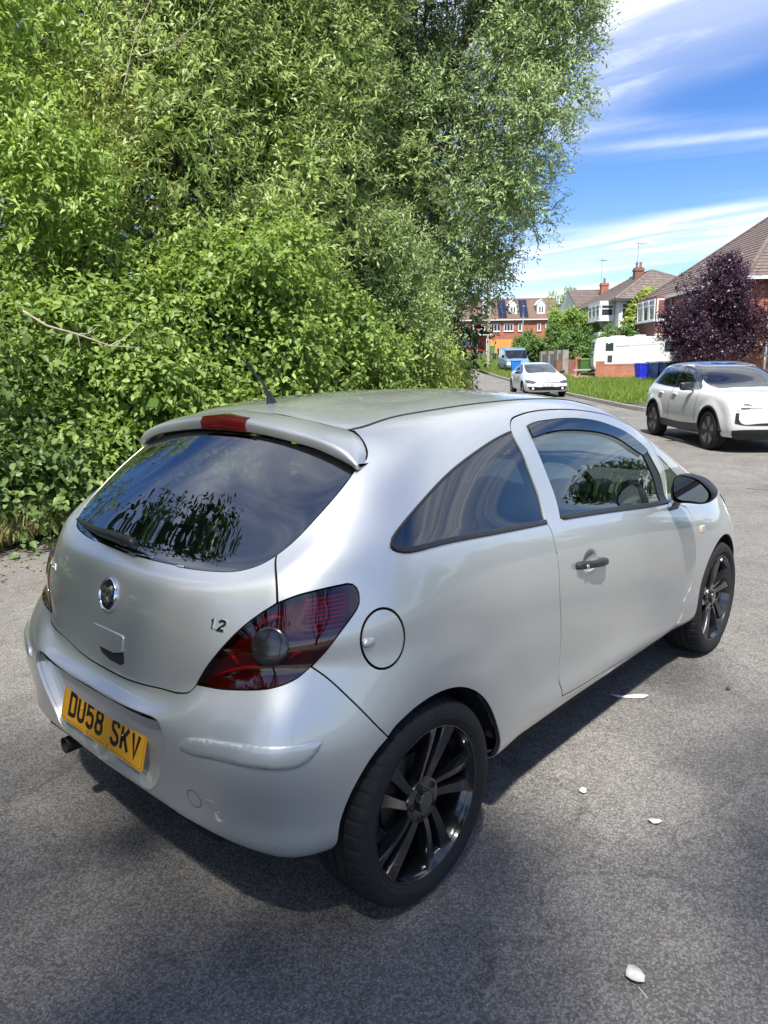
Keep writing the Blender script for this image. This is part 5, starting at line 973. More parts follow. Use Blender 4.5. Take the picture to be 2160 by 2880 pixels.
def plant(name, label, cat, base, lobes, seed, leaf, trunk_h, trunk_r, nsub=10, group=None, bark=BARK, nl=None, stems=1, fill=None, sub=(.28, .45), nparts=0, twigs=False):
    """leaf: dict(ntw, lpt, tl, ll, lw, mat, ...)"""
    rng = np.random.default_rng(seed); root = empty(name, label, cat, base, 0, group); lb = sublobes(rng, lobes, nsub, *sub); b = np.array(base, float)
    loc = [(c-b, r) for c, r in lb]; kw = {k: v for k, v in leaf.items() if k not in ('mat', 'broad', 'ntw', 'lpt', 'fold', 'curl')}
    a = above(sprays(rng, loc, leaf['ntw'], leaf['lpt'], **kw))
    if twigs:
        tp, td_, tT = TW[-1]; k_ = tp[:, 2] > .1; q = leafmesh('twigs', tp[k_], td_[k_], unit(rng.normal(size=(k_.sum(), 3))), tT[k_], np.full(k_.sum(), .012), BARK, root, np.zeros(k_.sum()), False, 0, .1); q['kind'] = 'stuff'
    if nparts:    # the leaves nearest the camera are objects of their own
        dc = np.linalg.norm(a[0]+b-CAM, axis=1)-a[3]*4+np.abs(a[0][:, 2]-1.4)*.25; o_ = np.argsort(dc)[:nparts*3]; rng.shuffle(o_); o_ = o_[:nparts]
        for i in o_:
            A_, N_ = a[1][i], a[2][i]; B_ = np.cross(N_, A_); B_ /= np.linalg.norm(B_); N_ = np.cross(A_, B_); tq = round(float(a[5][i])*4)/4; key = (leaf['mat'].name, tq)
            if key not in LEAFM:
                t_ = leafmesh('leaf', np.zeros((1, 3)), np.array([[1., 0, 0]]), np.array([[0, 0, 1.]]), np.array([1.]), np.array([.62]), leaf['mat'], None, np.array([tq]), True, leaf.get('fold', .25), leaf.get('curl', .15)); LEAFM[key] = t_.data; bpy.data.objects.remove(t_)
            lf_ = bpy.data.objects.new('leaf', LEAFM[key]); COL.objects.link(lf_); lf_.parent = root; s_ = float(a[3][i]); lf_.matrix_basis = Matrix(((A_[0]*s_, B_[0]*s_, N_[0]*s_, a[0][i][0]), (A_[1]*s_, B_[1]*s_, N_[1]*s_, a[0][i][1]), (A_[2]*s_, B_[2]*s_, N_[2]*s_, a[0][i][2]), (0, 0, 0, 1)))
        km = np.ones(len(a[0]), bool); km[o_] = False; a = tuple(x[km] for x in a)
    o = leafmesh('crown', *a[:5], leaf['mat'], root, a[5], leaf.get('broad', False), leaf.get('fold', .25), leaf.get('curl', .15)); o['kind'] = 'stuff'
    if fill:      # sparse large inner leaves closing the heart of the crown
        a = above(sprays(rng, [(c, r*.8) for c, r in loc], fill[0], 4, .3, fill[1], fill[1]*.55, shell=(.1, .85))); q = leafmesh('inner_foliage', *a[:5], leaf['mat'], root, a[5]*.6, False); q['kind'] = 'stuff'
    tg = [tuple(c) for c, r in loc]; rng.shuffle(tg)
    if stems == 1: limbs(rng, 'trunk', (0, 0, 0), trunk_h, trunk_r, tg, bark, root, nl or 16)
    else:
        for k in range(stems):
            t = tg[k % len(tg)]; st_ = Vector((rng.normal()*.25, rng.normal()*.25, -.05)); e = Vector(t); mid = st_.lerp(e, .5)+Vector((rng.normal()*.15, rng.normal()*.15, .2))
            MB().tube([st_, st_.lerp(mid, .5), mid, mid.lerp(e, .5), e], [trunk_r, trunk_r*.8, trunk_r*.65, trunk_r*.45, trunk_r*.2], 6).build('stem', bark, root, smooth=True)
    return root, loc
LF_DOG = leafmat('dogwood_leaf', (0.092, 0.159, 0.041), (0.191, 0.292, 0.065), (0.337, 0.430, 0.112))
LF_BRAM = leafmat('bramble_leaf', (0.069, 0.118, 0.041), (0.131, 0.208, 0.061), (0.230, 0.305, 0.101))
LF_WIL = leafmat('willow_leaf', (0.173, 0.258, 0.080), (0.303, 0.407, 0.124), (0.486, 0.578, 0.225), .42)
LF_GREY = leafmat('grey_willow_leaf', (0.163, 0.245, 0.095), (0.286, 0.395, 0.163), (0.448, 0.563, 0.268), .38)
LF_WIL2 = leafmat('soft_green_willow_leaf', (0.168, 0.251, 0.088), (0.294, 0.401, 0.144), (0.467, 0.570, 0.246), .42)
LF_LIME = leafmat('lime_green_leaf', (0.184, 0.263, 0.061), (0.322, 0.402, 0.092), (0.460, 0.527, 0.151), .38)
LF_ASH = leafmat('ash_leaf', (0.139, 0.235, 0.054), (0.260, 0.375, 0.090), (0.433, 0.531, 0.147), .36)
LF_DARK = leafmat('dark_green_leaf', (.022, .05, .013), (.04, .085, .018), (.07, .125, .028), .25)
LF_PURP = leafmat('purple_leaf', (.028, .015, .027), (.055, .028, .046), (.11, .06, .085), .25, .35)
LF_YEL = leafmat('yellowish_blossom', (0.227, 0.258, 0.075), (0.383, 0.408, 0.120), (0.540, 0.544, 0.195), .35)
LF_HEDGE = leafmat('privet_leaf', (0.069, 0.132, 0.036), (0.114, 0.208, 0.049), (0.200, 0.305, 0.081), .3)
def L3(r, d, z, rx, rz=None, ry=None): return (GA(r, d, z), np.array([rx, ry or rx, rz or rx]))
DOG = dict(tl=.40, ll=.078, lw=.047, droop=.32, mat=LF_DOG, broad=True, shell=(.66, 1.06), updown=.35, ow=.55, flat=.5)
SH = 'shrubs of the hedge beside the road'
# near shrubs, left to right along the hedge
plant('bramble_bush', 'dark bramble bush at the far left foot of the hedge', 'bush', G(-4.5, 6.9), [L3(-4.4, 7.0, .8, 1.3, 1.1), L3(-5.2, 6.6, 1.5, 1.4, 1.5), L3(-3.75, 7.3, .5, .9, .8)], 21, dict(DOG, ntw=2900, lpt=6, mat=LF_BRAM, ll=.075, lw=.052), 1., .03, 11, SH, stems=7, fill=(700, .15), nparts=80)
plant('dogwood_shrub', 'broad-leaved shrub behind the car\'s rear window, left of the aerial', 'bush', G(-3.1, 8.1), [L3(-3.1, 8.2, 1.0, 1.2, 1.2), L3(-3.4, 8.3, 1.8, 1.05, .85), L3(-2.4, 8.0, .8, .9, .9)], 22, dict(DOG, ntw=3500, lpt=6), 1.2, .035, 12, SH, stems=8, fill=(700, .15), nparts=80)
plant('dogwood_shrub', 'tallest bright broad-leaved shrub, directly behind the aerial tip', 'bush', G(-1.8, 9.1), [L3(-1.9, 9.1, 1.2, 1.15, 1.3), L3(-1.55, 9.2, 2.2, .85, .95), L3(-2.3, 9.3, 2.2, .75, .8)], 23, dict(DOG, ntw=4000, lpt=6), 1.4, .04, 13, SH, stems=9, fill=(800, .15), nparts=80)
plant('dogwood_shrub', 'drooping broad-leaved shrub above the middle of the car roof', 'bush', G(-1.0, 11.2), [L3(-1.1, 11.1, 1.2, 1.05, 1.2), L3(-.95, 11.3, 2.2, .75, .85), L3(-.5, 11.5, 1.1, .75, 1.1), L3(-.2, 12.3, .9, .8, 1.0)], 24, dict(DOG, ntw=3200, lpt=6, droop=.42), 1.4, .04, 12, SH, stems=8, fill=(700, .15), nparts=50)
plant('lime_shrub', 'yellow-green shrub at the end of the hedge beside the road', 'bush', G(1.1, 16.4), [L3(.85, 15.8, 1.2, .85, 1.2), L3(.85, 16.6, 2.1, .62, .95), L3(1.4, 17.2, .9, .45, .85), L3(.4, 14.4, 1.3, .85, 1.3), L3(.35, 14.8, 2.2, .7, .8)], 25, dict(DOG, ntw=3900, lpt=7, mat=LF_LIME, ll=.12, lw=.036, droop=.5), 1.6, .04, 11, SH, stems=8, fill=(800, .17))
plant('grey_sallow', 'rounded grey-green sallow bush under the overhanging tree', 'bush', G(.15, 13.4), [L3(.05, 13.5, 3.3, .75, 1.0), L3(.35, 13.8, 2.4, .75, .9), L3(-.25, 13.6, 2.6, .65, .8)], 26, dict(DOG, ntw=2600, lpt=8, mat=LF_GREY, ll=.07, lw=.024, droop=.1, broad=False), 2.2, .05, 11, SH, fill=(500, .13))
# trees over the hedge
WIL = dict(tl=.36, ll=.10, lw=.027, droop=.14, mat=LF_WIL, shell=(.82, 1.04), spread=.9, ow=.9, flat=.35)
plant('willow_tree', 'bright yellow-green willow filling the upper left of the picture', 'tree', G(-3.0, 11.6), [L3(-2.6, 11.3, 4.1, 1.9, 2.0), L3(-3.9, 11.6, 6.2, 2.1, 2.4), L3(-1.9, 11.7, 6.7, 1.9, 2.4), L3(-2.8, 11.8, 9., 2.2, 2.2)], 31, dict(WIL, ntw=17000, lpt=9), 7., .15, 22, fill=(1500, .17), nl=22, twigs=True)
plant('willow_tree', 'second bright willow, left of the dark gap and the overhanging tree', 'tree', G(-1.0, 13.8), [L3(-.9, 13.4, 4.9, 1.45, 1.8), L3(-1.1, 13.8, 7.2, 1.6, 2.2), L3(-.6, 14, 9.2, 1.6, 2.)], 32, dict(WIL, ntw=12500, lpt=9, mat=LF_WIL2), 8., .15, 20, fill=(1100, .17), nl=18, twigs=True)
BIG = dict(tl=.38, ll=.095, lw=.028, droop=.16, mat=LF_GREY, shell=(.80, 1.03), spread=.9, ow=.9, flat=.35)
big_lobes = [L3(.7, 15., 8.2, 1.7, 1.9), L3(2.2, 14.6, 8.6, 1.35, 1.2), L3(3.1, 14.4, 7.4, .95, .85), L3(2.4, 14.4, 6.2, 1.25, 1.0), L3(1.2, 14.8, 5.6, 1.3, 1.2), L3(2.2, 14.6, 4.7, 1.0, .8), L3(1.7, 15, 3.7, .85, .75), L3(2.05, 15.3, 3.1, .55, .6), L3(1.6, 14.5, 10.2, 1.9, 1.6), L3(3.3, 14.6, 9.4, 1.0, .8), L3(.2, 15.4, 6.8, 1.4, 1.7)]
plant('overhanging_tree', 'large grey-green tree leaning out over the road against the blue sky', 'tree', G(.2, 15.6), big_lobes, 33, dict(BIG, ntw=16500, lpt=9), 8.5, .15, 14, fill=(1300, .15), nl=34, sub=(.26, .46), twigs=True)
plant('ash_sapling', 'fresh green ash sapling rising at the left edge of the hedge', 'tree', G(-4.9, 8.9), [L3(-4.3, 8.7, 3.2, 1.3, 1.2), L3(-4.9, 8.8, 4.8, 1.4, 1.6), L3(-3.6, 9.0, 2.9, .9, .8)], 34, dict(DOG, ntw=2300, lpt=9, mat=LF_ASH, ll=.085, lw=.030, tl=.34, droop=.25, broad=False, spread=1.2, flat=1.), 4.6, .06, 10, fill=(500, .15))
plant('elder_bush', 'yellowish blossoming elder between the ash sapling and the willow', 'bush', G(-3.6, 9.8), [L3(-3.35, 9.6, 4.2, .85, .75), L3(-3.8, 9.7, 3.6, .7, .7)], 35, dict(DOG, ntw=1000, lpt=9, mat=LF_YEL, ll=.05, lw=.022, tl=.25, broad=False), 3.6, .05, 9)
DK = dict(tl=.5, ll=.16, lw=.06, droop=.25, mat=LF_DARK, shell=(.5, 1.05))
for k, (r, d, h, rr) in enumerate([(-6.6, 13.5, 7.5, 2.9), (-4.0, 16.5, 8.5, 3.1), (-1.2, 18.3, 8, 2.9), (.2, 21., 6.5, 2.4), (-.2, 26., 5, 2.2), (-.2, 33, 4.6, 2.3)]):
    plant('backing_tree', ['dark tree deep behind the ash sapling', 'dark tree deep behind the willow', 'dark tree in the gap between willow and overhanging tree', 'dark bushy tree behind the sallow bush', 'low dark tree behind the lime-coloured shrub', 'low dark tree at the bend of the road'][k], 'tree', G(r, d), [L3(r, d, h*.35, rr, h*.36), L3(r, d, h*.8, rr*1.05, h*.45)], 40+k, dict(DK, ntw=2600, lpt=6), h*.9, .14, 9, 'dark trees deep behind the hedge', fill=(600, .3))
# a bare pale branch over the hedge, and more dead twigs
rngb = np.random.default_rng(5)
def branch(label, pts, r0, forks):
    o = empty('dead_branch', label, 'branch', pts[0], 0, 'bare branches in the hedge'); b = Vector(pts[0]); MB().tube([Vector(p)-b for p in pts], [r0*(1-.8*i/(len(pts)-1)) for i in range(len(pts))], 6).build('limb', BARK2, o, smooth=True)
    for i, dv_, l in forks:
        s = Vector(pts[i])-b; e = s+Vector(dv_)*l; MB().tube([s, s.lerp(e, .5)+Vector((0, 0, -.03)), e], [r0*.5, r0*.35, r0*.12], 5).build('twig', BARK2, o, smooth=True)
branch('long bare pale branch lying across the left of the hedge', [G(-3.15, 6.55, 2.12), G(-2.9, 6.45, 1.98), G(-2.62, 6.4, 1.90), G(-2.35, 6.4, 1.80), G(-2.1, 6.45, 1.78)], .012, [(2, (.70, .2, .25), .33), (3, (.8, .1, .5), .42), (2, (.1, 0, -.9), .14)])
branch('thin bare twig high in the willow leaves', [G(-2.6, 8.6, 4.9), G(-2.2, 8.5, 4.95), G(-1.8, 8.5, 5.25), G(-1.55, 8.5, 5.6)], .008, [(1, (.6, .3, .5), .5)])
branch('bare fork standing up in front of the willow', [G(-2.75, 8.5, 4.5), G(-2.55, 8.5, 5.1), G(-2.2, 8.5, 5.7), G(-1.9, 8.6, 6.0)], .008, [(1, (-.3, .1, .9), .6)])

# ------------------------------------------------------------------ what stands behind and beside the photographer (seen in the car's paint and glass, and shading the foreground)
SHD = dict(DK, lpt=6, ll=.34, lw=.19, tl=.6, shell=(.3, 1.04))
OUT = 'trees outside the picture'
plant('shade_tree', 'spreading tree right behind the photographer', 'tree', G(-4.2, -8.5), [L3(-2.1, -4.9, 9., 2.9, 2.2), L3(-5.2, -5.1, 9.2, 3., 2.3), L3(-3.2, -7., 11.5, 3.3, 2.)], 61, dict(SHD, ntw=1800), 8, .3, 10, OUT)
plant('shade_tree', 'thin young tree behind the photographer on the right', 'tree', G(4.2, -8.), [L3(2.2, -5.1, 8.8, 2.8, 2.2), L3(5., -5.2, 9.2, 2.8, 2.4)], 63, dict(SHD, ntw=260), 7, .2, 10, OUT)
plant('shade_tree', 'tall tree behind the photographer on the left', 'tree', G(-8.5, -8.), [L3(-7.4, -4.6, 9., 3.2, 2.6), L3(-10., -4, 8.5, 3.2, 2.6), L3(-8.5, -7, 11., 3.4, 2.4)], 62, dict(SHD, ntw=1500), 8, .3, 10, OUT)
for k, (r, d, h, rr, q) in enumerate([(-6.2, 3.4, 3.2, 1.7, 'just left of the frame'), (-6.6, .4, 3.4, 1.8, 'level with the photographer'), (-7.2, -2.8, 3.4, 1.9, 'behind the photographer'), (-7.8, -6, 3.6, 2., 'farthest behind the photographer')]):
    plant('hedge_shrub', 'hedge shrub along the road, '+q, 'bush', G(r, d), [L3(r, d, h*.4, rr, h*.42), L3(r-.3, d, h*.8, rr*.8, h*.3)], 70+k, dict(DOG, ntw=1000, lpt=6, mat=LF_BRAM, ll=.13, lw=.08), 1.5, .04, 8, SH, stems=5, fill=(500, .25))
for k, (r, d, h, rr, q) in enumerate([(-9.8, 5.2, 7.2, 2.8, 'left of the frame'), (-11, 0., 6.5, 2.8, 'level with the photographer')]):
    plant('hedge_tree', 'tree above the hedge '+q, 'tree', G(r, d), [L3(r, d, h*.45, rr, h*.35), L3(r+.3, d, h*.85, rr*.9, h*.3)], 80+k, dict(DK, ntw=1500, lpt=6, ll=.22, lw=.09), h*.8, .2, 10, OUT, fill=(500, .35))
for k, (r, d, h, rr, q) in enumerate([(18.5, 6.5, 2.6, 2.0, 'low and opposite the car'), (20, 11.5, 3.2, 2.4, 'low and farther up the road'), (15.5, -2.5, 9.5, 2.6, 'tall and opposite the photographer'), (23, 1, 3.6, 2.6, 'low and set back')]):
    plant('garden_tree', 'garden tree across the road, '+q, 'tree', G(r, d), [L3(r, d, h*.45, rr, h*.38), L3(r+.3, d, h*.8, rr*.8, h*.3)], 90+k, dict(DK, ntw=1100, lpt=6, ll=.22, lw=.09), h*.8, .15, 9, OUT, fill=(400, .35))

# ------------------------------------------------------------------ buildings, walls and street furniture (local x = street right, y = ahead, z up)
def brickmat(name, c0, c1, mortar, sc=1.):
    m_, nt_, p = newmat(name); N_ = nt_.nodes.new; L_ = nt_.links.new; tc_ = N_('ShaderNodeTexCoord'); mp = N_('ShaderNodeMapping'); L_(tc_.outputs['Object'], mp.inputs[0])
    # use x+y along the wall so that every wall of the block carries the bond
    sp = N_('ShaderNodeSeparateXYZ'); L_(mp.outputs[0], sp.inputs[0]); ad = N_('ShaderNodeMath'); ad.operation = 'ADD'; L_(sp.outputs[0], ad.inputs[0]); L_(sp.outputs[1], ad.inputs[1]); cb = N_('ShaderNodeCombineXYZ'); L_(ad.outputs[0], cb.inputs[0]); L_(sp.outputs[2], cb.inputs[1])
    br = N_('ShaderNodeTexBrick'); L_(cb.outputs[0], br.inputs[0]); br.inputs['Scale'].default_value = 1; br.inputs['Brick Width'].default_value = .225*sc; br.inputs['Row Height'].default_value = .075*sc; br.inputs['Mortar Size'].default_value = .007*sc
    br.inputs['Color1'].default_value = (*c0, 1); br.inputs['Color2'].default_value = (*c1, 1); br.inputs['Mortar'].default_value = (*mortar, 1); no = N_('ShaderNodeTexNoise'); no.inputs['Scale'].default_value = 1.3; no.inputs['Detail'].default_value = 6; L_(tc_.outputs['Object'], no.inputs[0])
    mr = N_('ShaderNodeMapRange'); L_(no.outputs[0], mr.inputs[0]); mr.inputs[1].default_value = .3; mr.inputs[2].default_value = .7; mr.inputs[3].default_value = .78; mr.inputs[4].default_value = 1.2
    mm = N_('ShaderNodeMix'); mm.data_type = 'RGBA'; mm.blend_type = 'MULTIPLY'; mm.inputs[0].default_value = 1; L_(br.outputs[0], mm.inputs[6]); L_(mr.outputs[0], mm.inputs[7]); L_(mm.outputs[2], p.inputs['Base Color']); p.inputs['Roughness'].default_value = .9
    bp = N_('ShaderNodeBump'); bp.inputs['Distance'].default_value = .01; bp.inputs['Strength'].default_value = .5; bp.invert = True; L_(br.outputs['Fac'], bp.inputs['Height']); L_(bp.outputs[0], p.inputs['Normal']); return m_
BR_RED = brickmat('red_brick', (.36, .105, .055), (.27, .075, .042), (.30, .22, .17))
BR_BROWN = brickmat('brown_brick', (.22, .075, .045), (.16, .055, .038), (.22, .18, .15))
BR_ORANGE = brickmat('orange_brick', (.42, .15, .075), (.32, .11, .06), (.34, .27, .21))
BLOCKM = pmat('grey_block_wall', (.22, .20, .175), .95, noise=.3, nscale=3)
RENDER = pmat('white_render', (.58, .57, .55), .9, noise=.06, nscale=2)
UPVC = pmat('white_window_plastic', (.60, .61, .62), .35)
TILE_B = pmat('brown_roof_tile', (.155, .098, .075), .85, noise=.25, nscale=5)
TILE_G = pmat('weathered_roof_tile', (.145, .115, .098), .9, noise=.35, nscale=4)
TILE_D = pmat('dark_brown_tile', (.125, .093, .08), .85, noise=.25, nscale=5)
HUNG = pmat('hung_tile', (.13, .055, .04), .8, noise=.3, nscale=8)
PANE = pmat('house_window_pane', (.03, .04, .045), .06, 0, .0, spec=.9)
PVM = pmat('solar_cell', (.012, .016, .035), .12, 0, 1.)
WHITEP = pmat('white_paint', (.60, .60, .60), .45)
REDDOOR = pmat('red_door_paint', (.33, .012, .02), .35)
FENCEM = pmat('orange_timber_fence', (.50, .24, .06), .75, noise=.2, nscale=7)
METALP = pmat('galvanised_post', (.36, .37, .37), .5, .3)
TIMBER = pmat('weathered_pole_timber', (.33, .28, .21), .85, noise=.25, nscale=10)
def house(name, label, r, d, cat='house'): return empty(name, label, cat, G(r, d), SRZ)
def window(parent, x, y, z, w_, h, face='f', cols=2, frame=.07, out_=.06, transom=None):
    "white framed window; face f = facing the camera (-y), l = facing left (-x); x, y, z = lower left corner on the wall plane"
    T_ = (lambda a, b, c: (x+a, y-b, z+c)) if face == 'f' else (lambda a, b, c: (x-b, y+a, z+c))
    def bx_(mb_, a0, a1, c0, c1, o0, o1):
        V = [T_(a0, o0, c0), T_(a1, o0, c0), T_(a1, o1, c0), T_(a0, o1, c0), T_(a0, o0, c1), T_(a1, o0, c1), T_(a1, o1, c1), T_(a0, o1, c1)]; mb_.hexa(V)
    mb_ = MB(); bx_(mb_, 0, frame, 0, h, -.02, out_); bx_(mb_, w_-frame, w_, 0, h, -.02, out_); bx_(mb_, frame, w_-frame, 0, frame, -.02, out_); bx_(mb_, frame, w_-frame, h-frame, h, -.02, out_)
    for k in range(1, cols): c = w_*k/cols; bx_(mb_, c-frame*.4, c+frame*.4, frame, h-frame, -.02, out_-.008)
    if transom: bx_(mb_, frame, w_-frame, h*transom-frame*.35, h*transom+frame*.35, -.02, out_-.012)
    fr_ = mb_.build('window', UPVC, parent); 
    for k in range(cols):
        a0, a1 = max(frame, w_*k/cols+frame*.4), min(w_-frame, w_*(k+1)/cols-frame*.4); o = MB(); bx_(o, a0, a1, frame, h-frame, -.02, .012); o.build('pane', PANE, fr_)
    o = MB(); bx_(o, -.05, w_+.05, -.07, -.003, -.02, out_+.06); o.build('sill', UPVC, fr_); return fr_
def tiled(name, quad, n, mat, parent, th=.05, lift=.035):
    """roof slope of n overlapping courses; quad = eave left, eave right, top right, top left"""
    a, b, c, d_ = [Vector(p) for p in quad]; nn = (b-a).cross(d_-a).normalized(); mb_ = MB()
    if nn.z < 0: nn = -nn
    for k in range(n):
        u0, u1 = k/n, min(1., (k+1.12)/n); p0, p1, p2, p3 = a.lerp(d_, u0), b.lerp(c, u0), b.lerp(c, u1), a.lerp(d_, u1)
        mb_.hexa([p0-nn*th, p1-nn*th, p2-nn*th, p3-nn*th, p0+nn*lift, p1+nn*lift, p2, p3])
    o = mb_.build(name, mat, parent); o['kind'] = 'stuff'; return o
def ridge(parent, a, b, mat, r=.11): return MB().tube([a, tuple((Vector(a)+Vector(b))/2), b], r, 8).build('ridge_tiles', mat, parent, smooth=True)
def chimney(parent, x, y, z0, z1, w_, mat, pots=2):
    c = MB().box((x, y, (z0+z1)/2), (w_, w_*.8, z1-z0)).box((x, y, z1-.18), (w_+.1, w_*.8+.1, .12)).build('chimney', mat, parent)
    for k in range(pots): MB().lathe([(.10, 0), (.12, .05), (.10, .1), (.10, .4), (.12, .42), (.09, .42)], (x+(k-.5*(pots-1))*.3, y, z1), 'z', 12).build('chimney_pot', TILE_B, c, smooth=True)
    return c
def aerial(parent, x, y, z, h, bars, yaw=0):
    m_ = MB().tube([(x, y, z), (x, y, z+h)], .03, 6); c, s = math.cos(yaw), math.sin(yaw)
    m_.tube([(x-.3*c, y-.3*s, z+h*.93), (x+.9*c, y+.9*s, z+h*.97)], .02, 5)
    for k in range(bars): u = -.25+1.1*k/bars; m_.tube([(x+u*c-.28*s, y+u*s+.28*c, z+h*.945), (x+u*c+.28*s, y+u*s-.28*c, z+h*.945)], .012, 4)
    return m_.build('tv_aerial', METALP, parent)
# --- terrace at the end of the street
T_ = house('terrace_house', 'red brick terrace with three white dormers at the end of the street', 11.2, 105)
MB().box((7.2, 4, 2.0), (14.6, 8, 5.0)).build('wall', BR_RED, T_)
tiled('roof', [(-.3, -.35, 4.32), (14.7, -.35, 4.32), (14.4, 4, 7.45), (0, 4, 7.45)], 20, TILE_B, T_); tiled('roof', [(14.7, 8.35, 4.32), (-.3, 8.35, 4.32), (0, 4, 7.45), (14.4, 4, 7.45)], 10, TILE_B, T_)
MB().prism([(-.0, 4.4), (8, 4.4), (4, 7.35)], 'x', 14.25, 14.48).build('gable', BR_RED, T_); ridge(T_, (0, 4, 7.48), (14.4, 4, 7.48), TILE_B)
MB().box((7.2, -.36, 4.30), (15, .12, .12)).build('gutter', UPVC, T_)
for x in (3.85, 7.6, 11.6):
    D_ = MB().box((x, 1.55, 5.72), (1.15, 1.6, 1.35)).prism([(x-.58, 6.39), (x+.58, 6.39), (x, 6.98)], 'y', .75, 2.35).build('dormer', WHITEP, T_)
    MB().hexa([(x-.72, .68, 6.36), (x-.72, 3.4, 6.36), (x, 3.6, 7.1), (x, .68, 7.1), (x-.68, .68, 6.44), (x-.68, 3.4, 6.44), (x, 3.6, 7.2), (x, .68, 7.2)]).build('dormer_roof', WHITEP, D_); MB().hexa([(x+.72, .68, 6.36), (x+.72, 3.4, 6.36), (x, 3.6, 7.1), (x, .68, 7.1), (x+.68, .68, 6.44), (x+.68, 3.4, 6.44), (x, 3.6, 7.2), (x, .68, 7.2)]).build('dormer_roof', WHITEP, D_)
    for q in (-.3, .06): MB().box((x+q+.12, .73, 5.75), (.2, .04, .75)).build('dormer_pane', PANE, D_)
for x0 in (5.45, 8.5):
    for i in range(2):
        for j in range(5):
            u0, u1 = .08+.17*j, .08+.17*j+.16; P = lambda u, x: (x, -.35+4.35*u-.05, 4.32+3.13*u+.14); x1 = x0+i*.62+.02*j*3
            MB().add([P(u0, x1), P(u0, x1+.57), P(u1, x1+.60), P(u1, x1+.03)]+[tuple(np.array(q)-[0, 0, .05]) for q in (P(u0, x1), P(u0, x1+.57), P(u1, x1+.60), P(u1, x1+.03))], [(0, 1, 2, 3), (7, 6, 5, 4), (0, 4, 5, 1), (1, 5, 6, 2), (2, 6, 7, 3), (3, 7, 4, 0)]).build('solar_panel', PVM, T_)
for x, w_, n in ((.25, .9, 2), (1.5, .45, 1), (3.0, .5, 1), (4.35, 1.35, 3), (6.2, 1.35, 3), (8.25, .5, 1), (10.95, .5, 1), (12.1, 1.2, 3)): window(T_, x, 0, 2.75, w_, 1.05, 'f', n, .1)
MB().prism([(-1.2, 2.35), (0, 2.95), (0, 2.35)], 'x', .1, 4.2).build('porch_roof', TILE_D, T_); MB().box((2.15, -1.2, 2.3), (4.3, .1, .16)).build('porch_fascia', UPVC, T_)
MB().box((2.95, -.06, 1.0), (.85, .08, 2.05)).build('door', REDDOOR, T_); MB().box((2.46, -.07, 1.0), (.12, .1, 2.1)).build('door_frame', UPVC, T_)
for x, w_, n in ((.3, .75, 1), (1.2, .95, 2)): window(T_, x, 0, .75, w_, 1.25, 'f', n, .1)
MB().box((5.62, -.05, 2.2), (.09, .09, 4.2)).build('downpipe', TILE_D, T_)
f_ = empty('timber_fence', 'new orange timber fence in front of the terrace', 'fence', G(14.0, 98), SRZ)
for k in range(26): MB().box((.08+.146*k, 0, .95), (.136, .03, 1.85)).build('fence_board', FENCEM, f_)
for x in (0, 1.9, 3.8): MB().box((x, -.05, 1.0), (.1, .1, 2.05)).build('fence_post', FENCEM if x else UPVC, f_)
# --- white semi with hipped roof
W_ = house('white_house', 'white rendered house with hipped roof and bay windows', 17.3, 54)
MB().box((4.2, 6.5, 2.5), (8.4, 13, 5.6)).build('wall', RENDER, W_)
e = 5.25; A = (-.45, -.45, e); B = (8.9, -.45, e); Cc = (8.9, 13.5, e); Dd = (-.45, 13.5, e); P1 = (3.9, 4.6, 7.75); P2 = (3.9, 9.6, 7.75)
tiled('roof', [A, B, P1, P1], 17, TILE_G, W_); tiled('roof', [Dd, A, P1, P2], 17, TILE_G, W_); tiled('roof', [B, Cc, P2, P1], 8, TILE_G, W_); tiled('roof', [Cc, Dd, P2, P2], 6, TILE_G, W_)
for a, b in ((A, P1), (B, P1), (P1, P2)): ridge(W_, a, b, TILE_G)
MB().box((4.2, -.47, e-.08), (9.4, .1, .14)).box((-.47, 6.5, e-.08), (.1, 13.9, .14)).build('gutter', pmat('dark_gutter', (.05, .05, .05), .5), W_)
chimney(W_, 3.4, 6.2, 7.2, 8.15, .7, BR_BROWN, 2); aerial(W_, 3.3, 6.2, 8.2, 1.9, 6, .3)
by = MB().box((-.55, 2.4, 4.05), (1.2, 3.0, .3)).box((-.55, 2.4, 5.05), (1.2, 3.0, .35)).box((-.55, 2.4, 1.4), (1.2, 3.0, 3.2)).build('bay', RENDER, W_)
for y in (.98, 1.98, 2.98): window(W_, -1.1, y, 3.85, .9, 1.15, 'l', 1, .1, transom=.7)
window(W_, -1.08, .93, 3.85, 1.0, 1.15, 'f', 1, .1, transom=.7)
for y in (5.6, 8.4): window(W_, 0, y, 3.7, 1.5, 1.2, 'l', 2, .1)
window(W_, 0.15, .0, 3.75, .9, 1.25, 'f', 1, .1, transom=.7)
MB().prism([(-1.2, 2.5), (.1, 3.3), (.1, 2.5)], 'y', -.6, .8).build('porch_roof', TILE_D, W_)
K_ = house('gabled_house', 'small white gabled roof and brick chimney behind the white house', 18.2, 69)
MB().box((2.2, 4, 2.2), (4.2, 8, 6)).build('wall', RENDER, K_); MB().prism([(0.1, 5.2), (8, 5.2), (4, 7.1)], 'x', .12, .3).build('gable', RENDER, K_)
tiled('roof', [(0, -.4, 5.05), (6, -.4, 5.05), (6, 4, 7.2), (0, 4, 7.2)], 14, TILE_D, K_); chimney(K_, 3.1, 2.2, 6.0, 7.6, .7, BR_RED, 1); aerial(K_, 2.8, 2.2, 7.6, 2.2, 5, .8)
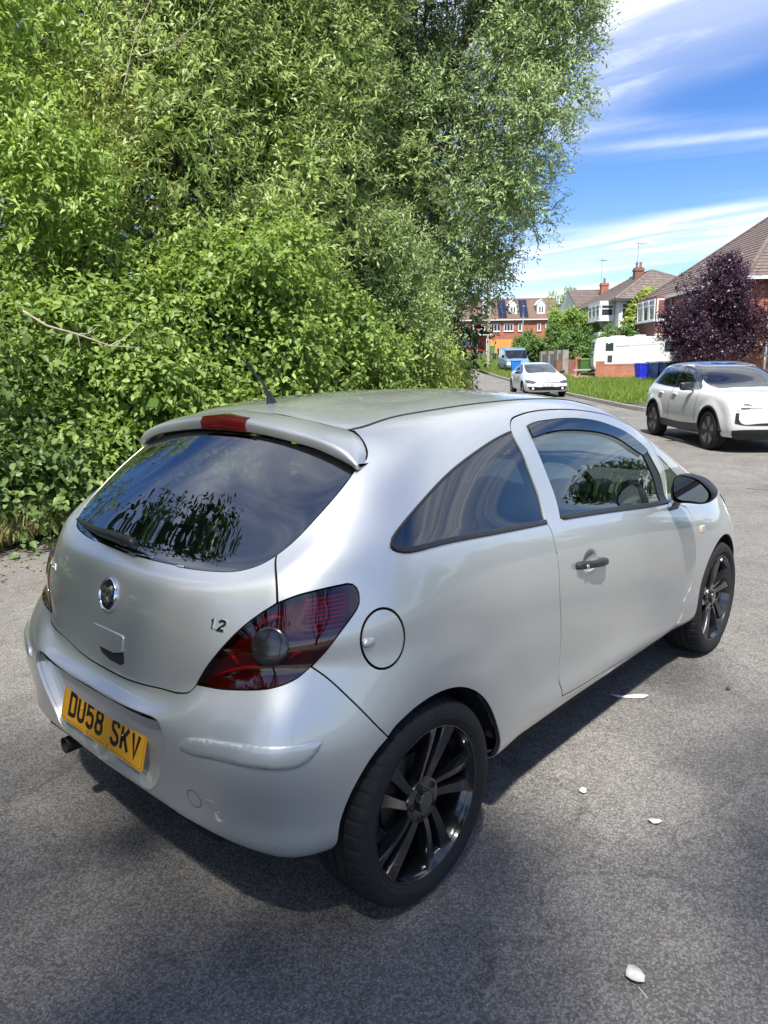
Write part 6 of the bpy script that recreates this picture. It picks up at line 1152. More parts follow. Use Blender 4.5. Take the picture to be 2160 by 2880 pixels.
# --- brick house on the right
B_ = house('brick_house', 'brown brick house with big hipped tile roof behind the purple tree', 18.8, 38)
MB().box((6, 7, 2.45), (12, 14, 5.7)).build('wall', BR_RED, B_)
e = 5.35; A = (-.5, -.5, e); Bq = (12.5, -.5, e); Cc = (12.5, 14.5, e); Dd = (-.5, 14.5, e); P1 = (5.3, 7, 10.1); P2 = (9.5, 7, 10.1)
tiled('roof', [Dd, A, P1, P1], 24, TILE_D, B_); tiled('roof', [A, Bq, P2, P1], 24, TILE_D, B_); tiled('roof', [Bq, Cc, P2, P2], 8, TILE_D, B_); tiled('roof', [Cc, Dd, P1, P2], 8, TILE_D, B_)
for a, b in ((A, P1), (Dd, P1), (P1, P2)): ridge(B_, a, b, TILE_D, .13)
MB().box((6, -.52, e-.08), (13, .12, .16)).build('gutter', UPVC, B_); MB().box((-.52, 7, e-.08), (.12, 15, .16)).build('gutter', UPVC, B_)
chimney(B_, 5.6, 6.4, 9.3, 11.3, 1.0, BR_BROWN, 3)
MB().box((1.0, -.06, 2.6), (.12, .12, 5.2)).build('downpipe', UPVC, B_)
MB().box((-.5, 11.6, 2.2), (1.1, 3.4, 4.0)).build('bay', BR_BROWN, B_); MB().box((-.5, 11.6, 4.75), (1.2, 3.5, 1.2)).build('bay_head', BR_BROWN, B_)
for k in range(9): MB().box((-1.08, 11.6, 2.45+.135*k), (.07, 3.4, .12)).build('hung_tile_course', HUNG, B_)
for y in (9.95, 11.05, 12.15): window(B_, -1.1, y, 3.85, 1.0, 1.35, 'l', 1, .1, transom=.72)
for x, z in ((-1.05, 3.85),): window(B_, x, 9.9, z, .95, 1.35, 'f', 1, .1, transom=.72)
for y, w_ in ((2.0, 1.8), (6., 1.2)): window(B_, 0, y, 3.6, w_, 1.3, 'l', 2, .1)
window(B_, 2.6, 0, 3.6, 1.8, 1.3, 'f', 3, .1); window(B_, 2.6, 0, .9, 1.8, 1.4, 'f', 3, .1)
# --- garden walls
gw = empty('brick_garden_wall', 'low orange brick garden wall in front of the white caravan', 'wall', G(12.95, 43.3), SRZ+math.atan2(-2.0, 4.6))
MB().box((3.2, 0, .42), (6.4, .23, 1.04)).build('wall', BR_ORANGE, gw); MB().box((3.2, 0, .975), (6.5, .27, .06)).build('coping', BR_ORANGE, gw); MB().box((-.05, 0, .52), (.45, .45, 1.3)).build('pier', BR_ORANGE, gw); MB().box((2.6, -.13, .22), (.35, .03, .25)).build('air_brick', BR_BROWN, gw)
gb = empty('block_wall', 'weathered grey block wall below the hedge', 'wall', G(12.4, 56.5), SRZ-R(86))
MB().box((2.6, 0, .62), (5.4, .22, 1.5)).build('wall', BLOCKM, gb)
for x in (0, 2.0, 4.0, 5.3): MB().box((x, 0, .72), (.42, .42, 1.75)).build('pier', BLOCKM, gb)
lw = empty('low_brick_wall', 'shaded low brick wall beside the green wheelie bin', 'wall', G(12.5, 51.3), SRZ)
MB().box((.45, 0, .5), (1.5, .23, 1.2)).build('wall', BR_BROWN, lw); MB().box((1.2, 0, .6), (.4, .4, 1.4)).build('pier', BR_ORANGE, lw)
# --- wheelie bins
def bin_(label, r, d, col, rz=0, s=1., lidc=None):
    b = empty('wheelie_bin', label, 'bin', G(r, d, .08), SRZ+rz, 'wheelie bins'); m_ = pmat('bin_'+label[:14].replace(' ', '_'), col, .5); l_ = pmat('lid_'+label[:14].replace(' ', '_'), lidc or col, .5)
    MB().hexa([(-.23*s, -.26*s, .1), (.23*s, -.26*s, .1), (.23*s, .26*s, .1), (-.23*s, .26*s, .1), (-.29*s, -.36*s, .98*s), (.29*s, -.36*s, .98*s), (.29*s, .36*s, .98*s), (-.29*s, .36*s, .98*s)]).build('body', m_, b, bevel=.03)
    MB().hexa([(-.31*s, -.39*s, .98*s), (.31*s, -.39*s, .98*s), (.31*s, .39*s, .98*s), (-.31*s, .39*s, .98*s), (-.27*s, -.33*s, 1.07*s), (.27*s, -.33*s, 1.07*s), (.27*s, .33*s, 1.07*s), (-.27*s, .33*s, 1.07*s)]).build('lid', l_, b, bevel=.02)
    for x in (-.25, .25): MB().lathe([(.0, -.03), (.1, -.03), (.1, .03), (.0, .03)], (x*s, .27*s, .1), 'x', 14).build('wheel', SEAL, b)
    MB().tube([(-.25*s, .41*s, .93*s), (.25*s, .41*s, .93*s)], .016, 6).build('handle', m_, b); return b
bin_('green wheelie bin beside the brick pier left of the caravan', 13.72, 49.9, (.06, .13, .03), .1, 1.05)
bin_('bright blue slim bin, leftmost of the bins at the garden wall', 14.55, 41.0, (.015, .03, .55), .2, .95)
bin_('navy blue bin next to the bright blue one', 15.1, 40.9, (.02, .04, .13), -.1, 1., (.03, .05, .10)); bin_('navy blue bin with a grey lid, second from the bright blue one', 15.65, 40.8, (.02, .04, .12), 0, 1.02, (.05, .06, .08)); bin_('dark green bin, rightmost at the garden wall', 16.25, 40.7, (.015, .035, .02), .1, 1.03)
bin_('dark bin standing on the far lawn before the terrace', 13.6, 84, (.02, .02, .022), 0, 1.1); bin_('green bin by the orange fence', 14.3, 95, (.10, .2, .04), 0, 1.1)
bin_('black recycling box on the lawn edge near the terrace', 12.6, 82, (.03, .05, .045), 0, .7)
# --- posts
p_ = empty('telegraph_pole', 'pale timber pole on the grass before the terrace', 'pole', G(9.3, 64), SRZ); MB().tube([(0, 0, -.2), (0, 0, 4), (.06, 0, 7.6)], [.15, .13, .10], 10).build('pole', TIMBER, p_, smooth=True); MB().box((.05, -.13, 3.2), (.18, .1, .3)).build('plate', METALP, p_)
p_ = empty('street_lamp', 'slim grey street lamp in front of the terrace roof', 'lamp', G(18.2, 95), SRZ); MB().tube([(0, 0, 0), (0, 0, 3), (0, 0, 6.0)], [.11, .07, .05], 8).build('post', METALP, p_, smooth=True); MB().box((0, -.25, 6.0), (.22, .6, .12)).build('lantern', METALP, p_, bevel=.03)
# --- touring caravan
c_ = empty('caravan', 'white touring caravan behind the low brick wall', 'caravan', G(13.75, 47.6), SRZ+R(-9)); CW = pmat('caravan_white', (.56, .57, .57), .3, 0, .5); CG = pmat('caravan_grey_window', (.20, .22, .24), .12, 0, 1.)
side = [(.12, .55), (.0, .85), (.0, 1.35), (.10, 2.30), (.2, 2.5), (.5, 2.56), (6.4, 2.58), (6.6, 2.48), (6.65, .55)]
MB().prism(side, 'y', 0, 2.3).build('body', CW, c_, bevel=.03, seg=2)
MB().hexa([(.03, .2, 1.25), (-.03, .2, 1.25), (-.03, 2.1, 1.25), (.03, 2.1, 1.25), (.11, .2, 2.28), (.065, .2, 2.30), (.065, 2.1, 2.30), (.11, 2.1, 2.28)]).build('front_window', CG, c_)
MB().hexa([(.50, -.012, .62), (.56, -.012, .62), (.56, .02, .62), (.50, .02, .62), (.50, -.012, 2.45), (.56, -.012, 2.45), (.56, .02, 2.45), (.50, .02, 2.45)]).build('corner_trim', UPVC, c_)
for x0, x1, z0, z1 in ((.72, 1.2, 1.72, 2.2), (.86, 1.15, .98, 1.42), (4.35, 5.2, 1.62, 2.2)): MB().box(((x0+x1)/2, -.012, (z0+z1)/2), (x1-x0, .05, z1-z0)).build('side_window', PANE, c_, bevel=.015)
MB().box((1.0, -.005, 1.2), (.62, .03, .9)).build('locker_door', CW, c_, bevel=.01)
for pts, w_ in (([(1.35, 1.96), (2.1, 2.0), (2.2, 1.99)], .035), ([(2.2, 2.0), (4.3, 2.09)], .012), ([(3.1, .75), (3.3, .70), (3.9, .72)], .022), ([(.95, .82), (1.5, .84)], .014)):
    V, F = ribbon(pts, w_, .006, lambda u, v, h: (u, -h, v)); mesh('decal', V, F, pmat('decal_grey', (.12, .12, .13), .5) if 'decal_grey' not in MT else MT['decal_grey'], c_)
MB().box((3.0, 1.15, 2.64), (.7, .5, .12)).build('roof_vent', CW, c_, bevel=.03); MB().sphere((4.1, 1.1, 2.66), (.28, .28, .14), 14, 8).build('roof_dome', CW, c_, smooth=True); MB().box((1.6, 1.1, 2.62), (.9, .6, .09)).build('roof_light', CW, c_, bevel=.03)
MB().box((-.55, 1.15, .52), (1.2, .12, .1)).build('drawbar', METALP, c_); MB().lathe([(.1, -.09), (.3, -.09), (.32, -.05), (.32, .05), (.3, .09), (.1, .09)], (3.3, .16, .32), 'y', 24).build('wheel', TYRE, c_, smooth=True); MB().box((-.9, .9, .1), (.08, .08, .7)).build('jockey_wheel', SEAL, c_)
# --- garden plants of the far side
HED = dict(tl=.3, ll=.13, lw=.075, droop=.1, mat=LF_HEDGE, shell=(.6, 1.04))
plant('privet_hedge', 'tall dense green hedge behind the grey block wall', 'hedge', G(14., 58.5), [L3(12.2, 60.5, 1.5, 1.3, 1.7), L3(13.6, 59.3, 1.6, 1.5, 1.8), L3(15.2, 58., 1.6, 1.6, 1.75), L3(16.8, 56.8, 1.5, 1.5, 1.7), L3(18.4, 55.2, 1.6, 1.4, 1.6), L3(15.9, 52.2, 1.5, 1.5, 1.75), L3(17.6, 51.5, 1.5, 1.5, 1.7), L3(14.4, 54, 1.4, 1.3, 1.6)], 101, dict(HED, ntw=6000, lpt=5), 1.5, .06, 7, stems=7, fill=(2500, .3))
plant('blossom_shrub', 'rounded shrub with white flowers in front of the bay windows', 'bush', G(15.6, 60), [L3(15.0, 60, 3.6, 1.3, 1.3), L3(16.4, 59.6, 3.3, 1.2, 1.2)], 102, dict(HED, ntw=1500, lpt=6, mat=LF_ASH), 3, .08, 9, fill=(500, .3))
plant('wall_ivy', 'bright green ivy climbing the white house wall', 'climber', G(18.6, 53.4), [L3(18.3, 53.6, 4.0, .9, 1.3, .45), L3(19.2, 53.6, 4.9, .7, .9, .45), L3(19.3, 53.6, 3.4, .9, 1.0, .45)], 103, dict(HED, ntw=1500, lpt=6, mat=LF_LIME, ll=.16, lw=.10), 3, .05, 9, fill=(400, .3))
plant('distant_tree', 'loose green tree between the terrace and the white house', 'tree', G(21.6, 85), [L3(21.2, 85, 5.5, 1.9, 1.8), L3(22.2, 84, 4.5, 2., 2.)], 104, dict(HED, ntw=900, lpt=6, ll=.3, lw=.12, mat=LF_GREY), 5, .14, 9)
plant('distant_tree', 'rounded green bush right of the terrace', 'tree', G(20.2, 78), [L3(19.5, 78, 2.8, 2.2, 2.4), L3(22, 76, 3, 2.2, 2.4)], 105, dict(HED, ntw=1200, lpt=6, ll=.26, lw=.13), 3, .12, 9, fill=(500, .4))
plant('roadside_bush', 'small round bush on the far left of the road end', 'bush', G(5.6, 58), [L3(5.5, 58, 1.1, 1.4, 1.2), L3(6.6, 59, .8, 1., .9)], 106, dict(HED, ntw=800, lpt=6), 1, .05, 8, stems=4, fill=(300, .3))
plant('roadside_bush', 'low bush below the lime shrub where the road bends', 'bush', G(3.9, 46), [L3(3.6, 46, 1.2, 1.3, 1.3), L3(3.6, 50, 1.6, 1.6, 1.7)], 107, dict(HED, ntw=900, lpt=6, mat=LF_DARK), 1, .05, 8, stems=4, fill=(300, .3))
pr_l = [L3(16.4, 37.2, 3.5, 2.2, 1.8), L3(17.0, 37.4, 4.7, 1.45, 1.3), L3(15.5, 37., 2.4, 1.3, 1.1), L3(18.1, 37.2, 3.0, 1.5, 1.6), L3(17.3, 37.3, 5.5, .7, .75), L3(16.6, 37., 1.9, 1.7, 1.1)]
plant('purple_plum_tree', 'dark purple-leaved plum tree in front of the brick house', 'tree', G(16.9, 37.5), pr_l, 108, dict(HED, ntw=4300, lpt=6, mat=LF_PURP, ll=.13, lw=.06, tl=.4, shell=(.55, 1.08)), 3.6, .13, 12, fill=(900, .22))
# --- grass of the verges
def grass(name, label, n, rf, seed, mat, hmin, hmax, wd=.012):
    rng = np.random.default_rng(seed); r, d = rf(rng, n); P = GA(r, d, .09); h = rng.uniform(hmin, hmax, n); A = unit(np.stack([rng.normal(size=n)*.3, rng.normal(size=n)*.3, np.ones(n)], 1)); o = leafmesh(name, P, A, unit(rng.normal(size=(n, 3))), h, np.full(n, wd), mat, None, np.clip(rng.normal(.5, .2, n), 0, 1), False, 0, .25); tag(o, label, 'grass', kind='stuff'); return o
LF_GRASS = leafmat('meadow_grass', (.085, .15, .022), (.15, .235, .034), (.27, .31, .075), .35, .6)
def rf1(rng, n):
    d = rng.uniform(22, 43.6, n); a = np.where(d > 24.2, 8.05, 8.5+(24.2-d)*1.9); return a+(15.4-a)*rng.uniform(0, 1, n), d
grass('verge_grass', 'long green grass on the verge in front of the garden wall', 42000, rf1, 1, LF_GRASS, .10, .34, .02)
grass('verge_grass', 'grass verge around the blue van', 14000, lambda rng, n: (rng.uniform(8.1, 12.3, n), rng.uniform(46.6, 69, n)), 2, LF_GRASS, .1, .28, .03)
grass('verge_grass', 'mown lawn before the terrace', 9000, lambda rng, n: (rng.uniform(7.4, 20, n), rng.uniform(66, 91, n)), 3, LF_GRASS, .08, .18, .06)
# weeds and dry grass along the foot of the hedge
LF_DRY = leafmat('dry_grass', (.16, .15, .05), (.27, .25, .10), (.40, .37, .19), .3, .7)
def rf2(rng, n):
    d = rng.uniform(4, 12, n); return np.array([hedge_r(x) for x in d])-rng.exponential(.22, n)+rng.normal(0, .06, n)-.02, d
grass('hedge_weeds', 'dry grass and weeds along the foot of the hedge', 9000, rf2, 4, LF_DRY, .06, .38, .010)

def rf3(rng, n):
    d = rng.uniform(3.5, 13, n); return np.array([hedge_r(x) for x in d])+rng.exponential(.28, n)-.15, d
rng_ = np.random.default_rng(17); n_ = 1500; r_, d_ = rf3(rng_, n_); a_ = rng_.uniform(0, 6.28, n_)
o_ = leafmesh('leaf_litter', GA(r_, d_, .006), np.stack([np.cos(a_), np.sin(a_), rng_.uniform(-.1, .25, n_)], 1), unit(rng_.normal(size=(n_, 3))*.3+[0, 0, 1]), rng_.uniform(.02, .06, n_), rng_.uniform(.01, .03, n_), leafmat('fallen_leaf', (.05, .035, .02), (.14, .10, .05), (.26, .21, .11), .1, .8), None, rng_.uniform(0, 1, n_), True); tag(o_, 'brown leaf litter on the road edge under the hedge', 'litter', kind='stuff')

# ------------------------------------------------------------------ other vehicles, all facing the camera
def genrows(spec, xa, xb):
    "spec rows: xr, xf, w, z_rear, z_side, z_front"
    rows = []
    for (xr, xf, w_, z0, z1, z2) in spec:
        xs = [xr, xr+.02, xr+.10, xr+.33]+[xr+.33+(xf-.36-(xr+.33))*k for k in (.25, .5, .75)]+[xf-.36, xf-.13, xf-.035, xf]; ys = [0, .55*w_, .86*w_, .975*w_, w_, w_, w_, .965*w_, .84*w_, .5*w_, 0]
        zs = [z0, z0, z0*.9+z1*.1, z0*.5+z1*.5, z1*.85+z0*.15, z1, z1*.85+z2*.15, z1*.4+z2*.6, z2, z2, z2]; rows.append([(a, b, c) for a, b, c in zip(xs, ys, zs)])
    n = len(rows[0]); zz = spec[-1]
    rows.append([(xa+(xb-xa)*k/(n-1), 0, zz[4]+.03) for k in range(n)])
    for i in range(n): rows[-1][i] = (rows[-1][i][0], 0, max(zz[3]+(zz[4]-zz[3])*min(1, i/5.)+.012, 0) if i <= 5 else zz[4]+(zz[5]-zz[4])*(i-5)/5.+.012+.012*(1-(i-5)/5.))
    return rows
def simple_wheel(parent, x, y, r, w_, kind, mats):
    root = bpy.data.objects.new('wheel', None); COL.objects.link(root); root.parent = parent; root.location = (x, y, r); root.rotation_euler = (0, 0, 0 if y < 0 else math.pi)
    h = w_/2; MB().lathe([(r*.70, -h*.92), (r*.80, -h), (r*.92, -h*.95), (r*.985, -h*.75), (r, -h*.4), (r, h*.4), (r*.98, h*.8), (r*.7, h)], (0, 0, 0), 'y', 40).build('tyre', TYRE, root, smooth=True)
    rm = MB().lathe([(r*.72, -h*.9), (r*.69, -h*.86), (r*.66, -h*.4), (r*.64, h*.6)], (0, 0, 0), 'y', 40).lathe([(r*.2, -h*.6), (r*.18, -h*.78), (.001, -h*.78)], (0, 0, 0), 'y', 20)
    rm.lathe([(r*.66, h*.1), (.001, h*.1)], (0, 0, 0), 'y', 24)
    rm.build('rim', mats[0], root, smooth=True, angle=40)
    for k in range(5):
        a = 2*math.pi*k/5+.3
        for (da, wi, mt) in (((0, .30, 1), (.62, .30, 0)) if kind == 'aero' else ((-.16, .10, 0), (.16, .10, 0))):
            q = a+da; c, s = math.cos(q), math.sin(q); tx, tz = -s, c; P = lambda rr, o, yy: (rr*c+tx*o, yy, rr*s+tz*o); w0, w1 = wi*r*.22, wi*r*.72
            MB().hexa([P(r*.14, -w0, -h*.45), P(r*.14, w0, -h*.45), P(r*.67, w1, -h*.45), P(r*.67, -w1, -h*.45), P(r*.14, -w0, -h*.76), P(r*.14, w0, -h*.76), P(r*.67, w1, -h*.84), P(r*.67, -w1, -h*.84)]).build('spoke', mats[mt], root)
    return root
def generic(name, label, r, d, spec, xa, xb, body, wb, wr, ww, track, win, tilt=0, arch=.06, flare=.02, lower=None, roofmat=None, roof_t=None, ws=None, rw=None, wheelmats=None, wkind='spoke', cat='car', hole_lights=(), glass=None, pil=None):
    c_ = empty(name, label, cat, G(r, d), YAW+math.pi+tilt); sf = Surf(genrows(spec, xa, xb), flare=((0, wr, wr+arch, wr+arch+.16, flare), (wb, wr, wr+arch, wr+arch+.16, flare))); n = sf.ns-1; m_ = sf.nt-1
    c_.location.z = float(hgt(d-wb/2)); slope = (float(hgt(d))-float(hgt(d-wb)))/wb; c_.rotation_euler = (0, math.atan(slope)*1., YAW+math.pi+tilt); c_.location.z = float(hgt(d))
    lim = (2.2, 8.6, 0, m_-.6); ar_ = lambda cx: [list(sf.near(cx+(wr+arch)*math.cos(a), .8, wr+(wr+arch)*math.sin(a), (1, .0, 1), lim)) for a in np.linspace(math.pi*1.06, -math.pi*.06, 25)]
    a0, a1 = ar_(0), ar_(wb); lo_t = .35
    holes = [[ [list(p) for p in sf.xz(e_, lim)] for e_ in wn] for wn in win]
    W = [[n-.0, ws[0]], [n-1.0, ws[0]], [n-1.9, ws[0]-.05], [n-2.6, ws[1]]] if ws else None
    wsl = [[[float(n), ws[0]], [n-.7, ws[0]], [n-1.6, ws[0]-.08], [ws[2], ws[3]]], [[ws[2], ws[3]], [ws[4], ws[5]]], [[ws[4], ws[5]], [n-1.2, ws[6]], [n-.5, ws[6]], [float(n), ws[6]]]]
    rwl = [[[0., rw[0]], [1., rw[0]], [rw[2], rw[0]+.1]], [[rw[2], rw[0]+.1], [rw[3], rw[1]-.15]], [[rw[3], rw[1]-.15], [1., rw[1]], [0., rw[1]]]]
    outl = [[[0., lo_t], [1., lo_t], [2., lo_t], a0[0]], a0, [a0[-1], [4.5, lo_t], [6., lo_t], a1[0]], a1, [a1[-1], [n-1., lo_t], [float(n), lo_t]], [[float(n), lo_t], [float(n), ws[0]]], wsl[0], wsl[1], wsl[2], [[float(n), ws[6]], [float(n), float(m_)]], [[float(n), float(m_)], [0., float(m_)]], [[0., float(m_)], [0., rw[1]]], rwl[2][::-1], rwl[1][::-1], rwl[0][::-1], [[0., rw[0]], [0., lo_t]]]
    b = panel('body', sf, [outl]+holes, [body, SEAL], c_, side='C', res=.06, step=.035, gap=.002, depth=.02)
    gm = glass or GLASS
    panel('windscreen', sf, [wsl+[[[float(n), ws[6]], [float(n), ws[0]]]]], [gm, FRIT], c_, side='C', res=.08, step=.04, gap=.001, off=-.004, depth=.01)
    panel('rear_window', sf, [rwl+[[[0., rw[1]], [0., rw[0]]]]], [PRIV, FRIT], c_, side='C', res=.08, step=.04, gap=.001, off=-.004, depth=.01)
    for s_ in 'RL':
        for h in holes: panel('side_window', sf, [h], [PRIV, FRIT], c_, side=s_, res=.08, step=.04, gap=.001, off=-.004, depth=.01)
    if lower: panel('sill_cladding', sf, [[[[0., lo_t], [1., lo_t], [2., lo_t], a0[0]], a0, [a0[-1], [4.5, lo_t], [6., lo_t], a1[0]], a1, [a1[-1], [n-1., lo_t], [float(n), lo_t]], [[float(n), lo_t], [float(n), lower[1]]], [[float(n), lower[1]], [n-1, lower[1]], [n-1.8, lower[0]], [6.8, lower[0]], [5., lower[0]], [3.5, lower[0]], [2., lower[0]], [1., lower[0]], [0., lower[0]]], [[0., lower[0]], [0., lo_t]]]], [TRIM, SEAL], c_, side='C', res=.07, step=.04, gap=0, off=.006, depth=.01) if False else None
    for x in (0, wb):
        for y in (-track, track): simple_wheel(c_, x, y, wr, ww, wkind, wheelmats or (GBLACK, GBLACK))
    MB().box((wb/2, 0, .32), (wb+1.0, track*1.7, .2)).build('underbody', WELL, c_)
    for x in (0, wb):
        for y in (-1, 1):
            V = []; k_ = 15
            for k in range(k_): q = R(4+172*k/(k_-1)); rr = wr+arch+.012; V += [(x+rr*math.cos(q), y*(track+ww*.45), wr+rr*math.sin(q)), (x+rr*math.cos(q), y*(track-.25), wr+rr*math.sin(q))]
            MB().add(V, [[2*k, 2*k+1, 2*k+3, 2*k+2] for k in range(k_-1)]+[[2*k+1 for k in range(k_)]]).build('wheel_well', WELL, c_)
    return c_, sf, holes
def fp(sf, pts, lim=None):
    n = sf.ns-1; return [list(sf.near(0, y, z, (0, 1, 1), lim or (n-3.2, n, 0, sf.nt-3))) for y, z in pts]
WHITE = pmat('white_car_paint', (.62, .63, .64), .3, 0, 1.)
SIDEG = glassmat('dark_side_glass', (.14, .16, .16), 1.6)
HLW = pmat('headlamp_white', (.75, .77, .8), .12, 0, 1.)
HLD = pmat('headlamp_dark', (.06, .065, .07), .08, 0, 1.)
PLW = pmat('white_plate', (.72, .72, .70), .4)
AERO = pmat('grey_alloy', (.25, .25, .26), .35, .6)
def seats(c_, xf, xr, z):
    for x, y in ((xf, -.38), (xf, .38), (xr, -.36), (xr, .36)):
        o = MB().hexa([(x, y-.24, z-.4), (x+.14, y-.22, z-.4), (x+.14, y+.22, z-.4), (x, y+.24, z-.4), (x-.22, y-.2, z+.2), (x-.12, y-.18, z+.2), (x-.12, y+.18, z+.2), (x-.22, y+.2, z+.2)]).build('seat', SEATC, c_, bevel=.03); MB().box((x-.19, y, z+.32), (.09, .24, .17)).build('headrest', SEATC, o, bevel=.03)
# --- white electric crossover coming towards the camera
spec = [(-.60, 3.30, .80, .24, .22, .22), (-.71, 3.42, .875, .36, .34, .34), (-.745, 3.465, .905, .60, .58, .56), (-.735, 3.455, .90, .85, .82, .78), (-.69, 3.33, .875, 1.00, .965, .93), (-.62, 2.95, .825, 1.10, 1.045, 1.03), (-.47, 2.30, .765, 1.26, 1.22, 1.075), (-.26, 1.90, .69, 1.43, 1.42, 1.29), (-.02, 1.45, .50, 1.515, 1.53, 1.475)]
vw = [[[(-.36, 1.10), (-.16, 1.34), (.05, 1.42)], [(.05, 1.42), (.5, 1.465), (.86, 1.465)], [(.86, 1.465), (.82, 1.05)], [(.82, 1.05), (.2, 1.075), (-.15, 1.10)], [(-.15, 1.10), (-.36, 1.10)]], [[(.94, 1.462), (1.3, 1.42), (1.66, 1.28), (1.97, 1.09)], [(1.97, 1.09), (2.0, 1.035)], [(2.0, 1.035), (1.5, 1.04), (.92, 1.05)], [(.92, 1.05), (.94, 1.462)]]]
car2, sf2, h2 = generic('electric_crossover', 'white electric crossover with black wheel arches driving towards the camera', 6.72, 15.55, spec, .35, 1.1, WHITE, 2.65, .355, .245, .80, vw, 0, .05, .025, ws=(6.02, 6.2, 7.55, 6.3, 6.65, 7.75, 7.95), rw=(5.75, 7.2, 2.0, 2.5), wheelmats=(TRIM, AERO), wkind='aero', glass=glassmat('blue_tint_screen', (.38, .44, .5), 1.8))
n2 = sf2.ns-1; m2 = sf2.nt-1
panel('roof_skin', sf2, [[[[0., 7.35], [2.5, 7.3], [4., 7.3], [6.4, 7.75]], [[6.4, 7.75], [n2-1.2, 8.0], [float(n2), 8.0]], [[float(n2), 8.0], [float(n2), float(m2)]], [[float(n2), float(m2)], [0., float(m2)]], [[0., float(m2)], [0., 7.35]]]], [pmat('black_roof', (.012, .013, .016), .12, 0, 1.), SEAL], car2, side='C', res=.08, step=.05, gap=0, off=.004, depth=.006)
BLK = pmat('black_pillar', (.012, .012, .014), .2, 0, 1.)
lim2 = (2.2, 8.9, 0, m2-.6)
def sidepoly(nm, c_, sf, edges, mat, lim, off=.005, depth=.006, res=.06):
    for s_ in 'RL': panel(nm, sf, [[[list(p) for p in sf.xz(e_, lim)] for e_ in edges]], [mat, SEAL], c_, side=s_, res=res, step=.03, gap=0, off=off, depth=depth)
sidepoly('door_pillar', car2, sf2, [[(.84, 1.475), (.96, 1.475)], [(.96, 1.475), (.94, 1.045)], [(.94, 1.045), (.80, 1.045)], [(.80, 1.045), (.84, 1.475)]], BLK, lim2, .002, 0)
sidepoly('front_pillar', car2, sf2, [[(.95, 1.47), (1.3, 1.435), (1.68, 1.30), (2.06, 1.09)], [(2.06, 1.09), (2.04, 1.04)], [(2.04, 1.04), (1.97, 1.09), (1.66, 1.272), (1.3, 1.412), (.95, 1.456)], [(.95, 1.456), (.95, 1.47)]], BLK, lim2, .004, .004)
sidepoly('sill_cladding', car2, sf2, [[(.42, .42), (1.3, .40), (2.22, .44)], [(2.22, .44), (2.24, .27)], [(2.24, .27), (1.3, .25), (.40, .27)], [(.40, .27), (.42, .42)]], TRIM, lim2, .008, .01)
for cx in (0, 2.65):
    aa = np.linspace(math.pi*1.0, 0, 17); sidepoly('arch_trim', car2, sf2, [[(cx+.405*math.cos(a), .355+.405*math.sin(a)) for a in aa], [(cx+.405, .355), (cx+.435, .355)], [(cx+.435*math.cos(a), .355+.435*math.sin(a)) for a in aa[::-1]], [(cx-.435, .355), (cx-.405, .355)]], TRIM, lim2, .006, .006, .05)
sidepoly('door_gap', car2, sf2, [[(.86, 1.04), (.80, .70), (.78, .43)], [(.78, .43), (.79, .43)], [(.79, .43), (.81, .70), (.87, 1.04)], [(.87, 1.04), (.86, 1.04)]], SEAL, lim2, .002, 0)
sidepoly('door_gap', car2, sf2, [[(2.02, 1.0), (2.06, .72), (2.02, .46)], [(2.02, .46), (2.03, .46)], [(2.03, .46), (2.07, .72), (2.03, 1.0)], [(2.03, 1.0), (2.02, 1.0)]], SEAL, lim2, .002, 0)
for x in (.35, 1.05):
    for s in (-1, 1): MB().box((x, s*.885, .93), (.20, .05, .035)).build('door_handle', WHITE, car2, bevel=.012)
for s_ in 'RL':
    sg_ = -1 if s_ == 'R' else 1
    def onf(u, v, h, sf=sf2, sg_=sg_): q = sf.near(0, u, v, (0, 1, 1), (n2-3.2, n2, 0, m2-3)); return (sf.ev(*q)+sf.nrm(*q)*h)*[1, sg_, 1]
    panel('headlamp', sf2, [[fp(sf2, [(.74, .855), (.66, .86), (.52, .835)]), fp(sf2, [(.52, .835), (.53, .80), (.55, .765)]), fp(sf2, [(.55, .765), (.65, .76), (.74, .755)]), fp(sf2, [(.74, .755), (.74, .855)])]], [HLD, SEAL], car2, side=s_, res=.05, step=.02, gap=0, off=.005, depth=.006)
    V, F = ribbon([(.34, .792), (.48, .797), (.60, .80), (.68, .80)], .030, .008, lambda u, v, h: onf(u, v, h+.006)); mesh('light_bar', V, F, HLW, car2)
    V, F = ribbon([(.715, .845), (.715, .80), (.715, .745)], .055, .008, lambda u, v, h: onf(u, v, h+.007)); mesh('light_bar', V, F, HLW, car2)
    V, F = ribbon([(.73, .70), (.735, .64), (.73, .575)], .05, .003, lambda u, v, h: onf(u, v, h+.005)); mesh('bumper_vent', V, F, BLK, car2)
    panel('bumper_slot', sf2, [[fp(sf2, [(.76, .60), (.71, .60)]), fp(sf2, [(.71, .60), (.68, .545), (.45, .52), (.0, .52)]), [[float(n2), sf2.near(0, 0, .52, (0, 1, 1), (n2-1, n2, 0, 5))[1]], [float(n2), sf2.near(0, 0, .485, (0, 1, 1), (n2-1, n2, 0, 5))[1]]], fp(sf2, [(.0, .485), (.45, .49), (.70, .51), (.76, .53)]), fp(sf2, [(.76, .53), (.76, .60)])]], [BLK, SEAL], car2, side=s_, res=.05, step=.03, gap=0, off=.005, depth=0)
    panel('front_valance', sf2, [[fp(sf2, [(.0, .42), (.45, .42), (.70, .41), (.78, .40)]), fp(sf2, [(.78, .40), (.72, .27), (.45, .25), (.0, .25)])]], [TRIM, SEAL], car2, side=s_, res=.06, step=.04, gap=0, off=.008, depth=.01)
